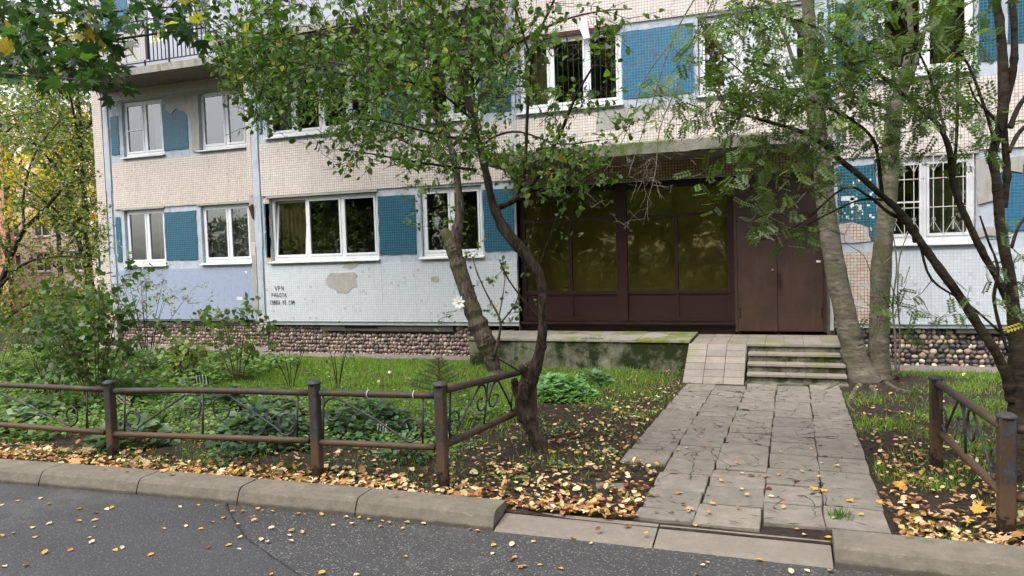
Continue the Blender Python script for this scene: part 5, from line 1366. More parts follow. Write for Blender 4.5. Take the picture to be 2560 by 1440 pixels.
C_.limb([(2530, 770, 14), (2490, 690, 12), (2455, 630, 11.5), (2415, 545, 11), (2385, 470, 10.5), (2378, 420, 10), (2372, 370, 9), (2345, 312, 8), (2298, 270, 7), (2240, 220, 6), (2180, 170, 5), (2100, 100, 4.5), (2020, 60, 3.5), (1950, 40, 2.5)], 7.1, 6.5, 'limb', 12)
C_.limb([(2288, 604, 9), (2283, 572, 7), (2262, 552, 6.5), (2220, 530, 6), (2170, 490, 5), (2110, 470, 4), (2000, 560, 3), (1900, 600, 2)], 7.0, 6.4, n=8)
C_.limb([(2205, 490, 7), (2196, 400, 6), (2180, 345, 5.5), (2130, 300, 5), (2060, 265, 4.5), (1980, 235, 4), (1880, 200, 3), (1800, 130, 2)], 6.9, 6.2, n=8)
C_.limb([(2384, 440, 6), (2392, 330, 5), (2394, 200, 4.5), (2388, 100, 4), (2372, -10, 3)], 7.05, 6.8, n=8)
C_.limb([(2376, 400, 5), (2355, 300, 4), (2320, 180, 4), (2270, 80, 3), (2230, -20, 3)], 7.05, 6.6, n=8)
C_.limb([(2488, 360, 6), (2455, 250, 5), (2400, 135, 4), (2300, 128, 4), (2180, 150, 3), (2060, 165, 2.5)], 7.0, 6.6, n=8)
C_.limb([(2525, 320, 9), (2545, 270, 8), (2580, 220, 7), (2640, 150, 6)], 7.1, 7.2, n=8)
C_.limb([(2523, 380, 7), (2545, 335, 7), (2580, 300, 6)], 7.1, 7.3, n=8)
C_.limb([(2528, 620, 6), (2550, 560, 5), (2590, 520, 4)], 7.1, 7.2, n=8)
C_.limb([(2505, 330, 5), (2480, 290, 5), (2440, 250, 4), (2420, 200, 3)], 7.0, 6.7, n=6)
C_.limb([(2520, 880, 6), (2495, 800, 6), (2485, 740, 6), (2495, 670, 5), (2470, 600, 4), (2450, 540, 3)], 7.0, 6.7, n=8)
C_.limb([(2300, 610, 4), (2330, 700, 4.5), (2420, 760, 4), (2500, 830, 5)], 6.8, 7.0, n=6)
C_.limb([(2215, 500, 5), (2150, 500, 4), (2080, 530, 3.5), (1980, 580, 2.5), (1905, 600, 2)], 6.8, 6.3, n=6)
PG = [(.08, .125, .03), (.11, .165, .04), (.15, .21, .06), (.17, .235, .12), (.5, .42, .06)]
at_ = C_.blob(1960, 130, 280, 130, 5.6, 7.4, 185)+C_.blob(2230, 130, 220, 160, 5.8, 7.4, 165)+C_.blob(1960, 310, 250, 90, 5.8, 7.0, 110)+C_.blob(1930, 450, 190, 65, 5.8, 6.8, 46)+C_.blob(1660, 270, 90, 70, 5.8, 6.6, 14)+C_.blob(2400, 290, 130, 110, 6.3, 7.5, 34)+C_.blob(1960, 570, 90, 40, 6.0, 6.6, 15)+C_.blob(2530, 700, 60, 150, 6.5, 7.3, 16)+C_.blob(2320, 770, 140, 60, 6.5, 7, 15)+C_.blob(2200, -60, 420, 90, 5.8, 7.5, 60)+C_.blob(2250, 360, 90, 60, 6.4, 7.1, 18)
C_.grow(at_, side=2, sidelen=.16, leaves_per_m=12, droop=.05, r0=.006)
C_.leaves(T_PINNATE, .122, PG, [3, 4, 3, 1.6, .06], cluster=.01, spread=.55, up=1.4, droop=.2)
C_.finish()

# --- the maple whose bough hangs in at the upper left
Mp = Tree('maple_tree', 'maple whose bough of large dark leaves hangs in at the upper left', 'tree', (-10.6, 6.6, .08), 'bark_apple', 'twig_dark', 8)
Mp.wlimb([(-10.6, 6.6, 0), (-10.55, 6.5, 1.6), (-10.4, 6.4, 3.2), (-10.2, 6.3, 5.2), (-10.1, 6.2, 7.5)], [.19, .16, .15, .13, .09], 'trunk', 14)
Mp.wlimb([(-10.35, 6.4, 3.5), (-8.8, 5.9, 4.0), (-7.2, 5.6, 4.25), (-5.8, 5.4, 4.2), (-4.6, 5.2, 4.1)], [.06, .035, .022, .014, .006], 'limb', 10)
Mp.wlimb([(-8.6, 5.85, 4.05), (-7.3, 5.2, 4.0), (-6.2, 4.9, 3.8), (-5.1, 4.8, 3.6)], [.022, .015, .010, .005], 'limb', 8)
Mp.wlimb([(-10.25, 6.3, 4.8), (-8.8, 6.3, 5.1), (-7.0, 6.1, 4.8), (-5.4, 5.9, 4.6)], [.04, .025, .015, .006], 'limb', 8)
at_ = Mp.blob(140, 85, 180, 105, 4.7, 6.4, 84)+Mp.blob(400, 20, 110, 45, 4.9, 6.0, 18)+Mp.blob(480, 70, 40, 50, 4.9, 5.4, 6)+Mp.blob(245, 165, 75, 50, 4.7, 5.6, 22)+Mp.blob(40, 110, 90, 100, 4.9, 6.6, 34)+Mp.blob(200, -60, 350, 90, 4.9, 6.4, 50)
Mp.grow(at_, side=2, sidelen=.2, leaves_per_m=9, droop=.1)
MG = [(.035, .075, .028), (.05, .10, .035), (.075, .14, .04), (.5, .38, .05)]
Mp.leaves(T_MAPLE, .172, MG, [4, 4, 2, .45], cluster=.03, up=1.0, droop=.5, sizevar=.2)
at_ = Mp.ball((-9.5, 6.5, 7.6), (2.4, 2.2, 1.8), 60); Mp.grow(at_, side=2, sidelen=.3, leaves_per_m=8); Mp.leaves(T_MAPLE, .17, MG, [4, 4, 2, .6], name='foliage')
Mp.finish()

# --- thin tree at the left edge, with small yellowish leaves
Lt = Tree('young_tree', 'thin dark-branched tree with sparse yellowish leaves at the left edge', 'tree', tuple(at(-60, 985, 10.2).xy)+(0,), 'bark_apple', 'twig_dark', 9)
Lt.k = .6
Lt.limb([(-60, 985, 18), (-50, 900, 15), (-30, 800, 13), (0, 716, 11), (28, 640, 10), (60, 575, 9), (110, 525, 7), (170, 460, 5), (240, 440, 3)], 10.2, 10.0, 'trunk', 8)
Lt.limb([(0, 716, 7), (60, 660, 6), (150, 640, 4), (240, 650, 3)], 10.1, 9.8, n=6); Lt.limb([(60, 575, 6), (60, 480, 5), (90, 380, 4), (150, 300, 3)], 10, 10.3, n=6)
Lt.limb([(20, 650, 5), (-10, 560, 5), (0, 450, 4)], 10, 10.2, n=6); Lt.limb([(-40, 840, 6), (40, 780, 5), (120, 740, 4), (200, 745, 3)], 10.1, 9.9, n=6)
at_ = Lt.blob(110, 560, 170, 130, 9.4, 11.0, 200)+Lt.blob(90, 730, 170, 90, 9.4, 10.8, 150)+Lt.blob(80, 400, 140, 90, 9.6, 11, 60)
Lt.grow(at_, side=3, sidelen=.22, leaves_per_m=22, fade=.002)
Lt.leaves(T_OVATE, .056, [(.19, .23, .06), (.28, .30, .09), (.42, .34, .10), (.13, .17, .04)], [4, 3, 1.6, 3], cluster=.03); Lt.finish()

# --- trees further off at the left
def far_tree(name, label, px, Y, zt, blobs, cols, wts, size, seed, n_l=12, trunk_r=.14, tm=T_OVATE, lean=0, side=3):
    base = at(px, 900, Y); T_ = Tree(name, label, 'tree', (base.x, Y, -.02), 'bark_apple', 'twig_dark', seed)
    T_.wlimb([(base.x, Y, -.1), (base.x+lean*.3, Y, zt*.3), (base.x+lean*.7, Y, zt*.6), (base.x+lean, Y, zt*.95)], [trunk_r, trunk_r*.8, trunk_r*.5, trunk_r*.15], 'trunk', 8)
    for i in range(7):
        z = zt*(.25+.09*i); a = i*2.4+seed; l = zt*.28
        T_.wlimb([(base.x+lean*z/zt, Y, z), (base.x+lean*z/zt+math.cos(a)*l*.5, Y+math.sin(a)*l*.5, z+l*.45), (base.x+lean*z/zt+math.cos(a)*l, Y+math.sin(a)*l, z+l*.75)], [trunk_r*.4, trunk_r*.25, trunk_r*.1], 'limb', 6)
    at_ = []
    for b in blobs: at_ += T_.blob(*b)
    T_.grow(at_, side=side, sidelen=.5, leaves_per_m=n_l, maxlen=3, r0=.015, fade=.005)
    T_.leaves(tm, size, cols, wts, cluster=.08); T_.finish(); return T_
far_tree('rowan_tree', 'light green tree with loose crown close to the left corner of the block', 235, 16.5, 8.5, [(170, 290, 110, 130, 15.2, 18, 230), (80, 250, 130, 130, 15.2, 18, 170), (215, 400, 45, 110, 15.5, 17.5, 40)], [(.15, .22, .06), (.20, .27, .09), (.30, .33, .13), (.46, .40, .09)], [4, 4, 2, 1], .10, 21, 9)
far_tree('dark_tree', 'dark-limbed green maple leaning beside the corner of the block', 262, 15.3, 5.4, [(190, 520, 70, 110, 14.6, 16.5, 70), (120, 470, 90, 70, 14.6, 16.5, 40), (215, 640, 50, 90, 14.8, 16, 30)], [(.05, .10, .03), (.08, .13, .035), (.3, .28, .06)], [4, 3, .6], .13, 22, 6, .12, T_MAPLE, -1.2)
far_tree('yellow_tree', 'bright yellow autumn tree far behind the left corner', 165, 24, 7.5, [(190, 450, 80, 120, 23, 26, 170), (60, 470, 90, 90, 23, 26, 70), (190, 340, 70, 70, 23, 26, 50)], [(.74, .52, .035), (.8, .6, .07), (.62, .42, .03), (.3, .3, .04)], [5, 4, 2, 1], .17, 23, 9)
far_tree('golden_tree', 'yellow-green tree filling the far upper left', 40, 27, 11, [(40, 300, 120, 170, 25, 29, 170), (10, 150, 100, 130, 25, 29, 90), (150, 120, 90, 90, 25, 29, 60)], [(.36, .32, .05), (.20, .22, .05), (.55, .42, .05)], [3, 3, 3], .18, 24, 8)

# --- trees across the road, seen only mirrored in the windows
for i, (x, y, h, c) in enumerate(((-11, -12, 14, 0), (-6, -15, 17, 1), (-0.5, -12, 9.5, 0), (5.5, -15, 17, 1), (11, -12.5, 15, 0), (-17, -15, 17, 1), (-24, -13, 15, 0), (17, -14, 16, 0), (-9, -20, 20, 0), (7.5, -21, 20, 0), (-20, -20, 20, 0), (-31, -16, 17, 1), (14, -20, 20, 1))):
    T_ = Tree('roadside_tree', ('green', 'yellowing')[c]+' tree across the road, '+('first row', 'second row')[y < -17]+', mirrored '+['in the blue-framed middle of the facade', 'left of the entrance glass', 'in the left entrance pane', 'in the right entrance pane', 'towards the right windows', 'in the wide pot window', 'in the set-back block windows', 'at the far right', 'behind the left group', 'behind the entrance group', 'behind the pot window tree', 'beyond the left end', 'behind the right group'][i], 'tree', (x, y, 0), 'bark_apple', 'twig_dark', 60+i, 'trees across the road')
    T_.wlimb([(x, y, -.1), (x+.3, y, h*.3), (x-.2, y, h*.6), (x, y, h*.9)], [.25, .2, .14, .05], 'trunk', 8)
    lv = Leaves(); k = 9000; p = T_.r.normal(0, 1, (k, 3)); p /= np.linalg.norm(p, axis=1, keepdims=True); p *= (T_.r.random((k, 1))**.45)
    P = np.array([x, y, h*.56])+p*[3.3, 2.6, h*.46]
    P[:, 2] = np.maximum(P[:, 2], .5+T_.r.random(k)); 
    cols = [(.05, .09, .025), (.09, .13, .03), (.2, .2, .04)] if c == 0 else [(.12, .15, .03), (.38, .30, .05), (.25, .22, .04)]
    lv.add(T_OVATE, P, T_.r.normal(0, 1, (k, 3)), T_.r.normal(0, .5, (k, 3))+[0, 0, 1], T_.r.uniform(.3, .62, k), palette(k, cols, [3, 3, 2], rng=T_.r)); lv.build('foliage', 'leaf', T_.root)
lv = Leaves(); k = 42000; P = np.stack([rg.uniform(-36, 26, k), rg.uniform(-10.5, -7.8, k), rg.uniform(0, 1, k)**1.3*4.6], 1)
lv.add(T_OVATE, P, rg.normal(0, 1, (k, 3)), rg.normal(0, .5, (k, 3))+[0, 0, 1], rg.uniform(.14, .30, k), palette(k, [(.05, .09, .025), (.11, .13, .03), (.22, .2, .04)], [2, 2, 1]))
o = lv.build('roadside_hedge', 'leaf'); tag(o, 'tall green hedge across the road, mirrored in the entrance glass', 'hedge'); o['kind'] = 'thing'

# ------------------------------------------------------------------ shrubs and garden plants
def shrub(name, label, cat, x, y, h, spread, stems, leaf, tm, cols, wts, lpm, seed, twig='stem_brown', side=3, sidelen=.18, from_z=.25, up=.9, bark=None, r0=.008, lean=(0, 0), droop=.25, squash=1., group=None, sizevar=.25):
    z0 = GZ(x, y)
    S = Tree(name, label, cat, (x, y, z0), bark or twig, twig, seed, group)
    for i in range(stems):
        a = 2*PI*i/stems+S.r.uniform(-.4, .4); rr = spread*S.r.uniform(.25, 1.0); hh = h*S.r.uniform(.7, 1.0)*(1-.25*(rr/spread)**2)
        bx, by = x+math.cos(a)*spread*.08, y+math.sin(a)*spread*.08
        P = [(bx, by, z0-.02), (bx+math.cos(a)*rr*.3+lean[0]*.3, by+math.sin(a)*rr*.3, z0+hh*.4), (bx+math.cos(a)*rr*.7+lean[0]*.7, by+math.sin(a)*rr*.7, z0+hh*.75), (bx+math.cos(a)*rr+lean[0], by+math.sin(a)*rr, z0+hh)]
        S.wlimb(P, [r0, r0*.8, r0*.5, r0*.2], 'stem', 6)
    S.nodes = [n_ for n_ in S.nodes]; nn = np.array(S.nodes); hi = nn[:, 2] > z0+h*from_z
    at_ = nn[hi][S.r.integers(0, hi.sum(), int(stems*5))]+S.r.normal(0, 1, (int(stems*5), 3))*[spread*.28, spread*.28, h*.1]
    S.grow(at_, side=side, sidelen=sidelen, leaves_per_m=lpm, r0=r0*.5, from_t=.1)
    S.leaves(tm, leaf, cols, wts, cluster=.02, up=up, droop=droop, squash=squash, sizevar=sizevar); S.finish(); return S
DG = [(.065, .12, .035), (.105, .175, .055), (.155, .235, .08), (.22, .30, .14)]
YGc = [(.24, .29, .08), (.33, .37, .13), (.17, .22, .06), (.42, .38, .15)]
shrub('leafy_shrub', 'tall dark-leaved shrub of many brown stems at the left behind the fence', 'shrub', -9.0, 7.7, 1.95, .85, 15, .075, T_ROUND, DG, [4, 4, 2, 1], 20, 31, lean=(.1, 0), side=4, sidelen=.25)
shrub('leafy_shrub', 'dark shrub at the left picture edge with leaves down to the rail', 'shrub', -10.1, 7.9, 1.5, .75, 12, .07, T_ROUND, DG, [4, 4, 2, 1], 20, 32, side=4)
shrub('pale_shrub', 'dome-shaped yellowish shrub rising behind the dark shrub', 'shrub', -13.9, 11.2, 2.15, 1.25, 18, .055, T_OVATE, YGc, [4, 3, 3, 1], 22, 33, side=4, sidelen=.25)
shrub('pale_shrub', 'low olive shrub left of the dome-shaped one', 'shrub', -13.6, 9.6, 1.35, 1.0, 12, .055, T_OVATE, YGc, [4, 2, 4, .5], 20, 34, side=3)
shrub('thin_shrub', 'vase-shaped thin shrub with sparse pale leaves before the lilac panel', 'shrub', -13.1, 12.55, 1.95, 1.0, 12, .06, T_OVATE, [(.36, .38, .18), (.27, .31, .11), (.44, .40, .2)], [3, 3, 1], 13, 35, twig='twig_dark', side=3, sidelen=.22, from_z=.5, r0=.009)
shrub('lilac_shrub', 'young shrub with heart-shaped leaves under the corner joint', 'shrub', -8.55, 10.0, 1.42, .62, 10, .085, T_ROUND, [(.09, .15, .04), (.14, .20, .06), (.22, .25, .09)], [4, 4, 1.5], 15, 36, side=3, sidelen=.2)
shrub('lilac_shrub', 'low pale-leaved shrub left of the heart-leaved shrub', 'shrub', -9.6, 10.0, .75, .5, 9, .085, T_ROUND, [(.16, .22, .06), (.26, .29, .11), (.20, .24, .08)], [3, 3, 2], 16, 37)
shrub('lilac_shrub', 'short dark shrub behind the fern in the middle of the bed', 'shrub', -10.3, 9.6, .7, .55, 9, .07, T_ROUND, DG, [3, 3, 2, 1], 17, 38)
shrub('rose_bush', 'nearly leafless dark rose stems on the lawn', 'rose bush', -7.25, 9.7, .85, .34, 5, .04, T_OVATE, [(.10, .14, .04), (.06, .1, .03), (.2, .1, .05)], [3, 3, 1], 6, 39, twig='twig_dark', side=2, sidelen=.12, from_z=.55)
shrub('rose_bush', 'second bare rose bush with a small leafy tip nearer the wall', 'rose bush', -6.6, 10.0, .95, .30, 4, .04, T_OVATE, [(.10, .14, .04), (.14, .18, .05)], [3, 3], 9, 40, twig='twig_dark', side=2, sidelen=.14, from_z=.6)

def mound(lv, x, y, rx, ry, h, k, size, cols, wts, tm, r=rg, up=1.2, tilt=.45):
    a = r.uniform(0, 2*PI, k); q = np.sqrt(r.random(k)); X = x+rx*q*np.cos(a); Y = y+ry*q*np.sin(a)
    Z = GZn(X, Y)+h*(1-q**2.2)*r.uniform(.45, 1.0, k)+.02
    T = np.stack([np.cos(a)*q+r.normal(0, .7, k), np.sin(a)*q+r.normal(0, .7, k), r.normal(0, .2, k)], 1)
    N = np.stack([r.normal(0, tilt, k), r.normal(0, tilt, k)-.15, np.full(k, up)], 1)
    lv.add(tm, np.stack([X, Y, Z], 1), T, N, size*r.uniform(.6, 1.3, k), palette(k, cols, wts, rng=r))
def clump(name, label, cat, x, y, rx, ry, h, k, size, cols, wts, tm, stems=14, group=None):
    t = thing(name, label, cat, (x, y, GZ(x, y)), group)
    lv = Leaves(); mound(lv, x, y, rx, ry, h, k, size, cols, wts, tm); lv.build('foliage', 'leaf', t)
    mb = MB()
    for i in range(stems):
        a = rnd.uniform(0, 2*PI); q = rnd.random(); mb.tube([(x+rx*q*.3*math.cos(a), y+ry*q*.3*math.sin(a), GZ(x, y)-.01), (x+rx*q*.9*math.cos(a), y+ry*q*.9*math.sin(a), GZ(x, y)+h*(1-q**2)*.8+.01)], [.004, .002], 4)
    mb.build('stalks', 'stem_brown', t, 'stuff'); return t
BL = [(.07, .125, .07), (.11, .18, .10), (.16, .24, .14), (.05, .09, .045)]
c0 = atz(1395, 1000, .06)
clump('geranium_clump', 'bright green geranium clump with lobed leaves right of the apple trunk', 'plant', c0.x, c0.y+.05, .52, .42, .30, 800, .085, [(.21, .38, .15), (.27, .45, .20), (.16, .29, .10)], [4, 3, 2], T_LOBED)
c0 = atz(1485, 965, .06)
clump('geranium_clump', 'small geranium clump right of the big one, near the platform', 'plant', c0.x, c0.y, .28, .28, .2, 260, .07, [(.12, .22, .09), (.17, .27, .13)], [4, 3], T_LOBED)
for i, (px, py, rx, ry, h, k, sz, lb) in enumerate([(640, 1125, .62, .38, .42, 620, .10, 'dark bluish leafy perennial left of the second fence post'), (905, 1100, .70, .42, .40, 700, .10, 'dark bluish leafy perennial between the second and third fence posts'), (990, 1165, .28, .2, .16, 170, .055, 'low sprig of small leaves at the foot of the fence bay'), (560, 1160, .25, .2, .16, 120, .06, 'low leafy sprig left of the second fence post at ground level')]):
    c0 = atz(px, py, .08); clump('perennial', lb, 'plant', c0.x, max(c0.y, 5.95)+.15, rx, ry, h, k, sz, BL, [4, 4, 2, 2], T_OVATE)
for px, py, lb in ((95, 1045, 'white-edged hosta at the far left of the bed'), (50, 1075, 'second white-edged hosta nearer the fence')):
    c0 = atz(px, py, .08); t = clump('hosta', lb, 'plant', c0.x, c0.y, .30, .26, .26, 120, .12, [(.14, .22, .10), (.35, .42, .26), (.10, .17, .07)], [3, 2, 2], T_ROUND, 8)
c0 = atz(905, 960, .05)
for px, py, rx, h, lb in ((560, 985, .35, .34, 'soft grey-green leaf rosette above the rail'), (330, 1075, .45, .28, 'broad-leaved green plant behind the first fence post'), (690, 1000, .4, .2, 'low green plant behind the middle rail')):
    c0 = atz(px, py+40, .08); clump('perennial', lb, 'plant', c0.x, c0.y, rx, rx*.8, h, 230, .11, [(.10, .16, .08), (.15, .22, .11), (.08, .13, .06)], [3, 3, 2], T_ROUND)
# strap-leaved plant
def straps(name, label, x, y, h, k, w, cols, spread=.5):
    t = thing(name, label, 'plant', (x, y, GZ(x, y)))
    for i in range(k):
        a = rnd.uniform(0, 2*PI); l = h*rnd.uniform(.7, 1.2); V = []; F = []
        for j in range(7):
            s_ = j/6; ox = math.cos(a)*l*spread*s_**1.6; oy = math.sin(a)*l*spread*s_**1.6; z = GZ(x, y)+l*(s_-.38*s_**2.6*spread*2)
            ww = w*(1-s_**2)*.5+.001; nx_, ny_ = -math.sin(a), math.cos(a)
            V += [(x+ox+nx_*ww, y+oy+ny_*ww, z), (x+ox-nx_*ww, y+oy-ny_*ww, z)]
        for j in range(6): F.append((2*j, 2*j+1, 2*j+3, 2*j+2))
        o = MB().add(V, F).build('leaf', 'leaf', t); c = rnd.choice(cols)
        a_ = o.data.color_attributes.new('col', 'FLOAT_COLOR', 'POINT'); a_.data.foreach_set('color', np.tile(list(c)+[1], len(V)).astype(np.float32))
for px, py, h, k, lb in ((405, 1075, .5, 16, 'strap-leaved lily behind the first fence post'), (455, 1060, .42, 12, 'strap-leaved lily by the garden stones'), (1010, 1130, .3, 8, 'small strap-leaved tuft beside the third post'), (1325, 1190, .14, 9, 'small dandelion-like tuft right of the apple trunk foot')):
    c0 = atz(px, py, .08); straps('lily_plant', lb, c0.x, c0.y, h, k, .03, [(.12, .19, .08), (.16, .24, .1), (.09, .15, .06)])
# ferns
for px, py, lb in ((345, 1020, 'fern with upright fronds behind the first fence post'), (285, 1010, 'small fern left of the upright one')):
    c0 = atz(px, py, .06); t = thing('fern', lb, 'fern', (c0.x, c0.y, GZ(c0.x, c0.y))); lv = Leaves(); k = 12; a = np.linspace(0, 2*PI, k, endpoint=False)+.2
    lv.add(T_FERN, np.tile([c0.x, c0.y, GZ(c0.x, c0.y)], (k, 1)), np.stack([np.cos(a)*.55, np.sin(a)*.55, np.full(k, 1.0)], 1), np.stack([-np.cos(a), -np.sin(a), np.full(k, .6)], 1), rg.uniform(.45, .6, k), palette(k, [(.11, .19, .06), (.15, .22, .08)], [1, 1]))
    lv.build('fronds', 'leaf', t)
# little spruce
c0 = atz(1100, 1005, .06); xs_, ys_ = c0.x, c0.y; zg = GZ(xs_, ys_)
sp = thing('spruce_sapling', 'small spruce sapling on the lawn behind the third fence post', 'spruce', (xs_, ys_, zg))
MB().tube([(xs_, ys_, zg-.02), (xs_, ys_, zg+.62)], [.012, .003], 6).build('trunk', 'stem_brown', sp)
lv = Leaves(); mb = MB()
for i in range(46):
    t = (i/46); z = zg+.06+.52*t; a = i*2.4; l = (.40*(1-t)+.05)*rnd.uniform(.75, 1.1); d = np.array([math.cos(a), math.sin(a), .22+.4*t]); e = np.array([xs_, ys_, z])+d*l
    mb.tube([(xs_, ys_, z), tuple(e)], [.004, .002], 4)
    br = [(np.array([xs_, ys_, z]), e)]
    for q in (.4, .6, .8):
        for s_ in (1, -1): b0 = np.array([xs_, ys_, z])+d*l*q; d2 = d+s_*.8*np.array([-math.sin(a), math.cos(a), 0]); br.append((b0, b0+d2*l*.3))
    for p, q in br:
        k = max(6, int(np.linalg.norm(q-p)*230)); tt = rg.random(k)[:, None]; P = p+(q-p)*tt
        lv.add(T_NARROW, P, (q-p)/np.linalg.norm(q-p)*.5+rg.normal(0, .6, (k, 3)), rg.normal(0, 1, (k, 3)), .022, palette(k, [(.05, .085, .035), (.08, .12, .05)], [1, 1]), .5)
z = zg+.6; k = 60; lv.add(T_NARROW, np.stack([np.full(k, xs_), np.full(k, ys_), zg+rg.uniform(.4, .64, k)], 1), rg.normal(0, .5, (k, 3))+[0, 0, .8], rg.normal(0, 1, (k, 3)), .022, palette(k, [(.06, .09, .035)], [1]), .5)
mb.build('branches', 'stem_brown', sp, 'stuff'); lv.build('needles', 'leaf', sp)

# ------------------------------------------------------------------ ground cover, grass, litter
def sm(x, a, b): t = np.clip((x-a)/(b-a), 0, 1); return t*t*(3-2*t)
def n2(x, y, s=1.0, o=0.0): return (np.sin(x*1.9*s+o)*np.sin(y*2.3*s+1.7*o)+.6*np.sin(x*4.3*s+2.1+o)*np.sin(y*3.7*s+o)+.4*np.sin(x*8.1*s+o+y*3)*np.sin(y*9.3*s))/2
def onpath(x, y):
    return (y > 5.42) & (y < 12.4) & (x > np.where(y < 6.88, -1.08, -1.50+.02*(y-5.5))) & (x < .72)
def inplat(x, y): return ((x > -5.40) & (x < -1.4) & (y > 12.34)) | ((x > -1.5) & (x < .86) & (y > 11.3))
def apron(x, y): return ((x < -5.6) & (x > -10.9) & (y > D-.44)) | ((x <= -10.9) & (y > DL-.64)) | ((x > .95) & (y > D-.52))
def grassmask(x, y):
    left = (x < -1.2)
    lawn = sm(y, 7.8, 9.4)*np.where(left, 1, 0)
    bed = (1-sm(y, 6.9, 7.6))
    gl = np.clip(.9*sm(y, 7.4, 9.2)+.30*(n2(x, y)+.5), 0, 1)*(1-sm(x, -2.5, -1.7)*.8)
    gl = np.where((x > -3.0) & (x < -1.6), np.clip(sm(y, 8.9, 11)*1.1*(1-sm(x, -2.2, -1.7)*.65)+.28*(n2(x, y, 1.3)+.1), 0, 1), gl)
    gr = np.clip(.25+.9*n2(x, y, 1.6, 2.0)+.35*sm(x, 1.2, 2.2)+.4*sm(y, 12.0, 12.9)-.35*(1-sm(y, 6.2, 7.0))-.6*np.exp(-((x-1.3)**2+(y-11.6)**2)/.9), 0, 1)
    g = np.where(left, gl, gr)
    g = np.where(onpath(x, y) | inplat(x, y) | apron(x, y), 0, g)
    return np.where(y < 5.62, g*.12, g)
k = 300000
X = rg.uniform(-17.5, 4.6, k); Y = rg.uniform(5.45, 13.6, k)
keep = rg.random(k) < grassmask(X, Y)*np.where(X < -11, .5, 1.0)
X, Y = X[keep], Y[keep]; k = len(X)
lv = Leaves()
P = np.stack([X, Y, GZn(X, Y)-.008], 1); hgt = rg.uniform(.035, .105, k)*(1+.5*n2(X, Y, 2.3, .5))
T = np.stack([rg.normal(0, .45, k), rg.normal(0, .45, k), np.ones(k)], 1)
lv.add(T_BLADE, P, T, rg.normal(0, 1, (k, 3))+[0, -1, 0], hgt, palette(k, [(.24, .38, .07), (.32, .47, .10), (.17, .28, .05), (.45, .46, .18)], [5, 4, 3, .8], .15), .085)
g_ = lv.build('grass', 'grass'); tag(g_, 'short green lawn grass between the fence and the house', 'grass'); print('grass blades', k)
# tufts on the joints and by the kerb
for px, py, lb in ((2100, 1305, 'little grass tuft where the raised kerb begins'), (2530, 1345, 'grass tuft at the foot of the right fence post'), (2290, 985, 'long grass tuft beside the pale trunks')):
    c0 = atz(px, py, .08); k = 90; lv = Leaves(); P = np.array([c0.x, c0.y, GZ(c0.x, c0.y)-.01])+rg.normal(0, 1, (k, 3))*[.035, .03, 0]
    lv.add(T_BLADE, P, rg.normal(0, .4, (k, 3))+[0, 0, 1], rg.normal(0, 1, (k, 3)), rg.uniform(.05, .12, k), palette(k, [(.10, .20, .03), (.14, .24, .04)], [1, 1]), .07)
    o = lv.build('grass_tuft', 'grass', None, None); tag(o, lb, 'grass tuft'); o['group'] = 'grass tufts at posts and kerb'
# low leafy ground cover in the bed
lv = Leaves()
def cover(x0, x1, y0, y1, k, h, size, cols, wts, tm, dens, up=1.3):
    X = rg.uniform(x0, x1, k); Y = rg.uniform(y0, y1, k); m = (rg.random(k) < dens(X, Y)) & ~onpath(X, Y) & ~inplat(X, Y) & ~apron(X, Y); X, Y = X[m], Y[m]; kk = len(X)
    Z = GZn(X, Y)+rg.random(kk)**.7*h*(1+.5*n2(X, Y, 1.7, 3))+.01
    T = np.stack([rg.normal(0, 1, kk), rg.normal(0, 1, kk), rg.normal(0, .25, kk)], 1); N = np.stack([rg.normal(0, .4, kk), rg.normal(0, .4, kk)-.1, np.full(kk, up)], 1)
    lv.add(tm, np.stack([X, Y, Z], 1), T, N, size*rg.uniform(.6, 1.3, kk), palette(kk, cols, wts))
BR = [(.16, .27, .07), (.23, .35, .11), (.11, .20, .05), (.32, .38, .15)]
cover(-13.5, -8.6, 7.4, 12.3, 15000, .20, .075, BR, [4, 3, 2, 1], T_LOBED, lambda x, y: np.clip(.55+.7*n2(x, y, .9, 1), 0, 1))
cover(-12, -7.4, 6.1, 8.6, 9000, .16, .06, BR, [4, 3, 2, 1], T_LOBED, lambda x, y: np.clip(.35+.8*n2(x, y, 1.2, 2), 0, 1))
cover(-8.6, -3.3, 6.5, 9.2, 16000, .13, .055, BR, [4, 3, 3, 1], T_OVATE, lambda x, y: np.clip(.45+.7*n2(x, y, 1.3, 4), 0, 1)*(1-sm(y, 8.0, 9.2)*.8))
cover(-8.6, -1.5, 5.6, 6.6, 3500, .06, .04, BR, [4, 3, 2, 1], T_OVATE, lambda x, y: np.clip(.1+.8*n2(x, y, 2.2, 5), 0, .8))
cover(-3.3, -1.5, 6.5, 9.8, 4500, .07, .04, BR, [4, 3, 2, 1], T_OVATE, lambda x, y: np.clip(.1+.8*n2(x, y, 1.8, 6), 0, .8)*(1-.8*np.exp(-((x+2.3)**2+(y-7.0)**2)/.35)))
cover(-8, -5.6, 9, 13.1, 1500, .05, .045, BR, [4, 3, 2, 1], T_ROUND, lambda x, y: np.clip(.2+.5*n2(x, y, 2, 7), 0, .6))
cover(.85, 4.5, 6.3, 13, 2600, .06, .04, BR, [4, 3, 2, 1], T_OVATE, lambda x, y: np.clip(.1+.7*n2(x, y, 2, 8), 0, .7))
cover(-17.5, -12.5, 9, 13.6, 6000, .12, .06, BR, [4, 3, 2, 1], T_OVATE, lambda x, y: np.clip(.5+.6*n2(x, y, 1, 9), 0, 1))
o = lv.build('ground_cover', 'leaf'); tag(o, 'low bright green leafy ground cover spreading through the flower bed', 'ground cover')

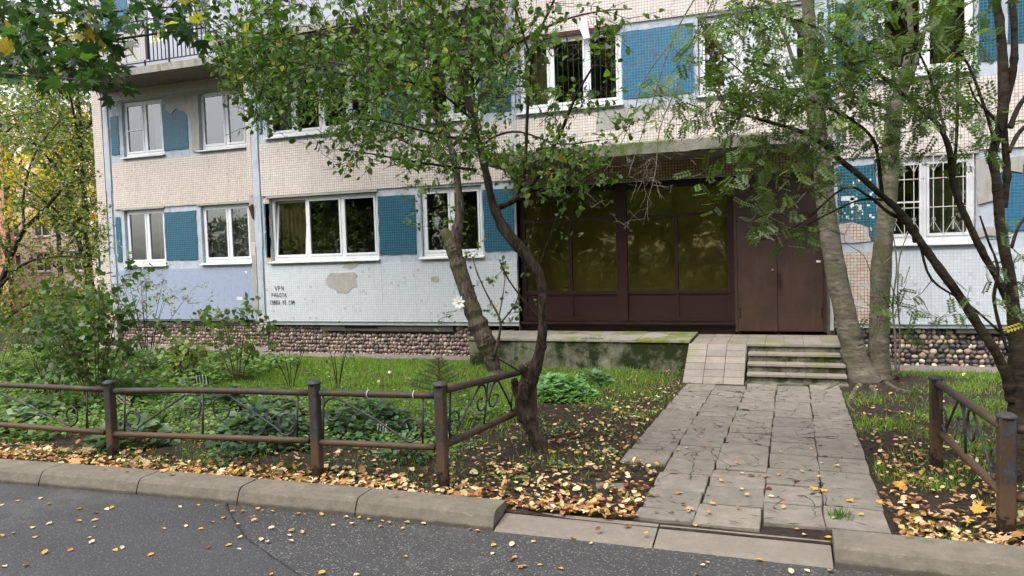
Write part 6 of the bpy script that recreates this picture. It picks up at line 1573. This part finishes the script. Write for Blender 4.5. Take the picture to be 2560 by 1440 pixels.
# fallen leaves
FL = [srgb(222, 190, 144), srgb(206, 166, 118), srgb(186, 138, 90), srgb(228, 206, 164), srgb(158, 108, 72), srgb(216, 166, 70), srgb(116, 76, 52), srgb(110, 50, 40)]
FW_ = [4.5, 4.5, 3.5, 3, 3.4, 1.2, 3, .8]
def litter_density(x, y):
    d = np.zeros_like(x)
    left = x < 0
    strip = np.exp(-((y-5.62)/.33)**2)*np.where(left, np.clip(.7+.5*n2(x, y, 1.1, 1), .25, 1), 1.0)
    d = np.maximum(d, strip)
    near_path = np.exp(-((x+1.55)/.95)**2)*np.clip(1.15-(y-5.5)/7.0, 0, 1)**.8
    d = np.maximum(d, np.where(left, near_path*np.clip(.65+.6*n2(x, y, 1.5, 3), .15, 1), 0))
    reg = sm(x, -3.4, -2.6)*(1-sm(y, 7.6, 9.5))*np.clip(.55+.5*n2(x, y, 1.7, 2), .15, 1); d = np.maximum(d, np.where(left, reg*.75, 0))
    rt = np.exp(-((x-.95)/1.1)**2)*np.clip(1.15-(y-5.5)/4.2, .06, 1)*np.clip(.7+.6*n2(x, y, 1.4, 5), .2, 1); d = np.maximum(d, np.where(left, 0, rt))
    bed = .10*(1-sm(y, 6.5, 9.5)); d = np.maximum(d, bed)
    d = np.maximum(d, .035)
    d = d*(1-.7*np.exp(-((x+2.15)**2+(y-6.75)**2)/.12))
    return d
k = 38000; X = rg.uniform(-12, 4.2, k); Y = 5.42+8.0*rg.random(k)**1.6
m = (rg.random(k) < litter_density(X, Y)) & ~onpath(X, Y) & ~inplat(X, Y)
X, Y = X[m], Y[m]; k = len(X)
def lay(lv, X, Y, Z, tm, S, tilt=.28, squash=1., cols=FL, wts=FW_):
    kk = len(X); T = np.stack([rg.normal(0, 1, kk), rg.normal(0, 1, kk), rg.normal(0, tilt, kk)], 1); N = np.stack([rg.normal(0, tilt, kk), rg.normal(0, tilt, kk), np.ones(kk)], 1)
    lv.add(tm, np.stack([X, Y, Z], 1), T, N, S, palette(kk, cols, wts, .22), squash)
lv = Leaves(); h = rg.random(k)*.018+.012+.02*litter_density(X, Y)
msk = rg.random(k)
T_CURL = (np.array([[0, 0, 0.02], [0.33, 0.25, 0.20], [0.30, 0.72, 0.14], [0, 1.02, 0.16], [-0.30, 0.72, 0.24], [-0.36, 0.28, 0.13], [0, .5, 0.0]], float), [(0, 1, 6), (1, 2, 6), (2, 3, 6), (3, 4, 6), (4, 5, 6), (5, 0, 6)])
for lo, hi, tm, s0, s1 in ((0, .62, T_CURL, .026, .048), (.62, .95, T_CURL, .042, .066), (.95, 1.01, T_MAPLE, .08, .13)):
    mm = (msk >= lo) & (msk < hi)
    if tm is T_MAPLE: mm &= (Y < 8)
    lay(lv, X[mm], Y[mm], GZn(X[mm], Y[mm])+h[mm], tm, rg.uniform(s0, s1, mm.sum())*np.where((Y[mm] < 6.4) & (rg.random(mm.sum()) < .3), 1.45, 1.0))
print('litter', k)
o = lv.build('leaf_litter', 'leaf_dry'); tag(o, 'thick litter of tan and yellow fallen leaves over dark soil along the kerb and path', 'leaf litter')
lv = Leaves()     # twigs and crumbs on the soil
k = 2600; X = rg.uniform(-4, 3, k); Y = rg.uniform(5.45, 12, k); m = ~onpath(X, Y) & ~inplat(X, Y); X, Y = X[m], Y[m]; k = len(X)
a = rg.uniform(0, 2*PI, k); lv.add(T_NARROW, np.stack([X, Y, GZn(X, Y)+.014], 1), np.stack([np.cos(a), np.sin(a), rg.normal(0, .1, k)], 1), np.tile([0, 0, 1.], (k, 1)), rg.uniform(.04, .16, k), palette(k, [(.04, .03, .022), (.09, .07, .05)], [1, 1]), .18)
k = 500; X = rg.uniform(-1.5, .75, k); Y = rg.uniform(5.45, 12, k); a = rg.normal(0, .9, k)
lv.add(T_NARROW, np.stack([X, Y, 0.1-.03*np.clip((Y-8)/4, 0, 1)+.020], 1), np.stack([np.cos(a), np.sin(a), rg.normal(0, .03, k)], 1), np.tile([0, 0, 1.], (k, 1)), rg.uniform(.03, .13, k), palette(k, [(.035, .028, .02)], [1]), .1)
o = lv.build('twig_litter', 'leaf_dry'); tag(o, 'thin dark twigs strewn over soil and paving slabs', 'twig litter')

# single leaves one can count: on the asphalt, the kerb and the slabs
leafmesh = {}
def one_leaf(kind, col):
    key = (kind, col)
    if key in leafmesh: return leafmesh[key]
    tm = {'c': T_CURL, 'm': T_MAPLE, 'o': T_OVATE}[kind]; lv = Leaves()
    lv.add(tm, [[0, 0, 0]], [[0, 1, .05]], [[.1, 0, 1]], 1.0, [FL[col][:3] if col < 8 else (.12, .16, .05)])
    o = lv.build('fallen_leaf', 'leaf_dry', None, None); me = o.data; bpy.data.objects.remove(o); leafmesh[key] = me; return me
cnames = {0: 'pale tan', 1: 'tan', 2: 'light brown', 3: 'cream', 4: 'brown', 5: 'yellow', 6: 'dark brown', 7: 'dark red', 8: 'green'}
def put(px, py, z, kind, col, size, where):
    p = atz(px, py, z); me = one_leaf(kind, col); o = link('fallen_leaf', me, None, (p.x, p.y, z+.006))
    o.scale = (size, size, size); o.rotation_euler = (rnd.uniform(-.15, .15), rnd.uniform(-.15, .15), rnd.uniform(0, 6.28))
    lb = '%s fallen %sleaf lying on the %s' % (cnames[col], {'m': 'maple ', 'c': '', 'o': 'round '}[kind], where)
    tag(o, lb, 'fallen leaf', 'single fallen leaves on the '+where)
ROADL = [(5, 1262), (48, 1255), (100, 1250), (116, 1264, 4), (206, 1272, 5), (262, 1273, 3), (275, 1274, 5), (248, 1283, 6), (205, 1304, 5), (228, 1305, 1), (78, 1323, 3), (115, 1314, 3), (242, 1317, 3), (30, 1334, 5), (8, 1343, 5), (87, 1347, 1), (230, 1345, 5), (222, 1361, 3), (107, 1388, 5), (170, 1381, 2), (282, 1375, 5), (305, 1375, 3), (68, 1413, 5), (18, 1418, 3),
         (453, 1271, 3), (497, 1266, 5), (560, 1294, 5), (598, 1310, 3), (415, 1324, 1), (463, 1320, 3), (495, 1325, 5), (538, 1307, 2), (575, 1282, 2), (612, 1278, 5), (630, 1292, 5), (645, 1275, 1), (628, 1305, 1), (592, 1348, 3), (580, 1362, 5), (517, 1374, 6), (592, 1374, 3), (370, 1392, 5), (652, 1354, 3), (670, 1324, 3), (665, 1354, 3), (735, 1328, 1), (728, 1341, 3), (735, 1355, 3), (757, 1335, 1), (737, 1326, 2), (827, 1315, 3), (872, 1294, 3), (880, 1308, 3), (895, 1294, 5), (807, 1290, 5), (752, 1285, 5), (765, 1288, 2), (685, 1280, 1), (660, 1278, 2), (925, 1298, 5), (960, 1305, 3), (975, 1310, 2), (955, 1315, 5), (1000, 1324, 5), (1025, 1308, 1), (1065, 1311, 3), (1175, 1323, 2), (1200, 1328, 5), (1020, 1393, 5), (1228, 1368, 5), (1228, 1389, 3), (1275, 1368, 3), (1278, 1398, 2), (675, 1437, 5), (796, 1437, 5), (900, 1437, 3), (1305, 1412, 2, 'm'), (1342, 1415, 2), (1410, 1425, 5), (1278, 1398, 6), (1328, 1357, 3), (1474, 1359, 3), (1440, 1349, 2), (1775, 1410, 5), (1750, 1413, 3), (1908, 1403, 5), (1980, 1437, 3), (2025, 1432, 3), (2075, 1425, 2), (1745, 1437, 5)]
for i, q in enumerate(ROADL):
    col = q[2] if len(q) > 2 else rnd.choice([0, 1, 3, 5, 2]); kd = q[3] if len(q) > 3 else ('o' if i % 5 == 0 else 'c')
    put(q[0], q[1], .034, kd, col, rnd.uniform(.035, .055) if kd != 'm' else .09, 'dark asphalt')
for px, py, col, kd in [(1645, 1280, 8, 'o'), (1680, 1282, 8, 'o'), (1700, 1262, 7, 'c'), (1735, 1270, 1, 'm'), (1775, 1262, 1, 'm'), (1720, 1278, 0, 'c'), (1772, 1285, 2, 'c'), (1600, 1250, 2, 'c'), (1650, 1240, 5, 'c'), (1620, 1225, 7, 'm'), (1850, 1270, 2, 'c'), (1860, 1238, 1, 'c'), (1805, 1205, 1, 'c'), (1890, 1188, 6, 'm'), (1905, 1190, 2, 'm'), (1860, 1185, 3, 'c'), (1945, 1190, 2, 'c'), (2010, 1182, 1, 'c'), (2045, 1195, 5, 'c'), (2048, 1228, 5, 'm'), (2070, 1232, 5, 'm'), (1980, 1205, 7, 'm'), (1935, 1222, 7, 'm'), (1920, 1242, 3, 'c'), (1955, 1272, 1, 'c'), (2110, 1252, 5, 'm'), (2185, 1255, 5, 'm'), (2145, 1290, 5, 'c'), (2128, 1285, 2, 'c'), (2090, 1295, 3, 'c'), (2250, 1240, 3, 'c'), (1840, 1160, 2, 'c'), (1720, 1120, 3, 'c'), (1690, 1125, 1, 'c'), (1765, 1122, 6, 'c'), (1830, 1090, 4, 'c'), (1755, 1095, 1, 'c'), (1675, 1105, 4, 'c'), (2045, 1115, 7, 'c'), (2030, 1125, 1, 'c'), (2060, 1158, 3, 'c'), (2085, 1165, 3, 'c'), (1955, 1133, 1, 'c'), (2140, 1115, 1, 'c'), (1870, 1070, 4, 'c'), (1700, 1075, 6, 'c'), (1860, 1225, 3, 'c'), (1700, 1230, 2, 'm')]:
    p = atz(px, py, .1); zz = GB(p.y)+.018; put(px, py, zz, kd, col, .045 if kd != 'm' else .095, 'paving slabs')
for px, py, col in [(1510, 975, 2), (1600, 1180, 3), (1905, 1325, 5)]: pass
for px, py, col, kd in [(1850, 1322, 4, 'm'), (1800, 1318, 2, 'm'), (1825, 1324, 2, 'm'), (1785, 1313, 5, 'c'), (1740, 1318, 0, 'c'), (2000, 1325, 1, 'c'), (2060, 1345, 5, 'c'), (2015, 1338, 3, 'c'), (1560, 1318, 6, 'c'), (1490, 1328, 6, 'c'), (1605, 1335, 5, 'c')]:
    put(px, py, .088, kd, col, .05 if kd == 'c' else .11, 'lowered kerb edge')
for px, py, col, kd in [(440, 1185, 5, 'm'), (420, 1177, 5, 'c'), (395, 1180, 1, 'm'), (545, 1265, 3, 'c'), (265, 1173, 0, 'c'), (318, 1180, 4, 'c'), (994, 1239, 2, 'c')]:
    put(px, py, .18, kd, col, .05 if kd == 'c' else .09, 'raised kerb')

ones = [o for o in COL.objects if o.name.startswith('fallen_leaf')]
ordn = ['leftmost']+[w+' from left' for w in ('second', 'third', 'fourth', 'fifth', 'sixth', 'seventh', 'eighth', 'ninth', 'tenth', 'eleventh', 'twelfth')]
by = {}
for o in ones:
    x, y = o.location.x, o.location.y; b = o['label']
    if 'dark asphalt' in b:
        zone = ('close under the kerb' if y > kerb_y(x)-.28 else ('in mid-road' if y > kerb_y(x)-.85 else 'near the picture bottom'))
        side = 'smooth newer asphalt' if x < -3.6 else 'speckled older asphalt'
        b = b.replace('lying on the dark asphalt', '%s on the %s' % (zone, side))
    elif 'slabs' in b: b = b.replace('lying on the paving slabs', 'on the slabs ' + ('nearest the kerb' if y < 6.3 else ('midway up the path' if y < 8.2 else 'far up the path')))
    by.setdefault(b, []).append(o)
for b, l in by.items():
    l.sort(key=lambda o: o.location.x/o.location.y)
    for i, o in enumerate(l): o['label'] = b if len(l) == 1 else b + ', ' + ordn[min(i, 11)]

# ------------------------------------------------------------------ small things in the garden
c0 = at(1147, 756, 11.2)
fl = thing('flower_ornament', 'white plastic daisy with yellow centre fixed to the sawn tree trunk', 'ornament', tuple(c0))
for i in range(8):
    a = i*PI/4+.2; d = Vector((math.cos(a), -.15, math.sin(a))); n_ = Vector((-math.sin(a), 0, math.cos(a))); l = .125*(1 if i not in (5, 6) else .9)
    MB().add([c0+d*.02, c0+d*l*.6+n_*.026, c0+d*l, c0+d*l*.6-n_*.026, c0+d*.02+Vector((0, .006, 0)), c0+d*l*.6+n_*.026+Vector((0, .006, 0)), c0+d*l+Vector((0, .006, 0)), c0+d*l*.6-n_*.026+Vector((0, .006, 0))],
             [(0, 3, 2, 1), (4, 5, 6, 7), (0, 1, 5, 4), (1, 2, 6, 5), (2, 3, 7, 6), (3, 0, 4, 7)]).build('petal', 'petal', fl)
V, F = stone_geo(5); MB().add([(c0.x+v[0]*.028, c0.y-.01+v[1]*.015, c0.z+v[2]*.028) for v in V], F).build('flower_centre', 'yellow_core', fl, smooth=True)
MB().tube([c0, c0+Vector((.05, .12, -.02)), c0+Vector((.11, .3, -.05))], .004, 5).build('stalk', 'leaf', fl)
# white rose and a torn scrap of white cloth
for px, py, s_, lb, st in ((731, 921, .035, 'small white rose bloom on the lawn left of the bare rose stems', 1), (975, 960, .045, 'crumpled white paper flower standing on the lawn', 0)):
    c0 = atz(px, py, .06); t = thing('white_flower', lb, 'flower', (c0.x, c0.y, GZ(c0.x, c0.y)))
    zc = GZ(c0.x, c0.y)+.14
    for i in range(9):
        a = i*2.1; b = .5+.4*(i % 3); d = Vector((math.cos(a)*b, math.sin(a)*b, .6)); u = d.cross(Vector((0, 0, 1))).normalized(); q = Vector((c0.x, c0.y, zc))
        MB().add([q, q+d*s_*.8+u*s_*.6, q+d*s_*1.4, q+d*s_*.8-u*s_*.6], [(0, 1, 2, 3)]).build('petal', 'petal', t)
    MB().tube([(c0.x, c0.y, zc-.15), (c0.x, c0.y, zc)], .004, 5).build('stem', 'stem_brown', t)
# wire edging and the black-white ornaments
c0, c1 = atz(205, 1010, .15), atz(320, 1025, .15)
le = thing('lattice_edging', 'low tan plastic lattice edging behind the first fence post', 'edging', tuple((c0+c1)/2))
mb = MB(); a = Vector((c0.x, c0.y, .1)); b = Vector((c1.x+.05, c1.y, .1)); k = 9; hgt = .24
for i in range(k):
    for s_ in (0, 1):
        for j in range(4):
            t0 = (i+(j % 2 if s_ == 0 else 1-j % 2))/k; t1 = (i+(1-j % 2 if s_ == 0 else j % 2))/k
            mb.bar(a.lerp(b, min(t0, 1))+Vector((0, 0, hgt*j/4)), a.lerp(b, min(t1, 1))+Vector((0, 0, hgt*(j+1)/4)), .009)
mb.build('lattice', 'lattice_tan', le)
for nm, px, px2, py, lb, tilt_ in (('picket_edging', 490, 522, 968, 'black and white striped edging slats under the pale-leaved shrub', 0), ('striped_edging', 935, 962, 1110, 'black and white striped edging in the dark perennial', .6)):
    c0, c1 = atz(px, py, .08), atz(px2, py, .08); t = thing(nm, lb, 'edging', tuple((c0+c1)/2))
    for i in range(9):
        p = c0.lerp(c1, i/8); MB().bar((p.x, p.y, GZ(p.x, p.y)), (p.x+tilt_*.1, p.y-.02, GZ(p.x, p.y)+.20), .011, .006).build('slat', 'petal' if i % 2 else 'ink', t)
c0 = atz(458, 975, .08); so = thing('flower_ornament', 'white petals of a plastic garden flower on the ground under the pale shrub', 'ornament', tuple(c0))
for i in range(7):
    a = i*.9; zc = .22; MB().bar((c0.x, c0.y, zc), (c0.x+.08*math.cos(a), c0.y, zc+.06*math.sin(a)), .026, .008).build('petal', 'petal', so)
MB().tube([(c0.x, c0.y+.01, .02), (c0.x, c0.y+.01, zc)], .006, 5).build('stalk', 'stem_brown', so)
# stones bordering the bed, fallen bough
for i, (px, py, s_, lb) in enumerate([(428, 1086, .13, 'flat mossy stone bordering the bed'), (500, 1078, .15, 'rounded mossy stone right of the flat one'), (385, 1100, .07, 'small grey stone left of the flat one'), (640, 1075, .1, 'grey stone under the middle rail'), (1208, 1035, .1, 'grey stone behind the return of the fence'), (520, 1040, .12, 'stone behind the lily leaves')]):
    c0 = atz(px, py, .08); V, F = stone_geo(40+i); z = GZ(c0.x, c0.y)
    o = MB().add([(c0.x+v[0]*s_, c0.y+v[1]*s_*.8, z+.02+v[2]*s_*.45) for v in V], F).build('garden_stone', 'garden_stone', smooth=True); tag(o, lb, 'stone', 'stones bordering the flower bed')
a, b = atz(1165, 1025, .1), atz(1198, 1052, .1); o = MB().tube([a+Vector((0, 0, .06)), (a+b)/2+Vector((0, 0, .05)), b+Vector((0, 0, .03))], [.026, .022, .016], 8).build('fallen_branch', 'bark_pale', smooth=True); tag(o, 'short pale fallen branch behind the fence return', 'branch')
# plants on the window board inside
def potplant(px, kind, pw, lb, mat, hh):
    X = fx(px, 620, YW+.2); t = thing('potted_plant', lb, 'potted plant', (X, YW+.2, ZB1+.06)); z = ZB1+.055
    MB().lathe((X, YW+.2, z), [(pw*.75, 0), (pw, .11), (pw*1.08, .115), (pw*1.08, .14), (pw*.9, .14)], 14).build('pot', mat, t, smooth=True)
    if kind == 'bare':
        MB().tube([(X, YW+.2, z+.12), (X+.02, YW+.2, z+hh*.6), (X-.01, YW+.2, z+hh)], [.012, .007, .005], 6).build('stem', 'twig_grey', t); n_l = 10; c = [X, YW+.2, z+hh]; sp_ = .05
    else: n_l = 60; c = [X, YW+.2, z+.14+hh*.45]; sp_ = hh*.42
    lv = Leaves(); P = np.array(c)+rg.normal(0, 1, (n_l, 3))*[sp_, .05, sp_*.7]; T = P-np.array([X, YW+.2, z+.12]); lv.add(T_OVATE if kind != 'spiky' else T_NARROW, P, T+rg.normal(0, .2, (n_l, 3)), rg.normal(0, .6, (n_l, 3))+[0, -1, 1], .11, palette(n_l, [(.07, .13, .04), (.10, .18, .05)], [1, 1]))
    lv.build('foliage', 'leaf', t)
potplant(720, 'bush', .1, 'bushy green plant behind the tilted pane', 'pot_white', .34); potplant(792, 'spiky', .07, 'spiky plant in a white pot behind the middle pane', 'pot_white', .42)
potplant(818, 'bush', .1, 'broad green plant behind the middle pane', 'concrete_grey', .36); potplant(847, 'bush', .055, 'plant in a tall white pot by the mullion', 'pot_white', .3)
potplant(886, 'bare', .07, 'thin stem in a yellow pot behind the right pane', 'terracotta', .38); potplant(911, 'bare', .095, 'small leafless tree in a wide pale pot behind the right pane', 'pot_white', .4)

# ------------------------------------------------------------------ far buildings at the left
fb = thing('far_building', 'pale pink far building glimpsed through the leaves at the left', 'building', (-42, 46, 0))
holes = []
for r_ in range(5):
    for c_ in range(12): holes.append((-62+c_*3.4, -60.2+c_*3.4, 1.6+r_*2.9, 3.2+r_*2.9))
wall_with_holes(-64, -22, 0, 15, 45.0, 45.3, holes, 'wall', 'far_beige', fb)
box('wall', (-64, 45.6, 0), (-22, 58, 15), 'far_beige', fb)
wm = None
for h_ in holes:
    m_ = MB(); m_.box((h_[0], 45.12, h_[2]), (h_[1], 45.16, h_[2]+.1)); m_.box((h_[0], 45.12, h_[3]-.1), (h_[1], 45.16, h_[3])); m_.box((h_[0], 45.12, h_[2]), (h_[0]+.1, 45.16, h_[3])); m_.box((h_[1]-.1, 45.12, h_[2]), (h_[1], 45.16, h_[3])); m_.box(((h_[0]+h_[1])/2-.05, 45.12, h_[2]), ((h_[0]+h_[1])/2+.05, 45.16, h_[3]))
    m_.box((h_[0]-.1, 44.9, h_[2]-.08), (h_[1]+.1, 45.0, h_[2]-.02))
    w_ = m_.build('window', 'white_plastic', fb); box('pane', (h_[0], 45.2, h_[2]), (h_[1], 45.24, h_[3]), 'far_glass', w_)
rb_ = thing('far_building', 'red brick far building at the left picture edge', 'building', (-46, 41, 0))
RX = at(30, 700, 40).x
box('wall', (RX-26, 40, 0), (RX, 40.4, 12), 'far_red', rb_)
for i in range(5):
    for j in range(3):
        o = box('window', (RX-22+i*4.2, 39.94, 1.5+j*2.9), (RX-20.4+i*4.2, 39.99, 3.0+j*2.9), 'white_plastic', rb_); box('pane', (RX-21.9+i*4.2, 39.9, 1.6+j*2.9), (RX-20.5+i*4.2, 39.93, 2.9+j*2.9), 'far_glass', o)
# a low red-leaved bush where red shows between the stems
sr = shrub('red_bush', 'red autumn bush glimpsed behind the thin left tree', 'shrub', at(45, 800, 19).x, 19, 1.6, 1.6, 10, .12, T_OVATE, [(.45, .07, .08), (.5, .22, .18), (.35, .2, .06)], [2, 2, 3], 5, 51)
